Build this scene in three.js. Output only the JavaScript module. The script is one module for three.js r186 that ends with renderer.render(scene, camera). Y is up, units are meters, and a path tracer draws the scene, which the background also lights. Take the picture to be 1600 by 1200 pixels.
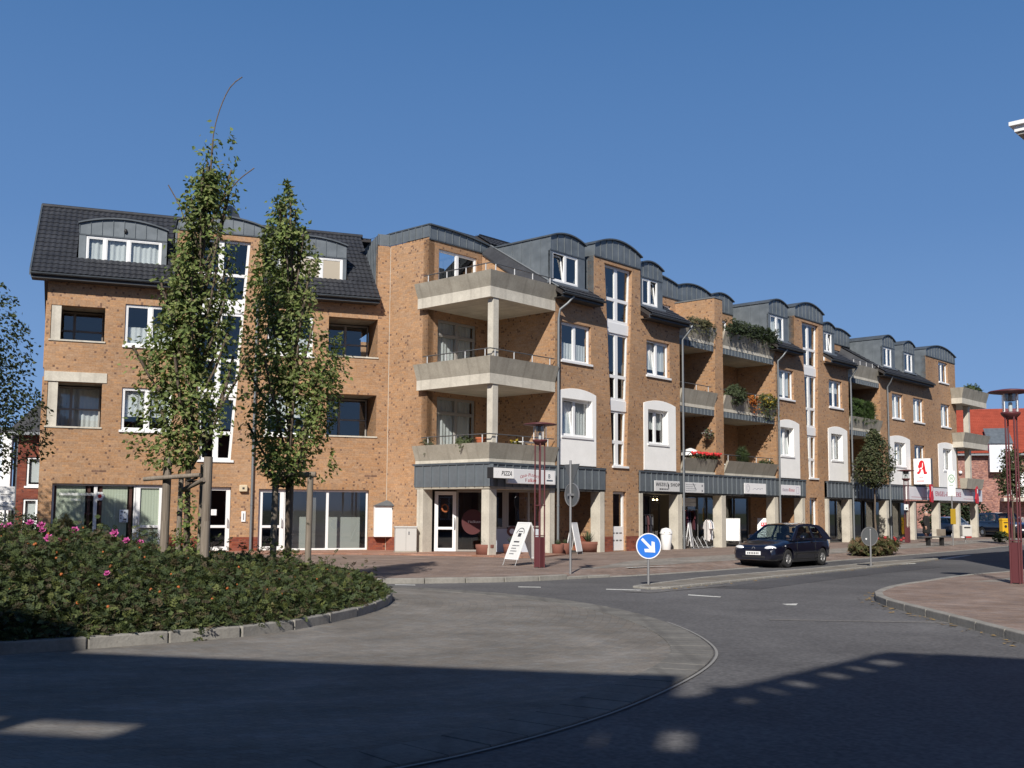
import * as THREE from 'three';
import { mergeGeometries, toCreasedNormals } from 'three/addons/utils/BufferGeometryUtils.js';
import { RoundedBoxGeometry } from 'three/addons/geometries/RoundedBoxGeometry.js';
import { MarchingCubes } from 'three/addons/objects/MarchingCubes.js';
import { Brush, Evaluator, SUBTRACTION } from 'three-bvh-csg';

// ------------------------------------------------------------------ camera, sky, sun, exposure
const scene = new THREE.Scene();
const camera = new THREE.PerspectiveCamera(39.94, 4 / 3, 0.1, 6000);
camera.setViewOffset(1600, 1200, 0, -44.7, 1600, 1200);
{
  const p = 0.09346, r = 0.00667, cp = Math.cos(p), sp = Math.sin(p), cr = Math.cos(r), sr = Math.sin(r);
  const right = new THREE.Vector3(cr, sr * cp, sr * sp), up = new THREE.Vector3(-sr, cr * cp, cr * sp), back = new THREE.Vector3(0, -sp, cp);
  camera.position.set(0, 1.6, 0);
  camera.quaternion.setFromRotationMatrix(new THREE.Matrix4().makeBasis(right, up, back));
}
scene.add(camera);
const renderer = new THREE.WebGLRenderer({ antialias: true });
renderer.toneMapping = THREE.LinearToneMapping;
renderer.toneMappingExposure = 1.12;
renderer.shadowMap.enabled = true;
const SUN_AZ = 11.5 * Math.PI / 180, SUN_EL = 35.5 * Math.PI / 180;
const toSun = new THREE.Vector3(-Math.sin(SUN_AZ) * Math.cos(SUN_EL), Math.sin(SUN_EL), Math.cos(SUN_AZ) * Math.cos(SUN_EL));
{
  const w = 512, h = 256, data = new Float32Array(w * h * 4);
  const keys = [[-0.2, .22, .36, .62], [0, .26, .43, .72], [.12, .188, .342, .632], [.26, .12, .253, .525], [.46, .074, .187, .425], [.8, .034, .092, .235], [1.57, .015, .047, .135]];
  for (let j = 0; j < h; j++) for (let i = 0; i < w; i++) {
    const el = ((j + .5) / h - .5) * Math.PI, az = ((i + .5) / w - .5) * 2 * Math.PI;
    const d = new THREE.Vector3(Math.cos(el) * Math.cos(az), Math.sin(el), Math.cos(el) * Math.sin(az));
    let c;
    if (el < 0) c = [.11, .105, .10];
    else {
      let k = 0; while (k < keys.length - 2 && el > keys[k + 1][0]) k++;
      const a = keys[k], b = keys[k + 1], t = Math.min(1, Math.max(0, (el - a[0]) / (b[0] - a[0])));
      c = [1, 2, 3].map((q) => a[q] + (b[q] - a[q]) * t);
      const g = Math.max(0, d.dot(toSun)), m = .10 * Math.pow(g, 8) + .25 * Math.pow(g, 60);
      c = c.map((v, q) => v + m * [1, .96, .88][q]);
    }
    const o = (j * w + i) * 4; data[o] = c[0] * .893; data[o + 1] = c[1] * .893; data[o + 2] = c[2] * .893; data[o + 3] = 1;
  }
  const sky = new THREE.DataTexture(data, w, h, THREE.RGBAFormat, THREE.FloatType);
  sky.mapping = THREE.EquirectangularReflectionMapping; sky.magFilter = THREE.LinearFilter; sky.minFilter = THREE.LinearFilter; sky.needsUpdate = true;
  scene.background = sky; scene.environment = sky;
}
const sun = new THREE.DirectionalLight(new THREE.Color(1, .94, .86), 5);
sun.position.copy(toSun).multiplyScalar(90).add(new THREE.Vector3(8, 0, -40)); sun.target.position.set(8, 0, -40);
sun.castShadow = true; sun.shadow.mapSize.set(4096, 4096); sun.shadow.radius = 1;
Object.assign(sun.shadow.camera, { left: -70, right: 70, top: 60, bottom: -60, near: 1, far: 260 });
scene.add(sun, sun.target);

// ------------------------------------------------------------------ helpers
function rng(seed) { let a = seed >>> 0; return () => { a |= 0; a = a + 0x6D2B79F5 | 0; let t = Math.imul(a ^ a >>> 15, 1 | a); t = t + Math.imul(t ^ t >>> 7, 61 | t) ^ t; return ((t ^ t >>> 14) >>> 0) / 4294967296; }; }
const clamp = (x, a = 0, b = 1) => Math.min(b, Math.max(a, x)), lerp = (a, b, t) => a + (b - a) * t, sstep = (a, b, x) => { const t = clamp((x - a) / (b - a)); return t * t * (3 - 2 * t); };
const counts = new Map();
function numbered(name) { const n = counts.get(name) ?? 0; counts.set(name, n + 1); return n ? name + '_' + String(n).padStart(3, '0') : name; }
function shade(o) { o.traverse((m) => { if (m.isMesh) { m.castShadow = true; m.receiveShadow = true; } }); return o; }
function thing(name, label, category, pos = [0, 0, 0], turn = 0, group) {
  const o = new THREE.Group(); o.name = numbered(name); o.position.set(...pos); o.rotation.y = turn;
  o.userData = { label, category }; if (group) o.userData.group = group;
  scene.add(o); return o;
}
function part(name, geo, mat, parent, frame) {
  const m = new THREE.Mesh(geo, mat); m.name = name; m.castShadow = m.receiveShadow = true;
  if (frame) { m.position.copy(frame.pos); m.rotation.y = frame.rot; }
  parent.add(m); return m;
}
function struct(name, geo, mat) { const m = part(numbered(name), geo, mat, scene); m.userData.kind = 'structure'; return m; }
const frameAt = (x, z, rotDeg, y = 0) => ({ pos: new THREE.Vector3(x, y, z), rot: rotDeg * Math.PI / 180 });

// geometry: everything non-indexed with position, normal, uv in metres (box projection)
function uvm(g) {
  if (g.index) g = g.toNonIndexed();
  if (!g.attributes.normal) g.computeVertexNormals();
  const p = g.attributes.position, n = g.attributes.normal, uv = new Float32Array(p.count * 2);
  for (let i = 0; i < p.count; i += 3) {
    let nx = 0, ny = 0, nz = 0;
    for (let k = 0; k < 3; k++) { nx += Math.abs(n.getX(i + k)); ny += Math.abs(n.getY(i + k)); nz += Math.abs(n.getZ(i + k)); }
    for (let k = 0; k < 3; k++) {
      const x = p.getX(i + k), y = p.getY(i + k), z = p.getZ(i + k), j = (i + k) * 2;
      if (nz >= nx && nz >= ny) { uv[j] = x; uv[j + 1] = y; } else if (nx >= ny) { uv[j] = z; uv[j + 1] = y; } else { uv[j] = x; uv[j + 1] = z; }
    }
  }
  g.setAttribute('uv', new THREE.BufferAttribute(uv, 2));
  for (const k of Object.keys(g.attributes)) if (!['position', 'normal', 'uv'].includes(k)) g.deleteAttribute(k);
  return g;
}
const merge = (a) => (a.length === 1 ? a[0] : mergeGeometries(a.map((g) => (g.index ? uvm(g) : g)), false));
const box = (x0, x1, y0, y1, z0, z1) => { const g = new THREE.BoxGeometry(Math.abs(x1 - x0), Math.abs(y1 - y0), Math.abs(z1 - z0)); g.translate((x0 + x1) / 2, (y0 + y1) / 2, (z0 + z1) / 2); return uvm(g); };
const rbox = (x0, x1, y0, y1, z0, z1, r = .02, s = 1) => { const g = new RoundedBoxGeometry(Math.abs(x1 - x0), Math.abs(y1 - y0), Math.abs(z1 - z0), s, r); g.translate((x0 + x1) / 2, (y0 + y1) / 2, (z0 + z1) / 2); return uvm(g); };
const cyl = (r0, r1, h, seg = 12, y = 0) => { const g = new THREE.CylinderGeometry(r1, r0, h, seg); g.translate(0, y + h / 2, 0); return uvm(g); };
function shapeOf(pts, holes = []) {
  const s = new THREE.Shape(pts.map((p) => new THREE.Vector2(p[0], p[1])));
  for (const h of holes) s.holes.push(new THREE.Path(h.map((p) => new THREE.Vector2(p[0], p[1]))));
  return s;
}
const rect = (x0, x1, y0, y1) => [[x0, y0], [x1, y0], [x1, y1], [x0, y1]];
// solid with its front face at z = zf
function slab(pts, holes, thick, zf = 0, bevel = 0) {
  const g = new THREE.ExtrudeGeometry(shapeOf(pts, holes), { depth: thick - 2 * bevel, bevelEnabled: bevel > 0, bevelThickness: bevel, bevelSize: bevel, bevelOffset: -bevel, bevelSegments: 1, curveSegments: 8 });
  g.translate(0, 0, zf - thick + bevel); return uvm(g);
}
function quad(a, b, c, d) { const g = new THREE.BufferGeometry(); g.setAttribute('position', new THREE.Float32BufferAttribute([...a, ...b, ...c, ...a, ...c, ...d], 3)); g.computeVertexNormals(); return uvm(g); }
function tube(pts, r, seg = 8, n = 0, closed = false) {
  const c = new THREE.CatmullRomCurve3(pts.map((p) => new THREE.Vector3(...p)), closed, 'centripetal');
  return uvm(new THREE.TubeGeometry(c, n || Math.max(2, (pts.length - 1) * 4), r, seg, closed));
}
function bar(a, b, r, seg = 8, r1 = r) {
  const A = new THREE.Vector3(...a), B = new THREE.Vector3(...b), d = B.clone().sub(A), L = d.length();
  const g = new THREE.CylinderGeometry(r1, r, L, seg); g.translate(0, L / 2, 0);
  g.applyQuaternion(new THREE.Quaternion().setFromUnitVectors(new THREE.Vector3(0, 1, 0), d.normalize())); g.translate(A.x, A.y, A.z);
  return uvm(g);
}
const bend = (g, fn) => { const p = g.attributes.position, v = new THREE.Vector3(); for (let i = 0; i < p.count; i++) { v.fromBufferAttribute(p, i); fn(v); p.setXYZ(i, v.x, v.y, v.z); } g.computeVertexNormals(); return g; };

// ------------------------------------------------------------------ procedural textures
function lattice(n, seed) { const r = rng(seed), a = new Float32Array(n * n); for (let i = 0; i < a.length; i++) a[i] = r(); return a; }
function noiseField(size, cells, seed, oct = 4, gain = .5) {         // tileable fbm, 0..1
  const out = new Float32Array(size * size); let amp = 1, tot = 0;
  for (let o = 0; o < oct; o++) {
    const n = Math.min(cells << o, size), l = lattice(n, seed + o * 17), f = n / size;
    for (let y = 0; y < size; y++) {
      const fy = y * f, y0 = Math.floor(fy), ty = fy - y0, sy = ty * ty * (3 - 2 * ty), r0 = (y0 % n) * n, r1 = ((y0 + 1) % n) * n;
      for (let x = 0; x < size; x++) {
        const fx = x * f, x0 = Math.floor(fx), tx = fx - x0, sx = tx * tx * (3 - 2 * tx), a = x0 % n, b = (x0 + 1) % n;
        out[y * size + x] += amp * lerp(lerp(l[r0 + a], l[r0 + b], sx), lerp(l[r1 + a], l[r1 + b], sx), sy);
      }
    }
    tot += amp; amp *= gain;
  }
  for (let i = 0; i < out.length; i++) out[i] /= tot;
  return out;
}
function dataTex(size, fn, tileM, srgb = true, h = size) {
  const d = new Uint8Array(size * h * 4);
  for (let y = 0; y < h; y++) for (let x = 0; x < size; x++) { const c = fn(x, y), o = (y * size + x) * 4; d[o] = clamp(c[0], 0, 255); d[o + 1] = clamp(c[1], 0, 255); d[o + 2] = clamp(c[2], 0, 255); d[o + 3] = 255; }
  const t = new THREE.DataTexture(d, size, h); t.wrapS = t.wrapT = THREE.RepeatWrapping; t.magFilter = THREE.LinearFilter; t.minFilter = THREE.LinearMipmapLinearFilter; t.generateMipmaps = true; t.anisotropy = 8;
  if (srgb) t.colorSpace = THREE.SRGBColorSpace;
  const k = Array.isArray(tileM) ? tileM : [tileM, tileM]; t.repeat.set(1 / k[0], 1 / k[1]); t.needsUpdate = true; return t;
}
const grey = (v) => [v, v, v];
function brickTex(px, tile, cols, rows, base, dark, pDark, joint, seed, vary = 22) {
  const r = rng(seed), tone = [], bw = px / cols, bh = px / rows, big = noiseField(px, 4, seed + 5, 3);
  const clump = noiseField(256, 10, seed + 9, 2);
  for (let i = 0; i < cols * rows; i++) {
    const cx = i % cols, cy = Math.floor(i / cols), p = pDark * (.45 + 1.1 * sstep(.3, .75, clump[Math.floor(cy / rows * 255) * 256 + Math.floor(cx / cols * 255)]));
    const k = r(), v = (r() - .5) * 2 * vary, hue = (r() - .5) * 9;
    const t = [base[0] + v + hue, base[1] + v * .85, base[2] + v * .65 - hue], dk = [dark[0] + v * .8, dark[1] + v * .6, dark[2] + v * .6];
    if (k < p * .03) tone.push(dk); else { if (k < p) t.dark = dk; tone.push(t); }
  }
  const fine = noiseField(px, 256, seed + 3, 2), jx = Math.max(1, px / tile * .010 / 2), jy = jx;
  const at = (x, y) => { const row = Math.floor(y / bh), fy = y - row * bh, off = row % 2 ? bw / 2 : 0, xx = (x + off) % px, col = Math.floor(xx / bw), fx = xx - col * bw; return { j: fx < jx || fx > bw - jx || fy < jy || fy > bh - jy, id: row * cols + col, half: (row * 7 + col * 13) % 5 < 3 ? fx > bw * .68 : fx < bw * .3 }; };
  const map = dataTex(px, (x, y) => { const a = at(x, y), n = (fine[y * px + x] - .5) * 26, g = (big[y * px + x] - .5) * 34; const c = a.j ? joint : a.half && tone[a.id].dark ? tone[a.id].dark : tone[a.id]; return [c[0] + n + g, c[1] + n + g * .9, c[2] + n + g * .8]; }, tile);
  const bump = dataTex(px, (x, y) => grey(at(x, y).j ? 60 : 190 + (fine[y * px + x] - .5) * 90), tile, false);
  return { map, bump };
}
function canvasTex(w, h, draw) {
  const c = document.createElement('canvas'); c.width = w; c.height = h; const x = c.getContext('2d'); draw(x, w, h);
  const t = new THREE.CanvasTexture(c); t.colorSpace = THREE.SRGBColorSpace; t.anisotropy = 8; return t;
}
const M = {};
const std = (o) => new THREE.MeshStandardMaterial({ roughness: .8, metalness: 0, ...o });
const phys = (o) => new THREE.MeshPhysicalMaterial({ roughness: .5, metalness: 0, ...o });
const lin = (r, g, b) => new THREE.Color().setRGB(r, g, b);
{
  const b = brickTex(2048, 10, 40, 120, [163, 128, 96], [114, 87, 70], .15, [158, 130, 104], 11, 8);
  M.brick = std({ map: b.map, bumpMap: b.bump, bumpScale: .006, roughness: .9 });
  const p = brickTex(512, 2.5, 10, 30, [128, 66, 48], [88, 48, 42], .06, [120, 84, 70], 23, 16);
  M.plinth = std({ map: p.map, bumpMap: p.bump, bumpScale: .006, roughness: .9 });
  const h = brickTex(1024, 5, 20, 60, [146, 104, 92], [100, 62, 60], .3, [150, 128, 118], 37, 26);
  M.houseBrick = std({ map: h.map, bumpMap: h.bump, bumpScale: .006, roughness: .9 });
  M.soldier = std({ map: (() => { const t = b.map.clone(); t.repeat.set(1 / 10, 1 / 10); t.rotation = Math.PI / 2; t.needsUpdate = true; return t; })(), roughness: .9 });
  // concrete: pale, cloudy, faint vertical runs
  const n1 = noiseField(512, 6, 3, 5), n2 = noiseField(512, 64, 8, 3), n3 = noiseField(512, 16, 41, 2);
  const run = (x, y) => { const a = n3[(x + ((y >> 6) & 3)) % 512]; return sstep(.62, .9, a) * 12; };
  const con = (k) => dataTex(512, (x, y) => { const i = y * 512 + x, v = (n1[i] - .5) * 34 + (n2[i] - .5) * 18 - run(x, y); return [k[0] + v, k[1] + v, k[2] + v * .95]; }, 2.6);
  const conBump = dataTex(512, (x, y) => grey(128 + (n2[y * 512 + x] - .5) * 150), 1.3, false);
  M.concrete = std({ map: con([163, 157, 143]), bumpMap: conBump, bumpScale: .004, roughness: .92 });
  M.concreteLight = std({ map: con([192, 186, 172]), bumpMap: conBump, bumpScale: .003, roughness: .9 });
  M.kerb = std({ map: con([138, 135, 128]), bumpMap: conBump, bumpScale: .006, roughness: .95 });
  M.slabStone = std({ map: con([106, 104, 99]), bumpMap: conBump, bumpScale: .006, roughness: .95 });
  M.plaster = std({ map: dataTex(512, (x, y) => { const i = y * 512 + x, v = (n1[i] - .5) * 12 + (n2[i] - .5) * 8; return [240 + v, 239 + v, 235 + v]; }, 2.2), bumpMap: conBump, bumpScale: .0025, roughness: .9 });
  const zn = dataTex(512, (x, y) => { const i = y * 512 + x, v = (n1[i] - .5) * 30 + (n2[(x * 7 % 512) + (y >> 2) * 512] - .5) * 10; return [107 + v, 114 + v, 119 + v]; }, 1.7);
  M.zinc = std({ map: zn, roughness: .55, metalness: .25 });
  M.zincDark = std({ map: zn, color: lin(.55, .57, .6), roughness: .6, metalness: .25 });
  M.pipe = std({ color: lin(.2, .215, .225), roughness: .5, metalness: .4 });
  M.tile = std({ map: dataTex(256, (x, y) => { const v = (n1[(y * 2) * 512 + x * 2] - .5) * 26 + (n2[y * 512 + x] - .5) * 18; return [46 + v * .8, 48 + v * .8, 53 + v * .8]; }, 2.3), roughness: .62 });
  M.redTile = std({ map: dataTex(256, (x, y) => { const v = (n1[(y * 2) * 512 + x * 2] - .5) * 30; return [150 + v, 66 + v * .6, 46 + v * .5]; }, 3.1), roughness: .85 });
  M.darkWood = std({ color: lin(.035, .03, .028), roughness: .8 });
  // asphalt: patches, tyre polish, grit
  const as = 2048, a1 = noiseField(as, 5, 61, 5, .55), a2 = noiseField(as, 512, 77, 2), a3 = noiseField(as, 24, 91, 3);
  M.asphalt = std({ map: dataTex(as, (x, y) => { const i = y * as + x, v = (a1[i] - .5) * 38 + (a2[i] - .5) * 34 + (a3[i] - .5) * 14; return [84 + v, 83 + v, 83 + v * .98]; }, 17), bumpMap: dataTex(as, (x, y) => grey(a2[y * as + x] * 255), 17, false), bumpScale: .0015, roughness: .88 });
  const ps = 1024, q1 = noiseField(ps, 5, 131, 4), q2 = noiseField(ps, 256, 133, 2);
  function paver(cols, rows, tile, base, joint, seed, vary) {
    const r = rng(seed), tone = Array.from({ length: cols * rows }, () => [(r() - .5) * vary, (r() - .5) * vary * .35]), bw = ps / cols, bh = ps / rows, jw = Math.max(1.5, ps / tile * .004);
    const at = (x, y) => { const row = Math.floor(y / bh), off = row % 2 ? bw / 2 : 0, xx = (x + off) % ps, col = Math.floor(xx / bw), fx = xx - col * bw, fy = y - row * bh; return [fx < jw || fy < jw, row * cols + col]; };
    return { map: dataTex(ps, (x, y) => { const [j, id] = at(x, y), i = y * ps + x, t = tone[id], v = (q1[i] - .5) * 40 + (q2[i] - .5) * 22; return j ? [joint[0] + v, joint[1] + v, joint[2] + v] : [base[0] + t[0] + t[1] + v, base[1] + t[0] + v, base[2] + t[0] - t[1] + v]; }, tile), bumpMap: dataTex(ps, (x, y) => grey(at(x, y)[0] ? 40 : 170 + (q2[y * ps + x] - .5) * 80), tile, false) };
  }
  M.redPaver = std({ ...paver(20, 40, 4, [130, 113, 102], [108, 94, 86], 5, 20), bumpScale: .005, roughness: .92 });
  M.greyPaver = std({ ...paver(20, 40, 4, [134, 128, 120], [112, 106, 98], 6, 18), bumpScale: .005, roughness: .92 });
  M.apronPaver = std({ ...paver(32, 32, 4.2, [115, 111, 105], [104, 99, 92], 7, 12), bumpScale: .004, roughness: .95 });
  M.islandStone = std({ ...paver(16, 16, 4, [122, 116, 106], [104, 97, 88], 8, 14), bumpScale: .005, roughness: .95 });
  M.stepPaver = std({ ...paver(20, 20, 4, [152, 116, 98], [126, 100, 88], 9, 20), bumpScale: .004, roughness: .9 });
  M.grass = std({ map: dataTex(512, (x, y) => { const v = (n2[y * 512 + x] - .5) * 40 + (n1[y * 512 + x] - .5) * 30; return [86 + v, 92 + v, 62 + v * .6]; }, 6), roughness: 1 });
  M.soil = std({ map: dataTex(512, (x, y) => { const v = (n2[y * 512 + x] - .5) * 40 + (n1[y * 512 + x] - .5) * 30; return [78 + v, 64 + v, 50 + v]; }, 2), bumpMap: conBump, bumpScale: .03, roughness: 1 });
  M.marking = std({ map: dataTex(256, (x, y) => { const v = n2[y * 512 + x] * 60 + n1[y * 1024 + x * 2] * 30; return [238 - v, 238 - v, 232 - v]; }, .8), roughness: .85 });
  // weathered wood, bark
  const wd = (k, s) => dataTex(256, (x, y) => { const i = ((y >> 3) % 512) * 512 + (x * 2) % 512, v = (n2[i] - .5) * 60 + (n1[y * 512 + x] - .5) * 30; return [k[0] + v * s, k[1] + v * s, k[2] + v * s]; }, [.35, 1.4]);
  M.wood = std({ map: wd([122, 112, 100], 1), roughness: .95 });
  M.bark = std({ map: wd([98, 86, 74], 1), bumpMap: conBump, bumpScale: .01, roughness: 1 });
}
M.white = std({ color: lin(.78, .78, .77), roughness: .45 });
M.brown = std({ color: lin(.16, .135, .11), roughness: .5 });
M.greyFrame = std({ color: lin(.30, .285, .26), roughness: .5 });
M.darkFrame = std({ color: lin(.055, .05, .047), roughness: .5 });
M.glass = phys({ color: lin(.86, .9, .9), roughness: .015, transmission: 1, thickness: 0, ior: 1.95, specularIntensity: 1 });
M.mirrorGlass = phys({ color: lin(.045, .055, .06), roughness: .03, ior: 1.9, clearcoat: 1, clearcoatRoughness: .02 });
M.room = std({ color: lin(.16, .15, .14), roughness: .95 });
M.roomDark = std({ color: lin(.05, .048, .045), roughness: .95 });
M.curtain = phys({ color: lin(.74, .75, .74), roughness: 1, transmission: .25, thickness: 0 });
M.blind = std({ color: lin(.42, .37, .29), roughness: .8 });
M.steel = std({ color: lin(.34, .34, .34), roughness: .45, metalness: .6 });
M.rail = std({ color: lin(.14, .14, .14), roughness: .45, metalness: .5 });
M.signBack = std({ color: lin(.12, .128, .135), roughness: .55, metalness: .3 });
M.redSteel = std({ color: lin(.11, .03, .034), roughness: .45 });
M.black = std({ color: lin(.015, .015, .016), roughness: .6 });
M.rubber = std({ color: lin(.02, .02, .021), roughness: .9 });
M.terracotta = std({ color: lin(.21, .085, .06), roughness: .9 });
// ------------------------------------------------------------------ ground: road, pavements, island, roundabout
const RY = -.12;                                            // road level; pavements are at 0
const V2 = (p) => new THREE.Vector2(p[0], p[1]);
function curve2(pts, n) { const c = new THREE.CatmullRomCurve3(pts.map((p) => new THREE.Vector3(p[0], 0, p[1])), false, 'centripetal'); return c.getSpacedPoints(n).map((v) => [v.x, v.z]); }
function sheet(pts, y) {                                    // [x, forward] polygon -> flat sheet, uv in metres
  const g = new THREE.ShapeGeometry(new THREE.Shape(pts.map(V2))); g.rotateX(-Math.PI / 2); g.translate(0, y, 0);
  return uvm(g);
}
function ribbon(a, b, ya, yb, v0 = 0, v1 = 1) {             // strip between two polylines, uv along and across in metres
  const pos = [], uv = []; let d = 0;
  for (let i = 0; i < a.length - 1; i++) {
    const L = Math.hypot(a[i + 1][0] - a[i][0], a[i + 1][1] - a[i][1]), P = (p, y) => [p[0], y, -p[1]];
    const w0 = Math.hypot(a[i][0] - b[i][0], a[i][1] - b[i][1]), w1 = Math.hypot(a[i + 1][0] - b[i + 1][0], a[i + 1][1] - b[i + 1][1]);
    const Y = (i2) => (typeof ya === 'function' ? ya(i2) : ya);
    pos.push(...P(a[i], Y(i)), ...P(a[i + 1], Y(i + 1)), ...P(b[i + 1], yb), ...P(a[i], Y(i)), ...P(b[i + 1], yb), ...P(b[i], yb));
    uv.push(d, 0, d + L, 0, d + L, w1, d, 0, d + L, w1, d, w0); d += L;
  }
  const g = new THREE.BufferGeometry(); g.setAttribute('position', new THREE.Float32BufferAttribute(pos, 3)); g.setAttribute('uv', new THREE.Float32BufferAttribute(uv, 2)); g.computeVertexNormals();
  let up = 0; for (let i = 0; i < pos.length / 3; i++) up += g.attributes.normal.getY(i) || 0;
  if (up < 0) { const p = g.attributes.position, q = g.attributes.uv; for (let i = 0; i < p.count; i += 3) { for (const at of [p, q]) { const s = at.itemSize, t = at.array.slice((i + 1) * s, (i + 2) * s); at.array.copyWithin((i + 1) * s, (i + 2) * s, (i + 3) * s); at.array.set(t, (i + 2) * s); } } g.computeVertexNormals(); }
  return g;
}
function offset(pts, d) { return pts.map((p, i) => { const a = pts[Math.max(0, i - 1)], b = pts[Math.min(pts.length - 1, i + 1)], x = b[0] - a[0], y = b[1] - a[1], L = Math.hypot(x, y); return [p[0] - y / L * d, p[1] + x / L * d]; }); }
// kerb stones along a line: each a bevelled stone of its own
function kerbLine(name, pts, len, w, yTop, yBot, mat = M.kerb, limit = 1e9) {
  const g = new THREE.Group(); g.name = numbered(name); g.userData.kind = 'structure'; scene.add(g);
  const c = new THREE.CatmullRomCurve3(pts.map((p) => new THREE.Vector3(p[0], 0, -p[1])), false, 'centripetal'), L = c.getLength(), n = Math.max(1, Math.round(L / len));
  const q = c.getSpacedPoints(n), r = rng(n * 7 + 3);
  const stone = rbox(-.5, .5, 0, 1, -.5, .5, .02), geos = new Map();
  for (let i = 0; i < n && i < limit; i++) {
    const a = q[i], b = q[i + 1], l = a.distanceTo(b) - .012, key = Math.round(l * 50);
    if (!geos.has(key)) geos.set(key, rbox(-l / 2, l / 2, yBot, yTop, -w / 2, w / 2, .022));
    const m = part('kerb_stone', geos.get(key), mat, g); m.position.set((a.x + b.x) / 2, (r() - .5) * .008, (a.z + b.z) / 2); m.rotation.y = -Math.atan2(b.z - a.z, b.x - a.x) + (r() - .5) * .006;
  }
  return g;
}
struct('ground', sheet([[-3000, -3000], [3000, -3000], [3000, 3000], [-3000, 3000]], -.16), M.grass);
struct('road', sheet([[-90, -40], [120, -40], [120, 190], [-90, 190]], RY), M.asphalt);

const frontKerb = [[-40, 33], [-22, 28.6], [-12, 26.4], [-6, 25.5], [-3.38, 25.28], [-1.51, 25.69], [.83, 26.88], [1.9, 27.9], [3.6, 29.3], [6.97, 33.0], [12.0, 39.2], [16.1, 44.2], [22.5, 52.2], [27.1, 58.4], [48, 84], [90, 136]];
const fk = curve2(frontKerb, 160);
// the kerb sinks to the road along the street, the paving falling gently to it
const drop = (p) => sstep(.4, 2.8, p[0]), fin2 = offset(fk, 1).map((q, i) => { const d = drop(fk[i]) * 1.5; return [fk[i][0] + (q[0] - fk[i][0]) * d, fk[i][1] + (q[1] - fk[i][1]) * d]; });
struct('pavement', sheet([...fin2, [90, 185], [-85, 185], [-85, 33]], 0), M.redPaver);
struct('pavement_edge', ribbon(fk, fin2, (i) => -.108 * drop(fk[i]), 0), M.redPaver);
kerbLine('pavement_kerb', [[-12, 26.4], [-6, 25.5], [-3.38, 25.28], [-1.51, 25.69], [.1, 26.35], [.83, 26.88], [1.4, 27.42]], 1.0, .16, .012, -.3); kerbLine('pavement_kerb', [[1.4, 27.42], [1.9, 27.9], [2.6, 28.46]], 1.0, .16, -.05, -.3);
kerbLine('pavement_kerb', [[2.6, 28.46], [3.6, 29.3], [6.97, 33.0], [12.0, 39.2], [16.1, 44.2], [22.5, 52.2], [27.1, 58.4], [36, 69]], 1.0, .16, -.098, -.3);
// grey strip through the red paving
{ const a = [], b = []; fk.forEach((p, i) => { if (p[0] > 2.4 && p[0] < 46) { const u = sstep(2.4, 8, p[0]), q = offset(fk, 1.62)[i], w = offset(fk, 1.7 + 2.3 * u)[i]; a.push(q); b.push(w); } }); struct('paved_path', ribbon(a, b, .004, .004), M.greyPaver); }
// low terrace before the shops
const terr = [[-13, 37.8], [-6, 38.75], [-1.75, 38.05], [.35, 36.7], [1.15, 37.5], [2.0, 39.5], [-.4, 42.5], [-13, 46]];
{
  const g = new THREE.ExtrudeGeometry(new THREE.Shape(terr.map(V2)), { depth: .1, bevelEnabled: false }); g.rotateX(-Math.PI / 2); g.translate(0, -.04, 0);
  struct('terrace_step', uvm(g), M.stepPaver);
}
// traffic island in the mouth of the street
const islandN = [[2.9, 24.25], [3.3, 24.05], [4.28, 25.15], [6.17, 27.6], [9.61, 31.9], [13.23, 36.5], [16.3, 40.8]], islandF = [[3.1, 24.95], [5.02, 27.9], [7.34, 30.7], [9.51, 33.2], [13.3, 38.0], [16.6, 41.4]];
struct('traffic_island', sheet([...curve2(islandN, 40), ...curve2(islandF, 40).reverse()], -.078), M.islandStone);
kerbLine('island_kerb', [...islandF.slice().reverse(), [2.85, 24.6], ...islandN], .5, .12, -.07, -.25);
// pavement on the right
const rightKerb = [[7.0, 6], [6.95, 12], [6.99, 14.61], [7.06, 16.93], [7.1, 19.2], [7.18, 20.5], [7.45, 21.7], [7.95, 22.8], [8.77, 24.2], [10.13, 25.9], [12.02, 28.3], [15.2, 31.4], [19.5, 37], [30, 50.5], [46, 71]];
const rk = curve2(rightKerb, 120);
struct('pavement', sheet([...rk, [80, 71], [80, 6]], 0), M.redPaver);
struct('paved_path', sheet([[11.0, 25.6], [12.4, 26.9], [15.6, 30.7], [20, 36.4], [30, 49.2], [31, 48.4], [18, 31], [13.5, 25.4]], .004), M.greyPaver);
kerbLine('pavement_kerb', rightKerb.slice(1, 13), 1.0, .16, .012, -.3);

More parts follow.
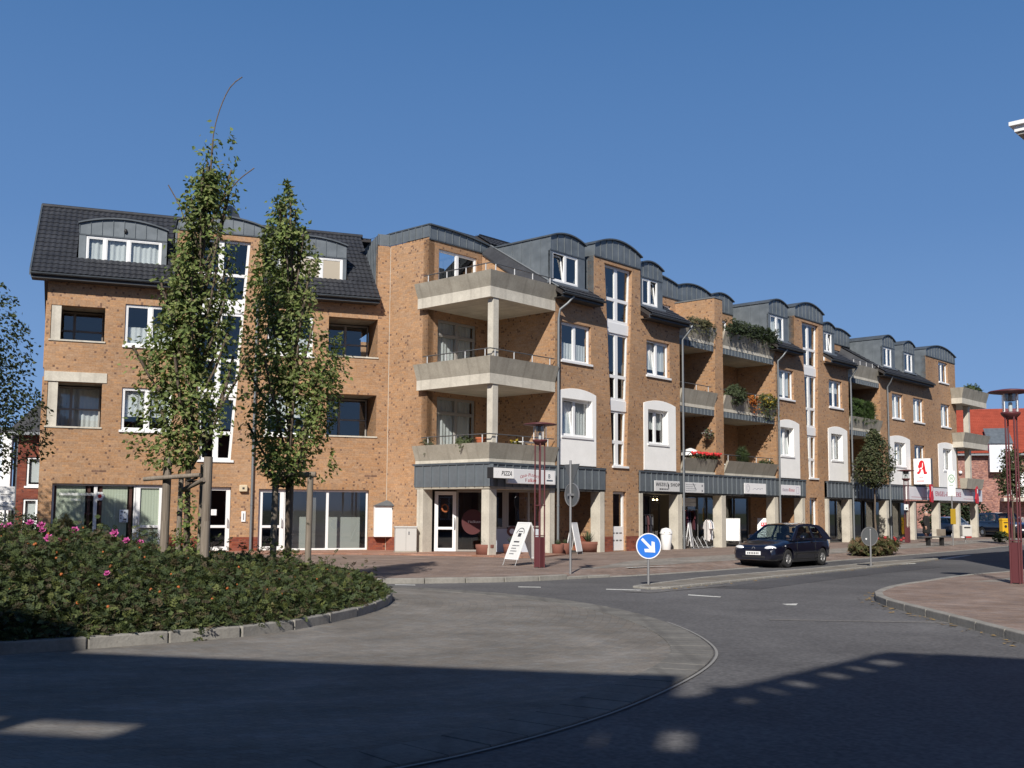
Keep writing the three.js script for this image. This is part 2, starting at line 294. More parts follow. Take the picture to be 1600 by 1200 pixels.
// roundabout: planted bed, paved apron, ring of slabs, edge strip
const bedKerb = [[-14.5, 13.2], [-11, 11.6], [-8, 11.75], [-5.94, 12.52], [-4.77, 13.39], [-3.47, 14.61], [-2.85, 16.03], [-2.47, 17.4], [-2.28, 19.28], [-2.4, 20.8], [-2.9, 22.4], [-4.2, 23.6], [-6.4, 24.2], [-10, 24.2]];
const edge = [[-8.5, 3.4], [-4.8, 4.95], [-2.5, 6.1], [-.76, 7.29], [.02, 8.11], [.84, 9.27], [1.73, 10.98], [2.25, 12.27], [2.51, 13.28], [2.6, 14.45], [2.54, 15.92], [2.3, 17.5], [1.75, 19.4], [.8, 21.2], [-.7, 22.9], [-2.6, 24.2], [-5.2, 24.9], [-8, 25.1]];
{
  const n = 150, a = curve2(bedKerb, n), b = curve2(edge, n);
  struct('roundabout_apron', ribbon(a, b, RY + .03, RY + .006), M.apronPaver);
  const ring = curve2(edge, 78), rin = offset(ring, .52), gap = .010;
  const apron = new THREE.Group(); apron.name = numbered('apron_edging'); apron.userData.kind = 'structure'; scene.add(apron);
  const r = rng(5);
  for (let i = 0; i < ring.length - 1; i++) {
    const t = (p, q, k) => [lerp(p[0], q[0], k), lerp(p[1], q[1], k)];
    const A = t(ring[i], ring[i + 1], gap), B = t(ring[i + 1], ring[i], gap), C = t(rin[i + 1], rin[i], gap), D = t(rin[i], rin[i + 1], gap), y = RY + .018 + r() * .004;
    const g = new THREE.ExtrudeGeometry(new THREE.Shape([A, B, C, D].map(V2)), { depth: .05, bevelEnabled: true, bevelThickness: .008, bevelSize: .008, bevelOffset: -.008, bevelSegments: 1 }); g.rotateX(-Math.PI / 2); g.translate(0, y - .058, 0);
    part('paving_slab', uvm(g), M.slabStone, apron);
  }
  const e = curve2(edge, 200).filter((p) => p[1] < 16.9);
  part('edge_strip', ribbon(offset(e, -.022), offset(e, -.055), RY + .012, RY + .012), M.edgeStrip ??= std({ color: lin(.24, .235, .22), roughness: .9 }), apron);
  kerbLine('bed_kerb', bedKerb, 1.0, .16, .055, -.25);
  const inner = offset(curve2(bedKerb, 90), .06);
  struct('bed_soil', sheet([...inner, [-16, 24.2], [-16, 13]], .02), M.soil);
}
// painted dashes
const dash = (pts) => struct('road_marking', sheet(pts, RY + .005), M.marking);
dash([[2.15, 24.05], [2.9, 23.86], [2.88, 23.6], [2.12, 23.82]]);
dash([[3.75, 22.59], [4.34, 22.05], [4.28, 21.85], [3.7, 22.33]]);
dash([[5.17, 20.4], [5.5, 20.5], [5.36, 20.1], [5.2, 20.15]]);
dash([[.17, 24.62], [.69, 24.55], [.68, 24.32], [.17, 24.38]]);
dash([[-2.72, 25.05], [-2.24, 24.98], [-2.21, 24.76], [-2.69, 24.82]]);
dash([[13.4, 36.95], [14.29, 37.69], [14.15, 37.2], [13.3, 36.5]]);
dash([[16.5, 41.25], [19.42, 45.41], [19.62, 45.35], [16.75, 41.1]]);
dash([[-2.5, 6.35], [-1.5, 6.95], [-1.45, 6.85], [-2.45, 6.25]].map(([x, f]) => [x + 5.2, f - .2]));

{ // dry leaves and grit in the gutters
  const r = rng(606), v = [], add = (line, n, w) => { const c = curve2(line, 300); for (let i = 0; i < n; i++) { const p = c[Math.floor(r() * 300)], s = .02 + r() * .035, a = r() * 6.28, x = p[0] + (r() * r()) * w, z = -p[1] + (r() - .5) * .12, q = [0, 1, 2].map((k) => [x + Math.cos(a + k * 2.1) * s * (k ? 1 : 1.6), RY + .006 + r() * .02, z + Math.sin(a + k * 2.1) * s]); v.push(...q[0], ...q[2], ...q[1]); } };
  add(rightKerb.slice(1, 9).map(([x, f]) => [x - .14, f]), 150, -.35); add(bedKerb.slice(3, 10).map(([x, f]) => [x + .12, f - .06]), 130, .3); add(islandN.map(([x, f]) => [x + .12, f - .1]), 90, .25);
  const g = new THREE.BufferGeometry(); g.setAttribute('position', new THREE.Float32BufferAttribute(v, 3)); g.computeVertexNormals();
  const m = part('fallen_leaves', uvm(g), std({ color: lin(.26, .17, .06), roughness: 1 }), scene); m.userData = { kind: 'stuff', label: 'dry yellow leaves and grit lying along the kerbs', category: 'fallen leaves' };
}

{ // repair patches in the asphalt, a spill of white paint by the island sign
  
  const dark = std({ map: M.asphalt.map, bumpMap: M.asphalt.bumpMap, bumpScale: .0015, color: lin(.72, .72, .74), roughness: .85 }), pale = std({ map: M.asphalt.map, color: lin(1.25, 1.22, 1.16), roughness: .92 });
  struct('asphalt_patch', sheet([[4.7, 24.6], [6.6, 27.4], [9.8, 31.6], [13.3, 35.9], [14.1, 34.9], [10.9, 31.2], [7.6, 26.9], [5.6, 24.2]], RY + .0045), dark);
  struct('asphalt_patch', sheet([[3.0, 22.9], [3.6, 23.6], [5.2, 25.3], [4.9, 25.5], [3.3, 24.0], [2.4, 23.2]], RY + .0095), pale);
  struct('asphalt_patch', sheet([[4.2, 17.3], [7.0, 17.0], [7.0, 17.25], [4.2, 17.5]], RY + .0045), pale);
  struct('paint_spill', ribbon([[3.3, 31.0], [3.9, 31.5], [4.5, 31.8], [5.2, 31.9]], [[3.4, 30.8], [4.0, 31.35], [4.55, 31.72], [5.2, 31.86]], .009, .009), M.marking);
}
// ------------------------------------------------------------------ the apartment building with shops
const house = thing('apartment_building', 'long three-storey brick apartment and shop building with zinc dormers and concrete corner balconies', 'apartment building', [-.693, 0, -38.057], 48.05 * Math.PI / 180);
const FC = frameAt(0, 0, 0), FB = frameAt(.05, 0, -90), FA = frameAt(.05, -5.8, -27.61), FD = frameAt(.35, -3.5, -45);
const H = (name, geo, mat, frame) => part(name, geo, mat, house, frame);
const inv = (a, b) => [a, b].sort((p, q) => p - q);

// a window: frame mesh > panes, sill, curtain, blind. lights: list of [x0,x1,y0,y1] in 0..1 of the opening
function windowPart(frame, x0, x1, y0, y1, o = {}) {
  const { z = -.15, w = .075, mull = .13, cols = [.5], rows = [], mat = M.white, sill = true, curtain = 0, name = 'window', glass = M.glass, tilt = -1, blind = 0, deep = .07, sillMat = M.white, sash = true, arch } = o;
  const xs = [x0 + w, ...cols.map((c) => lerp(x0, x1, c)), x1 - w], ys = [y0 + w, ...rows.map((r) => lerp(y0, y1, r)), y1 - w];
  const holes = [], panes = [];
  for (let i = 0; i < xs.length - 1; i++) for (let j = 0; j < ys.length - 1; j++) {
    const a = xs[i] + (i ? mull / 2 : 0), b = xs[i + 1] - (i < xs.length - 2 ? mull / 2 : 0), c = ys[j] + (j ? mull * .35 : 0), d = ys[j + 1] - (j < ys.length - 2 ? mull * .35 : 0);
    holes.push(rect(a, b, c, d)); panes.push([a, b, c, d, i]);
  }
  const m = H(name, slab(rect(x0, x1, y0, y1), holes, deep, z, .006), mat, frame);
  panes.forEach(([a, b, c, d, i], k) => {
    if (sash && tilt !== i) part('sash', slab(rect(a - .012, b + .012, c - .012, d + .012), [rect(a + .035, b - .035, c + .035, d - .035)], .05, z - .012, .005), mat, m);
    if (tilt === i && sash) {
      const s = slab(rect(a - .01, b + .01, 0, d - c + .01), [rect(a + .05, b - .05, .06, d - c - .05)], .05, 0, .005); s.rotateX(-.13); s.translate(0, c, z - .03); part('sash', uvm(s), mat, m);
      const q = quad([a, 0, 0], [b, 0, 0], [b, d - c, 0], [a, d - c, 0]); q.rotateX(-.13); q.translate(0, c, z - .055); part('pane', q, glass, m);
    } else part('pane', quad([a, c, z - .04], [b, c, z - .04], [b, d, z - .04], [a, d, z - .04]), glass, m);
  });
  if (sill) part('sill', rbox(x0 - .06, x1 + .06, y0 - .075, y0 + .012, z - .02, .07, .008), sillMat, m);
  if (curtain) {
    const g = new THREE.PlaneGeometry(x1 - x0 - 2 * w, (y1 - y0) * Math.abs(curtain), Math.round((x1 - x0) * 26), 1), n = x0 * 3.7;
    bend(g, (v) => { v.z += Math.sin(v.x * 34 + n) * .022 + Math.sin(v.x * 13 + n) * .02; });
    g.translate((x0 + x1) / 2, curtain > 0 ? y1 - w - (y1 - y0) * curtain / 2 : y0 + w + (y1 - y0) * -curtain / 2, z - .17); part('curtain', uvm(g), M.curtain, m);
  }
  if (blind) part('blind', box(x0 + w, x1 - w, y1 - w - (y1 - y0 - 2 * w) * blind, y1 - w, z - .036, z - .03), M.blind, m);
  return m;
}
// one row of zinc sheets with standing seams between them
const zincCache = new Map();
function zincRow(frame, x0, x1, y0, y1, z, n, mat = M.zinc) {
  const w = (x1 - x0) / n, key = [w.toFixed(3), (y1 - y0).toFixed(3)].join();
  if (!zincCache.has(key)) zincCache.set(key, merge([box(.012, w - .006, 0, y1 - y0, -.03, 0), box(-.012, .014, 0, y1 - y0, -.03, .045)]));
  for (let i = 0; i < n; i++) { const m = H('zinc_panel', zincCache.get(key), mat, frame); m.translateX(x0 + i * w); m.translateY(y0); m.translateZ(z); }
}
const arcY = (x, x0, x1, ye, ym) => { const t = (x - (x0 + x1) / 2) / ((x1 - x0) / 2); return ym - (ym - ye) * t * t; };
// zinc front with an arched top, made of sheets, and the barrel roof behind it
function zincCap(frame, x0, x1, yb, ye, ym, zf, back, n, o = {}) {
  const w = (x1 - x0) / n, AY = o.fn ?? ((x) => arcY(x, x0, x1, ye, ym));
  for (let i = 0; i < n; i++) {
    const a = x0 + i * w + .012, b = x0 + (i + 1) * w - .006, Y = (x) => AY(x) - .03;
    H('zinc_panel', merge([slab([[a, yb], [b, yb], [b, Y(b)], [lerp(a, b, .5), Y((a + b) / 2)], [a, Y(a)]], [], .03, zf), slab([[a - .018, yb], [a, yb], [a, Y(a)], [a - .018, Y(a)]], [], .06, zf + .03)]), M.zinc, frame);
  }
  const N = 14, top = [], und = [];
  for (let i = 0; i <= N; i++) { const x = lerp(x0 - .05, x1 + .05, i / N); top.push([x, AY(x) + .03]); und.unshift([x, AY(x) - .025]); }
  H('zinc_roof', slab([...top, ...und], [], back + .09, zf + .09), M.zincDark, frame);
  H('zinc_panel', box(x0, x1, yb - .05, yb - .002, zf - .03, zf + .012), M.zincDark, frame);
  if (o.backing !== false) H('zinc_backing', slab([[x0 + .01, yb], [x1 - .01, yb], ...und.filter((p) => p[0] > x0 && p[0] < x1)], [], .12, zf - .035), M.zincDark, frame);
}
// side cheek of a dormer or tower: vertical zinc wall above the roof slope
function cheek(frame, x, yTop, zf, roofY, zEnd, n = 3, side = -1) {
  const zs = (y) => { let z = zf; while (z > zEnd && roofY(z) < y) z -= .02; return z; }, zb = zs(yTop), y0 = roofY(zf);
  const pts = [[zf, y0 - .12], [zf, yTop], [zb, yTop], [zb, yTop - .12]];
  const g = new THREE.ExtrudeGeometry(shapeOf(pts), { depth: .06, bevelEnabled: false }); g.rotateY(-Math.PI / 2); g.translate(x + (side < 0 ? .06 : .0), 0, 0);
  H('zinc_cheek', uvm(g), M.zinc, frame);
  for (let i = 1; i < n; i++) { const z = lerp(zf, zb, i / n); H('zinc_seam', box(x - .02, x + .01, roofY(z) - .05, yTop - .03, z - .01, z + .01), M.zinc, frame); }
}
function dormer(frame, x0, x1, yb, yh, ye, ym, zf, roofY, wx0, wx1, o = {}) {
  zincCap(frame, x0, x1, yh, ye, ym, zf, o.back ?? 2.6, o.n ?? 5);
  cheek(frame, x0, ye - .02, zf - .02, roofY, -4.5, o.seams ?? 3, -1); cheek(frame, x1 - .06, ye - .02, zf - .02, roofY, -4.5, 2, -1);
  H('zinc_jamb', box(x0, wx0, yb - .08, yh - .05, zf - .1, zf - .004), M.zinc, frame);
  H('zinc_jamb', box(wx1, x1, yb - .08, yh - .05, zf - .1, zf - .004), M.zinc, frame);
  windowPart(frame, wx0, wx1, yb, yh - .05, { z: zf - .03, sill: false, ...o.win });
  H('flashing', box(x0 - .12, x1 + .12, yb - .12, yb - .03, zf - .05, zf + .1), M.pipe, frame);
}
// interlocking roof tiles as real waves, laid in stepped rows; uv0/uv1 along the eave, v0..v1 of the slope
function tiles(name, parent, u0, u1, v0, v1, e, mat = M.tile) {      // e = {z0,y0,z1,y1} eave and ridge
  const len = Math.hypot(e.z1 - e.z0, e.y1 - e.y0), dz = (e.z1 - e.z0) / len, dy = (e.y1 - e.y0) / len, nz = dy, ny = -dz, per = .2, seg = 5;
  const rows = Math.max(1, Math.round((v1 - v0) * len / .34)), cols = Math.max(2, Math.round((u1 - u0) / per) * seg), pos = [], ix = [];
  const P = (u, s, h) => pos.push(u, e.y0 + dy * s + ny * h, e.z0 + dz * s + nz * h);
  for (let r = 0; r < rows; r++) {
    const s0 = lerp(v0, v1, r / rows) * len - .03, s1 = lerp(v0, v1, (r + 1) / rows) * len, b = pos.length / 3;
    for (let c = 0; c <= cols; c++) { const u = lerp(u0, u1, c / cols), k = c % seg / seg, wv = .028 * Math.pow(.5 + .5 * Math.cos(2 * Math.PI * k), .8); P(u, s0, wv + .012); P(u, s0, wv + .046); P(u, s1, wv + .016); }
    for (let c = 0; c < cols; c++) { const i = b + c * 3, j = i + 3; ix.push(i, j, j + 1, i, j + 1, i + 1, i + 1, j + 1, j + 2, i + 1, j + 2, i + 2); }
  }
  let g = new THREE.BufferGeometry(); g.setAttribute('position', new THREE.Float32BufferAttribute(pos, 3)); g.setIndex(ix); g = g.toNonIndexed(); g.computeVertexNormals();
  const m = part(name, uvm(g), mat, parent); m.userData.kind = 'stuff'; return m;
}
function roofField(frame, u0, u1, v0, v1, e) {
  const L = (v) => [lerp(e.z0, e.z1, v), lerp(e.y0, e.y1, v)], [za, ya] = L(v0), [zb, yb] = L(v1), t = .16;
  const g = new THREE.ExtrudeGeometry(shapeOf([[za, ya], [zb, yb], [zb, yb - t], [za, ya - t]]), { depth: u1 - u0, bevelEnabled: false }); g.rotateY(-Math.PI / 2); g.translate(u1, 0, 0);
  const m = H('roof', uvm(g), M.darkWood, frame); tiles('roof_tiles', m, u0, u1, v0, v1, e); return m;
}
function eave(frame, u0, u1, e, wall = 0) {
  const z = e.z0 + .06, y = e.y0 - .03, pts = [];
  for (let i = 0; i <= 6; i++) { const a = Math.PI + Math.PI * i / 6; pts.push([Math.cos(a) * .075, Math.sin(a) * .075]); }
  for (let i = 6; i >= 0; i--) { const a = Math.PI + Math.PI * i / 6; pts.push([Math.cos(a) * .066, Math.sin(a) * .066]); }
  const g = new THREE.ExtrudeGeometry(shapeOf(pts), { depth: u1 - u0, bevelEnabled: false }); g.rotateY(-Math.PI / 2); g.translate(u1, y, z); H('gutter', uvm(g), M.zincDark, frame);
  H('eave_board', box(u0, u1, y - .17, y - .03, z - .1, z - .075), M.zincDark, frame);
  H('soffit', box(u0 + .02, u1 - .02, y - .19, y - .172, wall + .002, z - .078), M.darkWood, frame);
}
function pipe(frame, x, yTop, yBot, z = .1, o = {}) {
  const pts = o.top ? [[x + o.top[0], yTop, o.top[1]], [x + o.top[0] * .6, yTop - .22, o.top[1] * .9], [x, yTop - .62, z], [x, yTop - .9, z]] : [[x, yTop, z], [x, yTop - .5, z]];
  H('downpipe', merge([tube([...pts, [x, (yTop + yBot) / 2, z], [x, yBot, z]], .05, 8, 26), ...[.2, .5, .8].map((k) => { const c = cyl(.062, .062, .04, 8); c.translate(x, lerp(yTop - .9, yBot, k), z); return c; })]), M.pipe, frame);
}
// flared concrete parapet along a polyline [x,z] with outward normals to the left-hand... (n = +1) side
function flared(name, pts, yb, yt, flare, th, mat, frame, endsOpen) {
  const nrm = pts.slice(1).map((p, i) => { const dx = p[0] - pts[i][0], dz = p[1] - pts[i][1], L = Math.hypot(dx, dz); return [-dz / L, dx / L]; });
  const off = (d) => pts.map((p, i) => { const a = nrm[Math.max(0, i - 1)], b = nrm[Math.min(nrm.length - 1, i)], k = 1 / (1 + a[0] * b[0] + a[1] * b[1]); return [p[0] + (a[0] + b[0]) * k * d, p[1] + (a[1] + b[1]) * k * d]; });
  const B0 = off(0), B1 = off(-th), T0 = off(flare), T1 = off(flare - th), g = [];
  const P = (p, y) => [p[0], y, p[1]];
  for (let i = 0; i < pts.length - 1; i++) {
    g.push(quad(P(B0[i], yb), P(B0[i + 1], yb), P(T0[i + 1], yt), P(T0[i], yt)), quad(P(T0[i], yt), P(T0[i + 1], yt), P(T1[i + 1], yt), P(T1[i], yt)), quad(P(T1[i], yt), P(T1[i + 1], yt), P(B1[i + 1], yb), P(B1[i], yb)), quad(P(B1[i], yb), P(B1[i + 1], yb), P(B0[i + 1], yb), P(B0[i], yb)));
  }
  const l = pts.length - 1; g.push(quad(P(B1[0], yb), P(B0[0], yb), P(T0[0], yt), P(T1[0], yt)), quad(P(B0[l], yb), P(B1[l], yb), P(T1[l], yt), P(T0[l], yt)));
  return H(name, merge(g), mat, frame);
}
function railing(frame, pts, y0, y1, every = 1.1) {
  const g = [], q = [];
  for (let i = 0; i < pts.length - 1; i++) {
    const a = pts[i], b = pts[i + 1], L = Math.hypot(b[0] - a[0], b[1] - a[1]), n = Math.max(1, Math.round(L / every));
    g.push(bar([a[0], y1, a[1]], [b[0], y1, b[1]], .022, 6));
    for (let k = 0; k <= n; k++) { const x = lerp(a[0], b[0], (k + .25) / (n + .5)), z = lerp(a[1], b[1], (k + .25) / (n + .5)); q.push(bar([x, y0, z], [x, y1 - .015, z], .024, 6)); }
  }
  const m = H('railing', merge(g), M.rail, frame); for (const p of q) part('railing_post', p, M.postSteel ??= std({ color: lin(.55, .55, .54), roughness: .4, metalness: .2 }), m); return m;
}

// ---- facade A (left wing): u runs right, 0 at the turn into the corner tower
const eA = { z0: .5, y0: 10.0, z1: -3.5, y1: 13.42 }, roofA = (z) => lerp(eA.y0, eA.y1, (eA.z0 - z) / (eA.z0 - eA.z1));
{
  const taperL = (y) => lerp(-7.14, -7.66, (y - 3.45) / 8.45), taperR = (y) => lerp(-6.0, -5.5, (y - 3.45) / 8.45);
  const stairHole = [[taperL(3.45), 3.45], [taperR(3.45), 3.45], [taperR(11.9), 11.9], [taperL(11.9), 11.9]];
  const out = [[-12.6, -.2], [0, -.2], [0, 12.26], [-.5, 12.26], [-.5, 9.96], [-5.02, 9.96], [-5.02, 12.16], [-8.2, 12.16], [-8.2, 9.96], [-12.6, 9.96]];
  const gf = [rect(-12.15, -8.35, .06, 2.5), rect(-6.92, -5.95, .06, 2.45), rect(-4.93, -.68, .06, 2.4)];
  const up = [rect(-9.95, -8.18, 7.6, 9.15), rect(-9.95, -8.18, 4.47, 6.05), rect(-4.78, -3.02, 7.6, 9.15), rect(-4.78, -3.02, 4.47, 6.05)];
  const log = [rect(-12.46, -10.64, 7.68, 8.94), rect(-12.46, -10.64, 4.54, 6.15), rect(-2.42, -.45, 7.68, 9.22), rect(-2.42, -.45, 4.52, 6.17)];
  H('brick_wall', slab(out, [...gf, ...up, ...log, stairHole], .34), M.brick, FA);
  H('gable_wall', slab([[-9, -.2], [-.34, -.2], [-.34, 9.9], [-3.5, 13.2], [-9, 9.2]], [], .3, 0), M.brick, { pos: new THREE.Vector3(.05 - 12.6 * Math.cos(.48188), 0, -5.8 - 12.6 * Math.sin(.48188)), rot: (-27.61 - 90) * Math.PI / 180 });
  // soldier courses over openings and the dark red plinth, set just proud
  for (const [a, b, y] of [[-12.15, -8.35, 2.5], [-4.93, -.68, 2.4], [-9.95, -8.18, 9.15], [-12.46, -10.64, 8.94], [-2.42, -.45, 9.22]]) H('soldier_course', box(a, b, y, y + .24, -.05, .003), M.soldier, FA);
  for (const [a, b] of [[-12.602, -12.15], [-8.35, -6.92], [-5.95, -4.93], [-.68, -.003]]) H('plinth', box(a, b, -.2, .58, -.05, .004), M.plinth, FA);
  // windows of flats
  for (const [a, b, y0, y1, c] of [[-9.95, -8.18, 7.6, 9.15, -.42], [-9.95, -8.18, 4.47, 6.05, .62], [-4.78, -3.02, 7.6, 9.15, -.4], [-4.78, -3.02, 4.47, 6.05, .5]]) windowPart(FA, a, b, y0, y1, { z: -.06, curtain: c });
  // loggias
  const logBack = (x0, x1, y0, y1, d, mat, o = {}) => {
    H('loggia_wall', box(x1, x1 + .2, y0 - 1, y1 + .2, -d - .2, -.341), M.brick, FA); H('loggia_wall', box(x0 - .2, x0, y0 - 1, y1 + .2, -d - .2, -.341), M.brick, FA);
    H('loggia_ceiling', box(x0, x1, y1, y1 + .05, -d, -.341), M.concrete, FA);
    windowPart(FA, x0 + (o.l ?? .02), x1 - .05, y0 - .9, y1 - .04, { z: -d, mat, cols: [o.c ?? .36], rows: [.66], sill: false, curtain: o.curtain ?? 0, w: .06, mull: .09, sash: false });
    part('ledge', rbox(x0 - .05, x1 + .05, y0 - .05, y0 + .01, -.36, .04, .006), M.concreteLight, house, FA).name = 'ledge';
  };
  logBack(-12.46, -10.64, 7.68, 8.94, 1.1, M.brown, { c: .42 }); logBack(-12.46, -10.64, 4.54, 6.15, 1.1, M.greyFrame, { c: .42, curtain: .9 });
  logBack(-2.42, -.45, 7.68, 9.22, 1.5, M.greyFrame, { c: .5 }); logBack(-2.42, -.45, 4.52, 6.17, 1.5, M.greyFrame, { c: .4 });
  H('pillar', box(-12.44, -12.12, 7.69, 8.94, -.3, -.02), M.concreteLight, FA); H('pillar', box(-12.44, -12.12, 4.55, 6.15, -.3, -.02), M.concreteLight, FA);
  H('lintel', rbox(-12.58, -10.48, 6.16, 6.52, -.3, .03, .01), M.concreteLight, FA);
  // stair glazing, narrowing downwards, with white spandrels
  {
    const m = H('stair_window', slab(stairHole, [[4.55, 5.75], [3.55, 4.42], [7.32, 8.98], [6.35, 7.2], [10.62, 11.8], [9.64, 10.5]].flatMap(([a, b]) => [-1, 1].map((s) => {
      const mid = (y) => (taperL(y) + taperR(y)) / 2, L = (y) => (s < 0 ? taperL(y) + .1 : mid(y) + .1), R = (y) => (s < 0 ? mid(y) - .1 : taperR(y) - .1);
      return [[L(a), a], [R(a), a], [R(b), b], [L(b), b]];
    })), .08, -.12, .006), M.white, FA);
    for (const [a, b] of [[3.5, 5.8], [6.3, 9.02], [9.6, 11.85]]) part('pane', quad([taperL(a), a, -.16], [taperR(a), a, -.16], [taperR(b), b, -.16], [taperL(b), b, -.16]), M.glass, m);
    for (const y of [5.85, 9.08]) part('spandrel', slab([[taperL(y), y], [taperR(y), y], [taperR(y + .42), y + .42], [taperL(y + .42), y + .42]], [], .05, -.085, .01), M.white, m);
    part('sill', rbox(-7.24, -5.9, 3.37, 3.46, -.2, .06, .01), M.white, m);
  }
  zincCap(FA, -8.2, -5.02, 12.17, 12.53, 12.8, .03, 3.2, 8);
  cheek(FA, -8.2, 12.46, -.01, roofA, -3.4, 4); cheek(FA, -5.08, 12.46, -.01, roofA, -3.4, 2);
  dormer(FA, -11.66, -8.56, 10.66, 11.78, 12.19, 12.45, -.55, roofA, -11.42, -8.74, { n: 8, win: { cols: [.25, .56, ], mull: .1, curtain: .95 } });
  dormer(FA, -4.62, -1.66, 10.66, 11.76, 12.26, 12.5, -.55, roofA, -4.36, -1.8, { n: 7, win: { cols: [.32, .66], mull: .1, blind: 1 } });
  // roof fields round dormers and stair tower
  for (const [a, b, c, d] of [[-13.15, -8.26, 0, .235], [-13.15, -11.72, .235, 1], [-11.72, -8.5, .72, 1], [-8.5, -8.26, .235, 1], [-8.26, -4.96, .76, 1], [-4.96, -.5, 0, .235], [-4.96, -4.68, .235, 1], [-4.68, -1.6, .74, 1], [-1.6, -.5, .235, 1]]) roofField(FA, a, b, c, d, eA);
  roofField(FA, -13.15, 0, 0, 1, { z0: -8.2, y0: 9.6, z1: -3.5, y1: 13.42 });
  H('ridge_cap', tube([[-13.17, 13.47, -3.5], [-.4, 13.47, -3.5]], .1, 8, 24), M.tile, FA);
  H('verge', slab([[.52, 9.86], [-3.5, 13.3], [-3.5, 13.54], [.52, 10.1]].map(([z, y]) => [z, y]), [], .06), M.zincDark, { pos: new THREE.Vector3(.05 - 13.2 * Math.cos(.48188), 0, -5.8 - 13.2 * Math.sin(.48188)), rot: (-27.61 - 90) * Math.PI / 180 });
  eave(FA, -13.15, -8.24, eA); eave(FA, -4.99, -.5, eA);
  pipe(FA, -5.2, 9.75, 0, .1);
  // corner tower, A side
  zincRow(FA, -.5, 0, 12.27, 12.72, .02, 1);
  cheek(FA, -.5, 12.7, -.01, roofA, -4, 9);
  // ground floor: agency window with sage screens, door, entrance, empty shop
  const g1 = windowPart(FA, -12.15, -9.34, .07, 2.49, { z: -.14, cols: [.515], mull: .12, w: .06, sill: false, sash: false, name: 'shop_window' });
  for (const [a, b] of [[-12.02, -11.05], [-10.5, -9.62]]) part('screen', box(a, b, .1, 2.42, -.24, -.22), M.sage ??= std({ color: lin(.62, .66, .52), roughness: .9, map: dataTex(64, (x, y) => { const v = x % 8 < 2 ? 220 : 238; return [v, v, v]; }, .8) }), g1);
  for (const a of [-12.12, -10.98, -10.58, -9.56]) part('post', box(a, a + .1, .1, 2.42, -.24, -.2), M.brownRed ??= std({ color: lin(.1, .035, .025), roughness: .6 }), g1);
  const doorA = (x0, x1, h, o = {}) => {
    const m = H('door', slab(rect(x0, x1, .07, h), [rect(x0 + .16, x1 - .16, .22, .92), rect(x0 + .16, x1 - .16, 1.02, h - .12)], .07, -.13, .008), M.white, o.frame ?? FA);
    part('pane', quad([x0 + .15, .2, -.165], [x1 - .15, .2, -.165], [x1 - .15, h - .1, -.165], [x0 + .15, h - .1, -.165]), M.glass, m);
    const hx = o.left ? x0 + .09 : x1 - .09; part('handle', tube([[hx, .95, -.13], [hx, .97, -.06], [hx, 1.25, -.06], [hx, 1.27, -.13]], .016, 6), M.steel, m);
    if (o.screen) part('screen', box(x0 + .14, x1 - .14, .1, h - .1, -.23, -.21), M.sage, m);
    return m;
  };
  doorA(-9.33, -8.36, 2.49, { screen: true, left: true }); doorA(-6.91, -5.96, 2.44); doorA(-4.92, -3.95, 2.39);
  const g2 = windowPart(FA, -3.94, -.69, .07, 2.39, { z: -.14, cols: [.51], mull: .1, w: .07, sill: false, sash: false, name: 'shop_window' });
  part('inner_screen', box(-3.9, -.75, .1, 2.36, -1.3, -1.26), std({ color: lin(.34, .35, .33), roughness: .9 }), g2);
  // inside
  for (const y of [3.3, 6.42, 9.46]) H('floor_slab', box(-12.3, -.05, y - .2, y, -8.6, -.345), M.room, FA);
  H('inner_wall', box(-12.3, -.05, .06, 9.2, -5.2, -5.0), M.room, FA);
  for (const x of [-10.3, -8.05, -5.2, -2.75]) H('inner_wall', box(x - .06, x + .06, .06, 9.2, -5.0, -.36), M.room, FA);
  H('floor_slab', box(-12.3, 0, -.1, .045, -8.6, -.345), M.roomDark, FA);
  H('rear_wall', box(-12.6, 3, -.2, 9.7, -9.0, -8.7), M.brick, FA);
  H('shop_counter', box(-2.1, -.9, .05, .75, -2.2, -1.7), M.curtain, FA);
}

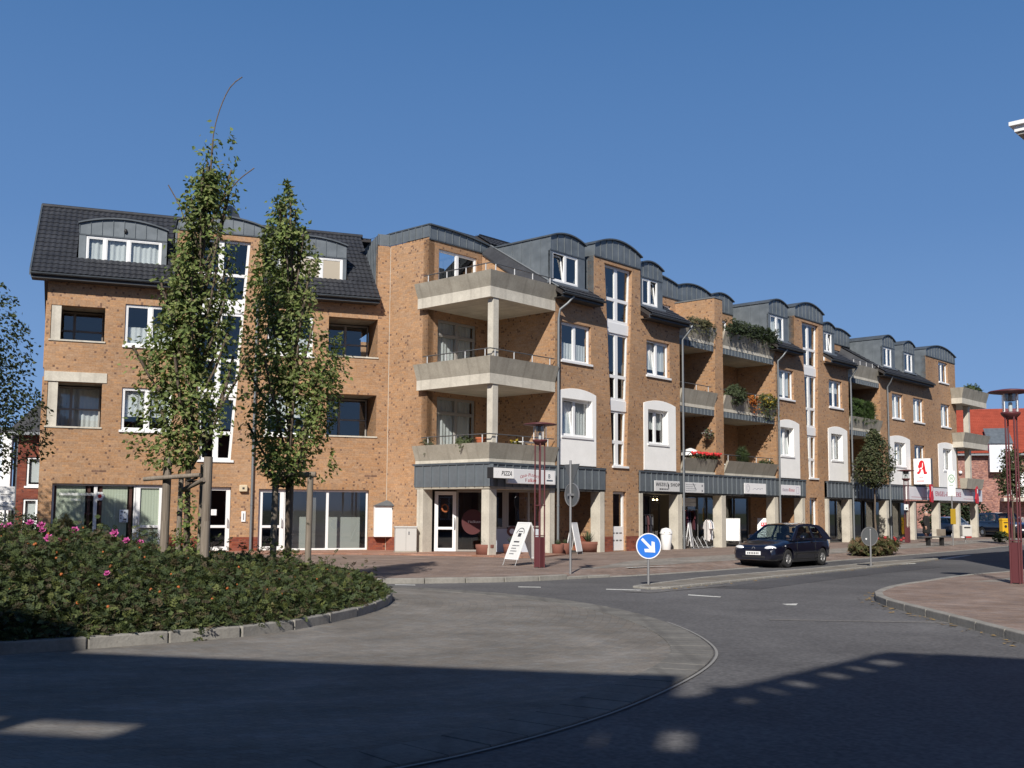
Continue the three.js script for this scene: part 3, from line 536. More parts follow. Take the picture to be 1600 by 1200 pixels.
// ---- corner tower, side B, and the balcony recess behind it
{
  H('brick_wall', slab(rect(-5.8, -3.52, -.2, 12.26), [], .3), M.brick, FB);
  H('expansion_joint', box(-5.77, -5.745, 0, 12.2, -.01, .004), M.concreteLight, FB);
  H('plinth', box(-5.76, -3.75, -.2, .58, -.05, .004), M.plinth, FB);
  zincRow(FB, -5.8, -3.49, 12.27, 12.74, .03, 6);
  H('zinc_coping', box(-5.85, -3.45, 12.74, 12.79, -.3, .06), M.zincDark, FB);
  const P = { pos: new THREE.Vector3(0, 0, -3.52), rot: 0 };
  H('brick_wall', slab([[.05, 3.3], [3.5, 3.3], [3.5, 9.4], [4.15, 9.4], [4.15, 12.2], [.05, 12.2]], [rect(.58, 2.75, 3.5, 6.05), rect(.58, 2.75, 6.62, 9.1), rect(.58, 2.75, 9.9, 11.9)], .3), M.brick, P);
  windowPart(P, .58, 2.75, 3.5, 6.05, { z: -.08, mat: M.greyFrame, cols: [.52], rows: [.76], sill: false, mull: .1, curtain: .95 });
  windowPart(P, .58, 2.75, 6.62, 9.1, { z: -.08, mat: M.greyFrame, cols: [.52], rows: [.76], sill: false, mull: .1, curtain: .75 });
  windowPart(P, .58, 2.75, 9.9, 11.9, { z: -.06, cols: [.5], sill: false });
  zincCap(P, .06, 4.15, 12.22, 12.52, 12.74, .03, .4, 10, { fn: (x) => 12.755 - .34 * Math.pow(Math.max(0, x - .7) / 3.45, 2) });
  // hipped tile roof of the tower
  const hip = (a, b, c, d) => part('roof_tiles', quad(a, b, c, d), M.tile, house);
  const z0 = -3.52, yT = 13.36, k = 1.45;
  hip([.05, 12.77, -8], [.05, 12.77, z0], [k, yT, z0 - k], [k, yT, -8]); hip([.05, 12.6, z0], [4.3, 12.6, z0], [4.3, yT, z0 - k], [k, yT, z0 - k]); hip([k, yT, -8], [k, yT, z0 - k], [4.3, yT, z0 - k], [4.3, yT, -8]);
  // balconies: slab, flared parapet, rail
  for (const [ya, yb, yc] of [[3.385, 3.5, 4.07], [6.22, 6.6, 7.2], [9.4, 9.8, 10.35]]) {
    H('balcony_slab', merge([box(-.2, 3.5, ya, yb, -3.52, .02), box(-.2, .05, ya, yb, -3.85, -3.52)]), M.concreteLight, FC);
    flared('parapet', [[-.2, -3.85], [-.2, .02], [3.5, .02]].map(([s, t]) => [s, t]), yb + .004, yc, .2, .13, M.concrete, FC);
    if (ya > 4) railing(FC, [[-.22, -3.5], [-.22, .05], [3.4, .05]], yc - .05, yc + .3, 1.2); else railing(FC, [[-.22, -3.5], [-.22, .05], [3.4, .05]], yc - .05, yc + .32, 1.5);
  }
  for (const [a, b] of [[4.0, 6.22], [7.1, 9.4]]) H('column', rbox(.0, .3, a - .5, b, -.3, -.02, .012), M.concreteLight, FC);
  H('brick_wall', box(3.5, 3.8, 3.3, 9.9, -3.82, -.345), M.brick, FC);
  // zinc band round the corner and its columns
  zincRow(FB, -3.82, .25, 2.5, 3.3, .27, 9); zincRow(FC, -.22, 3.5, 2.5, 3.3, .06, 9);
  H('band_coping', merge([box(-.26, 3.5, 3.302, 3.38, -.2, .1), box(-.26, .04, 3.302, 3.38, -3.9, -.2)]), M.zincDark, FC);
  H('band_soffit', merge([box(-.2, 3.5, 2.42, 2.498, -3.5, .04), box(-.2, .04, 2.42, 2.498, -3.85, -3.5)]), M.concrete, FC);
  H('column', rbox(-.2, .3, -.1, 2.42, -3.74, -3.4, .012), M.concreteLight, FC);
  H('column', rbox(-.16, .24, -.1, 2.42, -.38, .0, .012), M.concreteLight, FC);
  H('column', rbox(3.2, 3.5, -.1, 2.42, -.5, .02, .012), M.concreteLight, FC);
  // pizzeria front on the diagonal
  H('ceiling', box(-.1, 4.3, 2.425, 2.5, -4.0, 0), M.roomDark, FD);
  const d = H('door', slab(rect(.12, .95, .07, 2.36), [rect(.26, .81, .2, .9), rect(.26, .81, 1.0, 2.22)], .07, 0, .008), M.white, FD);
  part('pane', quad([.24, .18, -.03], [.83, .18, -.03], [.83, 2.24, -.03], [.24, 2.24, -.03]), M.glass, d);
  part('handle', tube([[.89, .9, 0], [.89, .95, .07], [.89, 1.3, .07], [.89, 1.35, 0]], .018, 6), M.steel, d);
  windowPart(FD, .96, 2.12, .07, 2.4, { z: 0, cols: [], w: .07, sill: false, sash: false, name: 'shop_window', mat: M.greyFrame });
  windowPart(FD, 2.12, 2.78, .95, 2.4, { z: 0, cols: [], w: .06, sill: false, sash: false, name: 'shop_window', mat: M.greyFrame });
  windowPart(FD, 2.9, 4.3, 1.0, 2.4, { z: 0, cols: [.6], w: .06, mull: .08, sill: false, sash: false, name: 'shop_window', mat: M.greyFrame });
  H('panel', rbox(2.13, 4.34, .05, .945, -.07, .0, .01), M.panelGrey ??= std({ color: lin(.42, .45, .5), roughness: .6 }), FD);
  H('panel', rbox(2.785, 2.895, .95, 2.42, -.07, .0, .01), M.greyFrame, FD);
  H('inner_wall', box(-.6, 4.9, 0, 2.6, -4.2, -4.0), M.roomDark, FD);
  for (const y of [3.3, 6.42, 9.46]) H('floor_slab', box(.4, 3.45, y - .25, y - .01, -8.5, -3.83), M.room, FC);
  H('inner_wall', box(.4, 4.1, .05, 12.2, -7.0, -6.8), M.room, FC);
}
// ---- facade C: the long street front, s along the street, t outwards
const eC = { z0: .5, y0: 10.12, z1: -4.2, y1: 13.1 }, roofC = (z) => lerp(eC.y0, eC.y1, (eC.z0 - z) / (eC.z0 - eC.z1));
const arch = (x0, x1, y0, ye, ym, n = 10) => { const p = [[x0, y0], [x1, y0]]; for (let i = n; i >= 0; i--) { const x = lerp(x0, x1, i / n); p.push([x, arcY(x, x0, x1, ye, ym)]); } return p; };
function whitePanel(x0, x1, wx0, wx1, o = {}) {                   // white rendered bay with an arched head round a window
  H('render_panel', slab(arch(x0, x1, 3.42, 6.3, 6.47), [rect(wx0, wx1, 4.55, 6.04)], .3, .03, .008), M.plaster, FC);
  windowPart(FC, wx0, wx1, 4.55, 6.04, { z: -.15, ...o });
}
function stairC(s0, at, far) {                                    // tapering stair glazing, s0 = centre
  const L = (y) => s0 - lerp(.48, 1.02, (y - 3.5) / 8.4), R = (y) => s0 + lerp(.48, .95, (y - 3.5) / 8.4);
  const hole = [[L(3.5), 3.5], [R(3.5), 3.5], [R(11.9), 11.9], [L(11.9), 11.9]];
  return { hole, build() {
    const m = H('stair_window', slab(hole, [[4.58, 5.72], [3.58, 4.44], [7.32, 8.98], [6.35, 7.18], [10.56, 11.8], [9.64, 10.42]].flatMap(([a, b]) => [-1, 1].map((k) => {
      const mid = (y) => (L(y) + R(y)) / 2, l = (y) => (k < 0 ? L(y) + .08 : mid(y) + .11), r = (y) => (k < 0 ? mid(y) - .11 : R(y) - .08);
      return [[l(a), a], [r(a), a], [r(b), b], [l(b), b]];
    })), .08, -.16, .006), M.white, FC);
    for (const [a, b] of [[3.54, 5.76], [6.3, 9.02], [9.6, 11.85]]) part('pane', quad([L(a), a, -.2], [R(a), a, -.2], [R(b), b, -.2], [L(b), b, -.2]), M.glass, m);
    for (const y of [5.8, 9.06]) part('spandrel', slab([[L(y) - .0, y], [R(y), y], [R(y + .45), y + .45], [L(y + .45), y + .45]], [], .05, -.11, .01), M.white, m);
    part('sill', rbox(L(3.5) - .06, R(3.5) + .1, 3.42, 3.51, -.2, .07, .01), M.white, m);
    part('stair_flight', slab([[L(5), 3.2], [R(5) + .3, 3.2], [R(5) + .3, 3.5], [L(5), 5.0]], [], .1, -1.2), M.curtain, m);
    part('stair_flight', slab([[L(8), 9.6], [R(9), 11.4], [R(9), 11.1], [L(8), 9.3]], [], .1, -1.2), M.curtain, m);
    part('stair_flight', slab([[L(8), 6.5], [R(9), 8.3], [R(9), 8.0], [L(8), 6.2]], [], .1, -1.2), M.curtain, m);
  } };
}
const fin = (s0, s1, d = .45) => H('column', rbox(s0, s1, -.1, 2.42, -d, .03, .015), M.concreteLight, FC);
function band(s0, s1, n) {
  zincRow(FC, s0, s1, 2.5, 3.3, .06, n); H('band_coping', box(s0, s1, 3.302, 3.38, -.2, .1), M.zincDark, FC);
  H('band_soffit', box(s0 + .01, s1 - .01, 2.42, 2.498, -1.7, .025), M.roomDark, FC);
}
function plinthBits(list) { for (const [a, b] of list) H('plinth', box(a, b, -.2, .62, -.05, .004), M.plinth, FC); }
// a half unit: stair tower in the middle, a bay on each side
function unit(a, b, ta, tb, sc, left, right) {                     // a..b whole, ta..tb tower
  const st = stairC(sc), door = rect(sc - .48, sc + .45, .02, 2.46);
  const holes = [st.hole, ...left.w.concat(right.w).map((w) => rect(w[0], w[1], 7.52, 9.08)), ...[left, right].map((q) => arch(q.p[0] + .12, q.p[1] - .12, 3.6, 6.18, 6.3))];
  H('brick_wall', slab([[a, 3.39], [ta + .66, 3.39], [ta + .66, -.2], [tb - .2, -.2], [tb - .2, 3.39], [b, 3.39], [b, 10.06], [tb, 10.06], [tb, 12.1], [ta, 12.1], [ta, 10.06], [a, 10.06]], [...holes, door], .34), M.brick, FC);
  st.build();
  for (const q of [left, right]) {
    for (const w of q.w) windowPart(FC, w[0], w[1], 7.52, 9.08, { z: -.12, ...(q.wo ?? {}) });
    whitePanel(q.p[0], q.p[1], q.pw[0], q.pw[1], q.po ?? {});
    band(q.band[0], q.band[1], q.band[2]);
  }
  const d = H('door', slab(rect(sc - .48, sc + .45, .03, 2.45), [rect(sc - .38, sc + .35, 1.02, 2.36)], .08, -.14, .008), M.white, FC);
  part('pane', quad([sc - .38, 1.0, -.19], [sc + .35, 1.0, -.19], [sc + .35, 2.37, -.19], [sc - .38, 2.37, -.19]), M.glass, d);
  for (const y of [.72, .42]) for (const k of [0, 1, 2]) part('letter_slot', rbox(sc - .36 + k * .25, sc - .18 + k * .25, y, y + .06, -.16, -.13, .008), M.steel, d);
  plinthBits([[ta + .662, sc - .48], [sc + .45, tb - .202]]);
  zincCap(FC, ta, tb, 12.11, 12.62, 13.0, .03, 3.0, 8); cheek(FC, ta, 12.6, -.01, roofC, -4, 4); cheek(FC, tb - .06, 12.6, -.01, roofC, -4, 2);
  for (const y of [3.37, 6.42, 9.46]) H('floor_slab', box(a + .35, b - .05, y - .2, y, -8.5, -.345), M.room, FC);
  for (const x of [a + .3, ta + .1, tb - .1, b - .05]) H('inner_wall', box(x - .06, x + .06, 3.4, 9.4, -5.2, -.345), M.room, FC);
  H('inner_wall', box(ta, tb, 3.4, 12.1, -3.3, -3.2), M.room, FC);
  H('inner_wall', box(a + .3, b - .05, 0, 12, -5.4, -5.2), M.room, FC);
}
unit(3.5, 12.32, 6.0, 9.28, 7.74,
  { w: [[3.9, 5.8]], wo: { curtain: -.45 }, p: [3.68, 6.11], pw: [3.93, 5.83], po: { tilt: 0, curtain: .9 }, band: [3.5, 6.68, 7] },
  { w: [[9.72, 11.5]], wo: { tilt: 0, curtain: .75 }, p: [9.46, 11.93], pw: [9.78, 11.3], po: { curtain: .5 }, band: [9.08, 12.42, 8] });
unit(21.25, 29.95, 23.46, 26.8, 25.3,
  { w: [[21.58, 23.25]], wo: { curtain: .8 }, p: [21.42, 23.75], pw: [21.65, 23.1], po: { tilt: 1, curtain: .9 }, band: [21.3, 24.3, 7] },
  { w: [[27.42, 29.1]], wo: { curtain: .4 }, p: [27.16, 29.6], pw: [27.52, 28.95], po: { curtain: .85 }, band: [26.85, 30.0, 7] });
const DZ = -.12;
dormer(FC, 3.35, 5.55, 10.62, 11.87, 12.42, 12.64, DZ, roofC, 3.5, 5.12, { n: 5, back: 3.6, seams: 6, win: { tilt: 0 } });
dormer(FC, 9.3, 11.17, 10.62, 11.86, 12.36, 12.6, DZ, roofC, 9.6, 10.8, { n: 5, back: 3.6, win: { tilt: 1 } });
dormer(FC, 20.85, 22.95, 10.6, 11.9, 12.46, 12.72, DZ, roofC, 21.05, 22.5, { n: 5, back: 3.6, seams: 6, win: { curtain: .9 } });
dormer(FC, 26.84, 28.5, 10.62, 11.8, 12.1, 12.32, DZ, roofC, 27.2, 28.2, { n: 5, back: 3.4, win: { tilt: 1 } });
// left end of the roof: a short tiled hip falling towards the corner terrace, brick below it
H('hip_roof', merge([quad([2.98, 9.85, -.02], [3.33, 10.48, -.02], [3.33, 12.5, -3.3], [2.98, 12.16, -3.45]), quad([2.97, 9.79, -.02], [2.98, 9.85, -.02], [2.98, 12.16, -3.45], [2.97, 12.08, -3.45])]), M.tile, FC);
H('hip_roof', tube([[3.33, 10.3, .34], [3.33, 12.52, -3.3]], .035, 6), M.pipe, FC);
{ const g = new THREE.ExtrudeGeometry(shapeOf([[-3.5, 9.81], [-.02, 9.81], [-.02, 9.82], [-3.5, 12.1]]), { depth: .24, bevelEnabled: false }); g.rotateY(-Math.PI / 2); g.translate(3.27, 0, 0); H('gable_wall', uvm(g), M.brick, FC); }
// roof fields between: eave strips under the dormers, full slopes beside and above them
for (const [a, b, c, d] of [[3.34, 6.0, 0, .125], [5.5, 6.0, .125, 1], [3.34, 5.5, .84, 1], [9.28, 12.36, 0, .125], [11.12, 12.36, .125, .5], [9.28, 11.12, .84, 1], [11.12, 12.36, .84, 1], [6.0, 9.28, .86, 1], [12.36, 20.88, .86, 1],
  [20.6, 23.46, 0, .125], [22.9, 23.46, .125, 1], [20.88, 22.9, .84, 1], [26.8, 29.98, 0, .125], [28.46, 29.98, .125, .5], [26.8, 30.5, .86, 1], [30.5, 34.2, .86, 1], [33.9, 41.9, 0, .125], [33.9, 35.18, .125, 1], [37.05, 38.48, .125, 1], [35.18, 37.05, .84, 1], [38.48, 40.26, .84, 1], [40.26, 41.9, .125, 1]]) roofField(FC, a, b, c, d, eC);
for (const [a, b] of [[3.36, 6.02], [9.26, 12.4], [20.6, 23.48], [26.78, 30.0], [33.9, 41.95]]) eave(FC, a, b, eC);
H('roof', (() => { const g = new THREE.ExtrudeGeometry(shapeOf([[-4.25, 13.05], [-4.2, 13.22], [-9, 10.3], [-9, 10.1]]), { depth: 43.6, bevelEnabled: false }); g.rotateY(-Math.PI / 2); g.translate(47.2, 0, 0); return uvm(g); })(), M.tile, FC);
H('rear_wall', box(3.2, 47.2, 3, 10.1, -9, -8.7), M.brick, FC);

H('hip_roof', merge([quad([33.5, 9.85, -.02], [33.88, 10.48, -.02], [33.88, 12.5, -3.3], [33.5, 12.16, -3.45]), quad([33.49, 9.79, -.02], [33.5, 9.85, -.02], [33.5, 12.16, -3.45], [33.49, 12.08, -3.45])]), M.tile, FC);
// loggias between the units
function loggias(s0, s1, fins, o) {
  // terrace storey set back, with waved zinc heads
  H('setback_wall', slab(rect(s0 - .9, s1 - .4, 9.4, 12.05), o.doors.map(([a, b]) => rect(a, b, 9.5, 11.6)), .3, -2.2), M.brick, FC);
  for (const [a, b] of o.doors) windowPart(FC, a, b, 9.5, 11.6, { z: -2.28, cols: [.5], sill: false, curtain: .6 });
  for (const [a, b] of o.caps) zincCap(FC, a, b, 12.02, 12.72, 12.98, -2.17, 1.9, Math.round((b - a) / .45));
  const bays = []; let x = s0; for (const f of [...fins, [s1, s1]]) { bays.push([x, f[0]]); x = f[1]; }
  for (const f of fins) H('fin_wall', box(f[0], f[1], 3.385, f[2] ?? 11.78, -2.19, .0), M.brick, FC), H('fin_coping', box(f[0] - .03, f[1] + .03, f[2] ?? 11.782, (f[2] ?? 11.782) + .06, -2.2, .03), M.pipe, FC);
  H('loggia_wall', slab(rect(s0 - .3, s1 + .3, 3.385, 9.4), bays.flatMap(([a, b]) => [3.5, 6.55].map((y) => rect(a + .45, Math.min(b - .3, a + 2.6), y, y + 2.2))), .3, -2.2), M.brick, FC);
  bays.forEach(([a, b], k) => { for (const y of [3.5, 6.55]) windowPart(FC, a + .45, Math.min(b - .3, a + 2.6), y, y + 2.2, { z: -2.28, mat: M.greyFrame, cols: [.4], sill: false, sash: false, curtain: y > 5 && k ? .8 : 0 }); });
  for (const [a, b] of bays) for (const [y, top] of [[9.2, 10.28], [6.14, 7.2], [3.385, 4.07]]) {
    const f = y < 4;
    H('balcony_slab', box(a + .004, b - .004, f ? y : y + .28, y + (f ? .1 : .42), -2.19, -.05), M.concreteLight, FC);
    if (!f) { zincRow(FC, a + .01, b - .01, y, y + .26, -.06, Math.max(4, Math.round((b - a) / .3))); H('balcony_soffit', box(a + .004, b - .004, y + .02, y + .277, -2.19, -.095), M.concrete, FC); }
    flared('parapet', f ? [[a + .1, -.06], [b - .16, -.06]] : [[a + .01, -.06], [b - .01, -.06]], y + (f ? .1 : .42), top, f ? .26 : .2, .12, M.concrete, FC);
    if (f || y < 7) railing(FC, [[a + .2, -.1], [b - .2, -.1]], top - .1, top + .3, 1.6);
  }
}
loggias(12.34, 21.23, [[15.36, 16.08]], { doors: [[13.3, 15.0], [18.7, 20.3]], caps: [[11.2, 15.5], [15.5, 18.6], [18.6, 20.84]] });
H('brick_wall', box(21.25, 21.55, 3.385, 9.6, -2.19, -.345), M.brick, FC);
band(12.42, 21.3, 21);
loggias(30.0, 34.4, [], { doors: [[30.6, 31.8], [32.6, 33.8]], caps: [[28.6, 32.0], [32.0, 35.12]] });
railing(FC, [[30.3, .1], [34.2, .1]], 10.2, 10.55, 1.0);
band(30.0, 35.2, 12);
// last unit, with the tower at its far end
{
  const wins = [[36.18, 37.9], [39.55, 41.3], [44.38, 46.1]];
  H('brick_wall', slab([[34.4, 3.39], [47.3, 3.39], [47.3, 12.1], [41.9, 12.1], [41.9, 10.06], [34.4, 10.06]], [...wins.map((w) => rect(w[0], w[1], 7.52, 9.08)), rect(44.18, 45.9, 10.54, 11.95), rect(39.55, 41.3, 4.5, 6.05), arch(35.6, 38.66, 3.6, 6.18, 6.3), arch(43.76, 46.84, 3.6, 6.18, 6.3)], .34), M.brick, FC);
  for (const w of wins) windowPart(FC, w[0], w[1], 7.52, 9.08, { z: -.12, curtain: .9 });
  windowPart(FC, 44.18, 45.9, 10.54, 11.95, { z: -.12 }); windowPart(FC, 39.55, 41.3, 4.5, 6.05, { z: -.12 });
  whitePanel(35.46, 38.8, 36.3, 38.0, { curtain: .9 }); whitePanel(43.62, 46.97, 44.5, 46.1, { curtain: .8 });
  zincCap(FC, 41.9, 47.3, 12.11, 12.55, 12.98, .03, 3, 11); cheek(FC, 41.9, 12.53, -.01, roofC, -4.1, 5);
  dormer(FC, 35.15, 37.1, 10.68, 11.94, 12.4, 12.68, DZ, roofC, 35.35, 36.6, { n: 5, back: 3.6, seams: 5, win: {} }); dormer(FC, 38.45, 40.3, 10.7, 11.96, 12.45, 12.72, DZ, roofC, 38.65, 39.95, { n: 5, back: 3.6, win: {} });
  H('brick_wall', box(34.4, 34.7, 3.385, 9.6, -2.19, -.345), M.brick, FC);
  H('brick_wall', box(47.0, 47.3, 3.4, 12.1, -8.6, -.345), M.brick, FC);
  for (const y of [3.37, 6.42, 9.46]) H('floor_slab', box(34.75, 46.95, y - .2, y, -8.5, -.345), M.room, FC);
  H('inner_wall', box(34.75, 46.95, .05, 12, -5.4, -5.2), M.room, FC);
  for (const x of [38.8, 43.0]) H('inner_wall', box(x - .06, x + .06, 3.4, 12, -5.2, -.345), M.room, FC);
  band(35.2, 37.7, 6);
  // far corner: balconies on columns over the open passage
  for (const [ya, yb, yc] of [[6.2, 6.58, 7.2], [9.22, 9.6, 10.3]]) {
    H('balcony_slab', box(47.32, 51.4, ya, yb, -2.5, .72), M.concreteLight, FC);
    H('balcony_slab', box(46.4, 47.3, ya, yb, .004, .72), M.concreteLight, FC);
    flared('parapet', [[46.4, .02], [46.4, .72], [51.4, .72]], yb + .004, yc, .22, .13, M.concrete, FC);
  }
  flared('parapet', [[47.4, .1], [47.4, .5], [50.6, .5]], 3.4, 4.9 - .8, .15, .12, M.concrete, FC);
  for (const [a, b] of [[4.0, 6.2], [7.1, 9.22]]) H('column', rbox(48.5, 48.85, a - .6, b, .05, .4, .012), M.concreteLight, FC);
  H('passage_ceiling', box(43.5, 51.4, 2.42, 2.5, -8, .02), M.concrete, FC);
  H('band_coping', box(37.7, 51.6, 3.36, 3.4, -.3, .12), M.zincDark, FC);
  H('beam', box(47.3, 51.6, 2.5, 3.36, -.3, .0), M.concrete, FC);
}
// columns under the band
for (const [a, b] of [[6.34, 6.66], [9.1, 9.36], [12.04, 12.4], [15.75, 16.15], [20.9, 21.3], [23.9, 24.22], [26.86, 27.1], [29.62, 30.0], [34.8, 35.2], [39.1, 39.45], [43.3, 43.65], [47.1, 47.45], [50.7, 51.05]]) fin(a, b);
// brick returns beside the recessed bays and the shop fronts
H('brick_wall', box(6.66, 6.9, -.1, 3.38, -1.6, -.345), M.brick, FC); H('brick_wall', box(24.12, 24.4, -.1, 3.38, -1.6, -.345), M.brick, FC);
H('plinth', box(6.64, 6.66, -.1, .62, -1.58, -.46), M.plinth, FC);
H('brick_wall', box(3.5, 6.66, -.1, 2.42, -1.8, -1.55), M.brick, FC); H('brick_wall', box(21.3, 24.1, -.1, 2.42, -1.8, -1.55), M.brick, FC);
const shopO = { z: -1.5, w: .07, mull: .09, sill: false, sash: false, name: 'shop_window', mat: M.darkFrame };
for (const [a, b, cols] of [[9.1, 12.1, [.42, .7]], [16.1, 20.95, [.18, .46, .72]], [26.9, 29.7, [.5]], [30.0, 34.85, [.25, .5, .75]], [35.2, 39.2, [.33, .66]], [39.4, 43.3, [.3, .65]]]) windowPart(FC, a, b, .05, 2.41, { ...shopO, cols });
windowPart(FC, 14.3, 16.1, .05, 2.41, { ...shopO, cols: [.5] });
windowPart(FC, 12.1, 12.9, .05, 2.41, { ...shopO, cols: [] });
H('floor_slab', box(3.5, 43.3, -.05, .03, -5.2, -.5), M.roomDark, FC);
H('inner_wall', box(43.3, 43.5, 0, 2.42, -8, -1.5), M.concrete, FC);
for (const x of [9.0, 12.2, 16.0, 21.1, 26.8, 30, 35, 39.3]) H('inner_wall', box(x - .05, x + .05, .03, 3.1, -5.2, -1.6), M.room, FC);
H('inner_wall', box(8.9, 43.3, 0.03, 3.1, -5.15, -5.0), M.room, FC);
// rainwater pipes
pipe(FC, 3.58, 10.0, 0, .12, { top: [.45, .52] }); pipe(FC, 12.36, 10.0, 0, .14, { top: [.25, .5] }); pipe(FC, 21.28, 10.0, 0, .14, { top: [.3, .52] }); pipe(FC, 29.96, 10.0, 0, .14, { top: [.1, .5] }); pipe(FC, 35.2, 10.0, 0, .14, { top: [-.1, .52] });
shade(house);
// ------------------------------------------------------------------ trees and plants
const leafGeo = (() => {                                       // a folded pointed leaf of unit length
  const v = [[0, 0, 0], [-.32, .35, .05], [0, .42, -.05], [.32, .35, .05], [0, 1, .08]], t = [[0, 2, 1], [0, 3, 2], [1, 2, 4], [2, 3, 4]], p = [];
  for (const f of t) for (const i of f) p.push(...v[i]);
  const g = new THREE.BufferGeometry(); g.setAttribute('position', new THREE.Float32BufferAttribute(p, 3)); g.computeVertexNormals(); return uvm(g);
})();
const sprigGeo = (() => {                                      // a pinnate sprig: five leaflets and a tip, unit length
  const parts = [], e = new THREE.Euler(), place = (x, y, s, az, el) => { const g = leafGeo.clone(); g.scale(s, s, s); g.rotateX(el); g.rotateZ(az); g.translate(x, y, 0); parts.push(g); };
  for (const [y, s] of [[.15, .38], [.42, .42], [.66, .36]]) { place(0, y, s, 1.05, -.2); place(0, y, s, -1.05, .25); }
  place(0, .72, .42, .1, -.1); return merge(parts);
})();
const needleGeo = (() => { const parts = []; for (let i = 0; i < 7; i++) { const g = leafGeo.clone(); g.scale(.16, .9, .3); g.rotateX((i % 3 - 1) * .4); g.rotateZ((i - 3) * .24); parts.push(g); } return merge(parts); })();
const leafMat = phys({ color: 0xffffff, roughness: .6, transmission: .4, thickness: 0, specularIntensity: .5 });
leafMat.side = THREE.DoubleSide;
function foliage(name, parent, geo, spots, seed, tones, up = .4) {   // spots: [x,y,z,size]; leaves turn their faces up and outwards
  const X = new THREE.Vector3(), Y = new THREE.Vector3(), Z = new THREE.Vector3(), bs = new THREE.Matrix4(), ctr = parent.name.startsWith('rose_bush') ? [0, 0, 1] : [0, 0];
  const m = new THREE.InstancedMesh(geo, leafMat, spots.length), r = rng(seed), q = new THREE.Quaternion(), mt = new THREE.Matrix4(), c = new THREE.Color();
  m.name = name; m.userData.kind = 'stuff'; m.castShadow = m.receiveShadow = true;
  spots.forEach(([x, y, z, s], i) => {
    const ox = x - ctr[0], oz = z - ctr[1], ol = Math.hypot(ox, oz) || 1, out = ctr.length > 2 ? 0 : .75;
    Z.set((r() * 2 - 1) + ox / ol * out, (r() * 2 - 1) * .8 + up + .35, (r() * 2 - 1) + oz / ol * out).normalize(); Y.set(r() * 2 - 1, r() * 1.4 - .8, r() * 2 - 1); X.crossVectors(Y, Z).normalize(); Y.crossVectors(Z, X); q.setFromRotationMatrix(bs.makeBasis(X, Y, Z));
    mt.compose(new THREE.Vector3(x, y, z), q, new THREE.Vector3(s, s, s)); m.setMatrixAt(i, mt);
    const t = tones[Math.floor(r() * tones.length)], k = .75 + r() * .5; m.setColorAt(i, c.setRGB(t[0] * k, t[1] * k, t[2] * k));
  });
  parent.add(m); return m;
}
const clumpN = lattice(32, 404);
function clump(x, y, z, f = 1) {                               // smooth 3-D noise from hashed lattice
  const h = (a, b, c) => clumpN[(((a * 7 + b * 13 + c * 29) % 1024) + 1024) % 1024]; x *= f; y *= f; z *= f;
  const X = Math.floor(x), Y = Math.floor(y), Z = Math.floor(z), s = (t) => t * t * (3 - 2 * t), u = s(x - X), v = s(y - Y), w = s(z - Z), L = lerp;
  return L(L(L(h(X, Y, Z), h(X + 1, Y, Z), u), L(h(X, Y + 1, Z), h(X + 1, Y + 1, Z), u), v), L(L(h(X, Y, Z + 1), h(X + 1, Y, Z + 1), u), L(h(X, Y + 1, Z + 1), h(X + 1, Y + 1, Z + 1), u), v), w);
}
const GREEN = [[.15, .205, .05], [.185, .24, .06], [.125, .18, .045], [.235, .275, .085], [.16, .205, .058], [.185, .19, .07]];
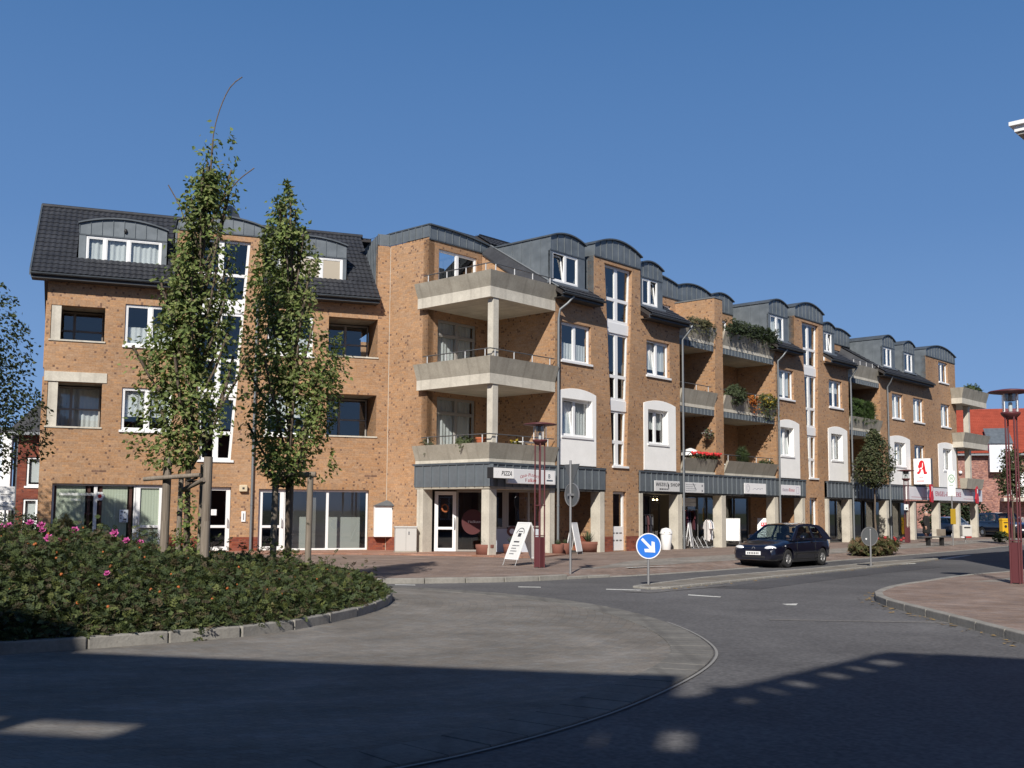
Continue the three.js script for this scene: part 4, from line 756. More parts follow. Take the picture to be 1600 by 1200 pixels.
// profile rows: [height, left extent, right extent] in metres about the trunk axis
function tree(name, label, pos, o) {
  const t = thing(name, label, 'tree', pos, 0, o.group), r = rng(o.seed), pr = o.profile, top = pr[pr.length - 1][0];
  const ext = (y) => { let k = 0; while (k < pr.length - 2 && y > pr[k + 1][0]) k++; const a = pr[k], b = pr[k + 1], u = clamp((y - a[0]) / (b[0] - a[0])); return [lerp(a[1], b[1], u), lerp(a[2], b[2], u)]; };
  const lean = (y) => [(o.lean ?? 0) * Math.pow(y / top, 1.4) * top, 0];
  const tp = []; for (let i = 0; i <= 8; i++) { const y = top * .93 * i / 8; tp.push([lean(y)[0] + (i ? (r() - .5) * .06 : 0), y, (i ? (r() - .5) * .06 : 0)]); }
  const tg = tube(tp, 1, 8, 24), c = new THREE.CatmullRomCurve3(tp.map((p) => new THREE.Vector3(...p)), false, 'centripetal');
  { const p = tg.attributes.position, v = new THREE.Vector3(); for (let i = 0; i < p.count; i++) { v.fromBufferAttribute(p, i); const y = clamp(v.y / top); const ctr = c.getPoint(clamp(v.y / (top * .93))); const rad = lerp(o.r, .012, Math.pow(y, .8)); const dx = v.x - ctr.x, dz = v.z - ctr.z, L = Math.hypot(dx, dz) || 1; p.setXYZ(i, ctr.x + dx / L * rad, v.y, ctr.z + dz / L * rad); } tg.computeVertexNormals(); }
  part('trunk', tg, M.bark, t);
  const spots = [], limbs = [], y0 = pr[0][0];
  for (let b = 0; b < o.limbs; b++) {
    const ys = lerp(y0 * .92, top * .8, Math.pow((b + r()) / o.limbs, .9)), a = b * 2.4 + r(), rise = (o.rise ?? 1.6) * (.6 + r() * .7), yt = Math.min(top * .97, ys + rise), e = ext(yt), A = lean(ys), B = lean(yt);
    const ex = Math.cos(a) > 0 ? e[1] : -e[0], rad = .55 + r() * .42, P = [[A[0], ys, 0], [lerp(A[0], B[0] + Math.cos(a) * ex * rad, .55), lerp(ys, yt, .38), Math.sin(a) * (e[1] - e[0]) / 2 * rad * .55], [B[0] + Math.cos(a) * ex * rad, yt, Math.sin(a) * (e[1] - e[0]) / 2 * rad]];
    const g = tube(P, lerp(.032, .014, ys / top), 5, 6); limbs.push(g); if (b < 14) part('limb', g, M.bark, t);
    const cc = new THREE.CatmullRomCurve3(P.map((p) => new THREE.Vector3(...p)), false, 'centripetal');
    for (let k = 0; k < o.perLimb; k++) { const u = .25 + .78 * Math.sqrt(r()), p = cc.getPoint(Math.min(1, u)), s = .30 * (1.15 - .5 * u); spots.push([p.x + (r() + r() - 1) * s * 1.5, p.y + (r() + r() - 1) * s * 2, p.z + (r() + r() - 1) * s * 1.5, o.leaf * (.7 + r() * .6)]); }
  }
  let guard = 0; const want = spots.length + o.fill;
  while (spots.length < want && guard++ < o.fill * 9) {
    const y = lerp(y0, top, r()), e = ext(y), w = e[1] - e[0], area = w / (o.wMax ?? 3.4); if (r() > area * 1.1) continue;
    const a = r() * 6.28, q = Math.pow(r(), .45) * ((o.smooth ?? .5) + 1.0 * (1.5 - (o.smooth ?? .5)) * clump(Math.cos(a) * 1.3 + o.seed, y * .95, Math.sin(a) * 1.3)), x = (e[0] + e[1]) / 2 + Math.cos(a) * w / 2 * q, z = Math.sin(a) * w / 2 * q;
    if (clump(x + o.seed, y, z, o.freq ?? 2.4) + (1 - q) * .2 < (o.gap ?? .46)) continue;
    spots.push([x + lean(y)[0] * 0, y, z, o.leaf * (.7 + r() * .6)]);
  }
  for (const [lx, y, s0] of o.shoots ?? []) for (let k = 0; k < 60; k++) spots.push([lx + (r() + r() - 1) * s0, y + (r() + r() - 1) * s0 * 1.2, (r() + r() - .7) * s0, o.leaf * (.6 + r() * .5)]);
  if (limbs.length > 14) { const m = part('twigs', merge(limbs.slice(14)), M.bark, t); m.userData.kind = 'stuff'; }
  foliage('foliage', t, o.geo ?? leafGeo, spots, o.seed + 1, o.tones ?? GREEN, o.up ?? .35);
  if (o.whips) o.whips.forEach((w) => part('whip', tube(w, .011, 5, 16), M.bark, t));
  return t;
}
{
  // px -> metres at the trunk distance: the crowns' outline heights and extents about the trunk
  const t1 = tree('young_tree', 'taller slender young tree with a thin whip at its top, left of two', [-5.81, 0, -19], {
    seed: 5, r: .07, lean: .02, limbs: 34, perLimb: 95, fill: 6000, leaf: .1, gap: .5, freq: 1.9, smooth: .3, wMax: 2.3, shoots: [[.0, 1.7, .2], [.08, 1.35, .18], [.1, .95, .25], [.15, .65, .35], [-.1, 1.1, .2], [.3, .6, .3]],
    profile: [[2.3, -.5, .45], [2.6, -.85, .62], [3.2, -.95, .75], [3.75, -1.05, .85], [4.45, -1.35, .9], [5.0, -1.12, .85], [5.6, -.8, .75], [6.2, -.62, .62], [6.8, -.45, .55], [7.2, -.3, .55], [7.7, -.08, .6], [8.2, .12, .62], [8.6, .35, .62]],
    whips: [[[.25, 7.3, 0], [.22, 8.0, 0], [.3, 8.8, 0], [.55, 9.45, 0], [.75, 9.62, 0]], [[.3, 7.0, 0], [.75, 7.6, .1], [1.05, 7.85, .1]], [[-.1, 6.6, 0], [-.35, 7.2, 0], [-.55, 7.55, 0]]] });
  const t2 = tree('young_tree', 'slightly shorter broader young tree right of the pair, tied between two low stakes', [-4.62, 0, -22], {
    seed: 21, r: .065, lean: -.012, limbs: 34, perLimb: 95, fill: 7200, leaf: .105, gap: .49, freq: 1.9, smooth: .3, wMax: 2.6, shoots: [[.0, .7, .16], [.03, .5, .2]],
    profile: [[2.1, -.45, .45], [2.4, -.85, .8], [3.0, -.95, .85], [3.7, -1.0, 1.0], [4.4, -1.05, 1.15], [5.0, -1.05, 1.05], [5.6, -.9, .8], [6.2, -.8, .6], [6.8, -.85, .55], [7.4, -.8, .3], [7.9, -.5, .1], [8.6, -.35, -.12]] });
  const t3 = tree('broad_tree', 'broad dense dark tree cut off by the left edge', [-16.7, 0, -28], { seed: 33, r: .16, limbs: 40, perLimb: 110, fill: 30000, leaf: .13, gap: .36, smooth: .9, wMax: 6.7, rise: 2,
    tones: [[.06, .08, .03], [.075, .098, .034], [.05, .07, .027], [.1, .118, .042]],
    profile: [[2.3, -2, 2.2], [2.6, -2.5, 2.5], [3.2, -3, 3.05], [4.0, -3.3, 3.35], [4.7, -3.3, 3.35], [5.4, -3.1, 3.15], [6.7, -2.6, 2.7], [7.8, -1.9, 2.15], [8.8, -1, 1.2], [9.5, -.2, .2]] });
  tree('street_tree', 'small round street tree in front of the shop columns', [20.4, 0, -59.5], { seed: 44, r: .07, limbs: 20, perLimb: 70, fill: 3600, leaf: .15, gap: .47, wMax: 2.1, rise: 1, smooth: .25, tones: [[.06, .08, .03], [.08, .1, .036], [.05, .066, .028], [.1, .1, .045]], profile: [[3.1, -.3, .3], [3.5, -.9, .9], [4.2, -1.05, 1.0], [5.0, -1.0, .9], [5.7, -.6, .55], [6.4, -.1, .1]], group: undefined });
  tree('street_tree', 'small sparse street tree behind the near red lamp post at the right edge', [27.2, 0, -57.5], { seed: 55, r: .06, limbs: 16, perLimb: 60, fill: 1500, leaf: .15, gap: .53, wMax: 2.1, rise: .9, smooth: .25, tones: [[.08, .1, .04], [.1, .12, .045], [.07, .08, .035]], profile: [[2.6, -.7, .6], [3.3, -1.0, 1.0], [4.1, -.9, .9], [4.9, -.5, .5], [5.4, -.1, .1]] });
}
// stakes that hold the young trees
function supports(name, label, stakes, rails, straps) {
  const o = thing(name, label, 'tree support', [0, 0, 0]);
  for (const [x, f, h, r] of stakes) { const g = bar([x, -.1, -f], [x + .02, h, -f], r, 10, r * .93); part('stake', g, M.wood, o); }
  for (const [a, b, r] of rails) part('crossbar', bar(a, b, r, 8), M.wood, o);
  for (const [a, b, c] of straps) part('strap', tube([a, b, c], .02, 6), M.black, o);
  return o;
}
supports('tree_support', 'three tall weathered stakes with a crossbar round the taller young tree', [[-6.12, 18.75, 2.52, .078], [-5.33, 18.5, 2.52, .082], [-5.75, 19.7, 2.45, .07], [-6.12, 19.55, 2.2, .05]], [[[-6.5, 2.13, -18.72], [-5.42, 2.2, -18.42], .04], [[-5.85, 1.95, -18.9], [-5.35, 2.12, -18.4], .045]], [[[-5.5, 2.15, -18.5], [-5.78, 2.1, -18.9], [-5.45, 2.1, -18.6]]]);
supports('tree_support', 'low stakes joined by a dark top rail round the shorter young tree', [[-4.9, 21.9, 2.28, .07], [-4.18, 21.9, 2.3, .068], [-4.66, 22.3, 2.2, .06]], [[[-5.02, 2.32, -21.9], [-4.05, 2.34, -21.9], .06], [[-4.9, 2.24, -21.95], [-4.62, 2.22, -22.35], .04]], [[[-4.85, 2.1, -21.9], [-4.62, 2.08, -22.05], [-4.6, 2.1, -21.93]]]);

// the rose bed on the roundabout
{
  const bed = thing('rose_bush', 'wide mass of dark green rose bushes with pink blooms filling the kerbed bed', 'rose bushes', [0, 0, 0]);
  const K = curve2(bedKerb, 120), poly = [...K, [-17, 24.2], [-17, 13]];
  const inside = (x, f) => { let c = false; for (let i = 0, j = poly.length - 1; i < poly.length; j = i++) { const a = poly[i], b = poly[j]; if ((a[1] > f) !== (b[1] > f) && x < (b[0] - a[0]) * (f - a[1]) / (b[1] - a[1]) + a[0]) c = !c; } return c; };
  const dist = (x, f) => { let d = 1e9; for (const p of K) d = Math.min(d, Math.hypot(p[0] - x, p[1] - f)); return d; };
  const hgt = (x, f) => { const d = dist(x, f), big = lerp(.26, .86, sstep(-3.2, -9.4, x + (f - 18) * .12)), n = clump(x + 50, 3, f, .9) * .34 + clump(x, 9, f + 40, 2.6) * .2; return .06 + (big * sstep(-.15, 3.0, d) + .22 * sstep(0, .5, d)) * (.76 + n); };
  // dark woody understorey
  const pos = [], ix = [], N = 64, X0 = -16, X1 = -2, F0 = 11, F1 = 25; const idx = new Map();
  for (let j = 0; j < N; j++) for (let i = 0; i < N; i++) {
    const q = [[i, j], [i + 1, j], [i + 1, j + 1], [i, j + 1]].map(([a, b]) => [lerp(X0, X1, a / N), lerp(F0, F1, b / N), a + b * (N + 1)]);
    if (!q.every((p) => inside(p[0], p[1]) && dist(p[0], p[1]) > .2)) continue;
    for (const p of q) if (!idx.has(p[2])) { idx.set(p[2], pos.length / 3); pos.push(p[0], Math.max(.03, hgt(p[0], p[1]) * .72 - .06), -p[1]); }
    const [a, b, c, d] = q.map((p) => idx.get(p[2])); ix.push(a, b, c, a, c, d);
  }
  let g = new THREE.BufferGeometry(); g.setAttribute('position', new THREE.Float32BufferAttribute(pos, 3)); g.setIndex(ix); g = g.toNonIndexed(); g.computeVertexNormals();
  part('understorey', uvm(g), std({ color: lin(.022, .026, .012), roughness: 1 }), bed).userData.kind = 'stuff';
  const r = rng(77), spots = [], blades = [];
  let tries = 0;
  while (spots.length < 46000 && tries++ < 700000) {
    const f = lerp(11.2, 24.6, Math.pow(r(), 1.15)), x = lerp(-13.5, -2.1, r());
    if (Math.abs(x / f) > .56 || !inside(x, f)) continue;
    const h = hgt(x, f), q = 1 - Math.pow(r(), 1.8) * .42; spots.push([x + (r() - .5) * .12, Math.max(.03, h * q + (r() - .35) * .06), -f + (r() - .5) * .12, .075 + r() * .075]);
  }
  for (let i = 0; i < 240; i++) { const x = lerp(-12, -2.6, r()), f = lerp(12.5, 23.5, r()); if (inside(x, f)) { const h = hgt(x, f), n = 4 + Math.floor(r() * 4), dx = (r() - .5) * .2; for (let k = 0; k < n; k++) spots.push([x + dx * k / n, h + .03 + k * .055, -f + (r() - .5) * .05, .09 + r() * .05]); } }
  // the long shoot hanging over the kerb, and low weeds along it
  for (let k = 0; k < 16; k++) spots.push([-4.05 + (r() - .5) * .2, .2 - k * .02, -14.05 + (r() - .5) * .1 + k * .012, .12]);
  foliage('foliage', bed, sprigGeo, spots, 78, [[.062, .09, .026], [.085, .112, .03], [.05, .074, .026], [.12, .14, .036], [.09, .07, .036], [.066, .094, .034]], .55);
  { const low = []; for (let i = 0; i < 5200; i++) { const x = lerp(-9.5, -3.2, r()), f = lerp(11.6, 16.5, r()); if (inside(x, f)) { const d = dist(x, f); if (d < .75 && clump(x * 1.4, 5, f * 1.4) > .42 + d * .2) low.push([x, .06 + r() * r() * .3, -f, .06 + r() * .06]); } }
    foliage('ground_cover', bed, leafGeo, low, 79, [[.12, .16, .045], [.15, .18, .06], [.09, .12, .04], [.17, .15, .06]], .5); }
  const petal = phys({ color: lin(.55, .09, .32), roughness: .7, transmission: .2, thickness: 0 }), bloomG = (() => { const a = []; for (let ring = 0; ring < 2; ring++) for (let i = 0; i < 6; i++) { const p = leafGeo.clone(); p.scale(1.3, .9, 1); p.rotateX(ring ? .35 : .95); p.rotateY(i * 1.047 + ring * .5); a.push(p); } return merge(a); })();
  for (const [x, f, s] of [[-9.45, 20, .11], [-9.05, 20, .12], [-8.75, 19.8, .12], [-8.2, 20, .12], [-7.45, 20, .12], [-7.0, 20.1, .11], [-6.62, 20, .08], [-6.95, 16, .1], [-6.5, 18, .09], [-5.6, 14.8, .07], [-8.45, 19.2, .1], [-9.2, 19.2, .11], [-7.9, 18.6, .08]]) { const m = part('bloom', bloomG, petal, bed); m.position.set(x, hgt(x, f) + .06, -f); m.scale.setScalar(s); m.rotation.set(r() * .8 + .4, r() * 6, 0); }
  const hip = std({ color: lin(.36, .1, .02), roughness: .6 }), hips = []; for (let i = 0; i < 90; i++) { const x = lerp(-9, -3, r()), f = lerp(13.2, 22, r()); if (inside(x, f) && dist(x, f) > .4) { const s = new THREE.SphereGeometry(.016 + r() * .012, 6, 5); s.translate(x, hgt(x, f) + .02, -f); hips.push(uvm(s)); } }
  part('rose_hips', merge(hips), hip, bed).userData.kind = 'stuff';
}
// planting made of leaves inside an ellipsoid or box; local to the building when parent frame given
const toWorld = (s, y, t) => new THREE.Vector3(s, y, t).applyAxisAngle(new THREE.Vector3(0, 1, 0), 48.05 * Math.PI / 180).add(new THREE.Vector3(-.693, 0, -38.057));
function plant(name, label, cat, at, size, n, tones, o = {}) {
  const p = thing(name, label, cat, at, o.turn ?? 48.05 * Math.PI / 180, o.group), r = rng(n + Math.round(at[0] * 100)), spots = [];
  while (spots.length < n) {
    const x = (r() * 2 - 1), y = (r() * 2 - 1), z = (r() * 2 - 1); if (!o.box && x * x + y * y + z * z > 1) continue;
    if (clump(x * 2 + n, y * 2, z * 2, 1.3) < .36) continue;
    const droop = o.hang && r() < .3 ? -r() * o.hang : 0; spots.push([x * size[0], y * size[1] + size[1] * .8 + droop, z * size[2] - droop * .15, (o.leaf ?? .11) * (.7 + r() * .6)]);
  }
  foliage('foliage', p, o.geo ?? leafGeo, spots, n + 3, tones, o.up ?? .4);
  const stems = []; for (let i = 0; i < 5; i++) { const a = (i - 2) / 3; stems.push(bar([a * size[0] * .3, -.05, 0], [a * size[0] * .8, size[1] * 1.2, (i % 2 - .5) * size[2] * .5], .012, 5)); }
  part('stem', merge(stems), M.bark, p).userData.kind = 'stuff';
  if (o.flowers) { const f = []; for (let i = 0; i < o.flowers[0]; i++) { const g = new THREE.IcosahedronGeometry(.045 + r() * .03, 1); g.translate((r() * 2 - 1) * size[0], size[1] * (1.2 + r() * .6), size[2] * (.3 + r() * .7)); f.push(uvm(g)); } const m = part('flowers', merge(f), std({ color: lin(...o.flowers[1]), roughness: .7 }), p); m.userData.kind = 'stuff'; }
  return p;
}
const W3 = (s, y, t) => toWorld(s, y, t).toArray();
const DARKG = [[.03, .05, .018], [.045, .066, .022], [.025, .04, .016]], MIDG = [[.05, .08, .025], [.07, .1, .03], [.04, .06, .022]], OLIVE = [[.1, .1, .045], [.08, .085, .04], [.12, .12, .06]];
plant('balcony_plant', 'grey-green trailing plant on the left roof terrace above the street', 'plant', W3(14.0, 10.2, .1), [1.25, .22, .2], 420, OLIVE, { hang: .6, geo: sprigGeo, leaf: .14 });
plant('balcony_plant', 'long dark green planting along the right roof terrace parapet', 'plant', W3(18.7, 10.28, .08), [2.45, .34, .28], 1700, DARKG, { hang: .35, geo: sprigGeo, leaf: .16, box: true });
plant('balcony_plant', 'large pale green bush on the middle balcony beside the brick fin', 'plant', W3(17.2, 6.9, .05), [.8, .5, .35], 900, [[.085, .11, .05], [.07, .095, .04]], { geo: sprigGeo, leaf: .13 });
plant('balcony_plant', 'orange flowers hanging over the middle balcony parapet', 'plant', W3(18.6, 7.0, .2), [.5, .2, .2], 260, [[.5, .16, .02], [.42, .12, .02], [.1, .1, .03]], { hang: .6 });
plant('balcony_plant', 'yellow and green flowers spilling from the right of the middle balcony', 'plant', W3(20.1, 6.95, .15), [.95, .36, .3], 900, [[.32, .24, .02], [.09, .11, .03], [.07, .1, .03], [.06, .085, .03]], { hang: .8 });
plant('balcony_plant', 'red geraniums along the first-floor balcony left of the brick fin', 'plant', W3(14.2, 4.05, .12), [1.3, .17, .16], 500, MIDG, { flowers: [46, [.55, .03, .03]] });
plant('balcony_plant', 'small conifer standing on the first-floor balcony right of the brick fin', 'plant', W3(18.0, 4.05, -.1), [.32, .42, .25], 340, MIDG, { geo: needleGeo, leaf: .2 });
plant('balcony_plant', 'low green pot plants at the right end of the first-floor balcony', 'plant', W3(20.2, 4.0, -.05), [.7, .16, .2], 200, MIDG);
plant('balcony_plant', 'round green shrub with white and brown flowers hanging before the brick fin', 'plant', W3(15.0, 5.1, -.2), [.32, .24, .24], 220, [[.06, .09, .03], [.1, .05, .03], [.4, .4, .38]]);
plant('balcony_hedge', 'tall clipped green hedge on the second-floor balcony behind the street tree', 'hedge', W3(31.9, 7.1, -.3), [1.5, .62, .4], 2300, [[.05, .095, .02], [.07, .12, .025], [.04, .07, .02]], { geo: needleGeo, leaf: .24, box: true });
plant('balcony_plant', 'green plant in the corner of the lowest corner balcony rail, left half', 'plant', W3(-.1, 4.0, -1.3), [.35, .18, .4], 240, [[.12, .15, .06], [.09, .12, .04]], { hang: .35, geo: sprigGeo, leaf: .13 });
plant('balcony_plant', 'thin trailing plant at the left end of the lowest corner balcony', 'plant', W3(-.15, 4.02, -3.2), [.15, .2, .3], 90, [[.1, .11, .06]], { hang: .5, geo: sprigGeo, leaf: .12 });
plant('balcony_plant', 'small yellow flowers on the lowest corner balcony right of its column', 'plant', W3(1.3, 4.05, -.05), [.25, .1, .12], 90, [[.4, .3, .03], [.08, .1, .03]]);
plant('balcony_plant', 'green plants on the topmost balcony at the far corner', 'plant', W3(49.2, 10.2, .6), [1.6, .26, .25], 420, MIDG, { geo: sprigGeo, leaf: .2 });
plant('island_shrub', 'low flowering shrubs with red heads at the edge of the pavement beyond the car', 'shrub', [14.9, .0, -43.6], [2.3, .36, .5], 1500, [[.1, .1, .04], [.13, .12, .05], [.16, .1, .05], [.08, .09, .03]], { geo: sprigGeo, leaf: .2, turn: .86, flowers: [16, [.3, .03, .03]] });
plant('clipped_hedge', 'dark hedge beside the left end of the brick building', 'hedge', [-23.5, 0, -48.5], [2.2, .75, .8], 2600, DARKG, { box: true, leaf: .13, turn: 0 });
plant('cone_conifer', 'small golden conical conifer before the agency window', 'conifer', [-16.1, .05, -38.2], [.55, .75, .5], 900, [[.16, .13, .04], [.13, .115, .04], [.1, .1, .035]], { geo: needleGeo, leaf: .2, turn: 0 });
plant('roadside_shrub', 'small shrub beside the yellow post box', 'shrub', [29.0, 0, -63], [.5, .35, .4], 300, MIDG, { leaf: .15, turn: 0 });
// ------------------------------------------------------------------ street lamps, signs, furniture
const W = (x, f, y = 0) => [x, y, -f];
function lamp(label, x, f, k = 1) {
  const o = thing('street_lamp', label, 'street lamp', W(x, f), 48.05 * Math.PI / 180), g = [];
  for (const [a, b] of [[-1, -1], [1, -1], [1, 1], [-1, 1]]) part('tube', bar([a * .098, -.05, b * .098], [a * .098, 3.95 * k, b * .098], .021, 10), M.redSteel, o);
  for (const [a, b, t] of [[0, 1, 0], [1, 0, 1], [0, -1, 0], [-1, 0, 1]]) part('base_panel', rbox(t ? a * .086 - .01 : -.078, t ? a * .086 + .01 : .078, .02, .96 * k, t ? -.078 : b * .086 - .01, t ? .078 : b * .086 + .01, .004), M.redSteel, o);
  for (const y of [1.0, 1.95, 3.93]) part('spacer_plate', rbox(-.118, .118, y * k - .012, y * k + .012, -.118, .118, .004), M.redSteel, o);
  const lathe = (p, s = 28) => uvm(new THREE.LatheGeometry(p.map((q) => new THREE.Vector2(q[0], q[1] * k)), s));
  part('lantern_base', lathe([[0, 3.86], [.1, 3.86], [.2, 3.96], [.22, 4.0], [.22, 4.03], [0, 4.03]]), M.redSteel, o);
  const gl = part('lantern_glass', lathe([[.185, 4.03], [.185, 4.46]]), M.glass, o);
  part('lamp_tube', lathe([[0, 4.04], [.045, 4.04], [.045, 4.26], [0, 4.28]], 12), M.white, o);
  for (let i = 0; i < 4; i++) { const a = i * Math.PI / 2 + .4; part('lantern_rod', bar([Math.cos(a) * .2, 4.0 * k, Math.sin(a) * .2], [Math.cos(a) * .2, 4.5 * k, Math.sin(a) * .2], .012, 6), M.white, o); }
  part('canopy', lathe([[0, 4.47], [.2, 4.46], [.47, 4.5], [.49, 4.515], [.46, 4.535], [.25, 4.57], [0, 4.6]], 40), M.redSteel, o);
  part('louvre', lathe([[.11, 4.3], [.15, 4.44], [.11, 4.46], [.08, 4.34]], 20), M.steel, o);
  return o;
}
lamp('tall dark red four-tube lamp post on the right pavement, nearest to the camera', 11.85, 25.0);
lamp('dark red four-tube lamp post standing in front of the pizzeria', .82, 30.7, .915);
lamp('distant dark red lamp post before the columns left of the bus stop', 22.4, 60.1, .9);

function disc(r, th = .012, seg = 40) { const g = new THREE.CylinderGeometry(r, r, th, seg); g.rotateX(Math.PI / 2); return uvm(g); }
function ringG(r0, r1, th = .02) { return slab(Array.from({ length: 40 }, (_, i) => [Math.cos(i / 40 * 6.2832) * r1, Math.sin(i / 40 * 6.2832) * r1]), [Array.from({ length: 40 }, (_, i) => [Math.cos(i / 40 * 6.2832) * r0, Math.sin(i / 40 * 6.2832) * r0])], th, th / 2); }
M.signBlue = std({ color: lin(.03, .17, .62), roughness: .35 }); M.signWhite = std({ color: lin(.8, .8, .79), roughness: .4 }); M.signRed = std({ color: lin(.5, .02, .03), roughness: .4 });
{
  const o = thing('traffic_sign', 'round blue sign with white arrow pointing down right on the traffic island', 'traffic sign', W(3.22, 25.0), .12);
  part('post', bar([0, -.1, 0], [0, 1.05, 0], .03, 12), M.steel, o);
  const p = part('plate', disc(.3, .014), M.signBlue, o); p.position.set(0, .82, .04);
  part('rim', ringG(.278, .302, .018), M.signWhite, p);
  const s = Math.SQRT1_2, R = (x, y) => [x * s + y * s, -x * s + y * s];   // arrow drawn along +x, turned to point down right
  const arrow = [[-.235, .032], [.06, .032], [-.03, .125], [.035, .165], [.215, 0], [.035, -.165], [-.03, -.125], [.06, -.032], [-.235, -.032]].map(([x, y]) => R(x, y));
  part('arrow', slab(arrow, [], .006, .013), M.signWhite, p);
}
{
  const o = thing('traffic_sign', 'back of a triangular give-way plate above a round plate on a grey post', 'traffic sign', W(1.58, 28.35), Math.PI - .98);
  part('post', bar([0, -.1, 0], [0, 2.98, 0], .032, 12), M.steel, o);
  const tri = (k) => [[-.34 * k, .2 * k], [.34 * k, .2 * k], [0, -.39 * k]];
  const p = part('triangle_plate', slab(tri(1), [], .012, .05), M.signBack, o); p.position.y = 2.68;
  part('triangle_face', slab(tri(.97), [tri(.72)], .004, .056), M.signRed, p);
  const q = part('round_plate', disc(.31, .012), M.signBack, o); q.position.set(0, 2.06, .05);
  part('rim', ringG(.295, .318, .03), M.steel, q); part('clamp', rbox(-.1, .1, -.03, .03, -.085, -.005, .005), M.steel, q);
}
{
  const o = thing('traffic_sign', 'grey back of a round sign on a post before the flowering shrubs', 'traffic sign', W(11.6, 34.35), Math.PI + .25);
  part('post', bar([0, -.1, 0], [0, 1.1, 0], .03, 12), M.steel, o); part('post_cap', cyl(.032, .028, .02, 10, 1.1), M.steel, o);
  const q = part('round_plate', disc(.3, .012), M.signBack, o); q.position.set(0, .88, .045); part('rim', ringG(.288, .308, .03), M.steel, q); part('sticker', disc(.03, .004, 12), M.signWhite, q).position.set(.13, -.08, -.01);
}
const lines = (x, x0, y0, w, n, lh, col, th = .3) => { x.fillStyle = col; const r = rng(n * 31 + Math.round(x0)); for (let i = 0; i < n; i++) { let q = x0; const end = x0 + w * (.55 + r() * .45); while (q < end) { const l = w * (.03 + r() * .09); x.fillRect(q, y0 + i * lh, Math.min(l, end - q), lh * th); q += l + w * .022; } } };
const face = (t, o = {}) => std({ map: t, roughness: .5, ...o });
function plate(name, label, cat, tex, s0, s1, y0, y1, t, o = {}) {     // sign board on the street front
  const p = thing(name, label, cat, W3((s0 + s1) / 2, (y0 + y1) / 2, t), 48.05 * Math.PI / 180 + (o.turn ?? 0)), w = s1 - s0, h = y1 - y0, d = o.d ?? .03;
  part('board', rbox(-w / 2, w / 2, -h / 2, h / 2, -d, 0, Math.min(.02, d * .3)), o.side ?? M.signWhite, p);
  const g = new THREE.PlaneGeometry(w - .03, h - .03); g.translate(0, 0, .003); part('print', g, face(tex), p);
  return p;
}
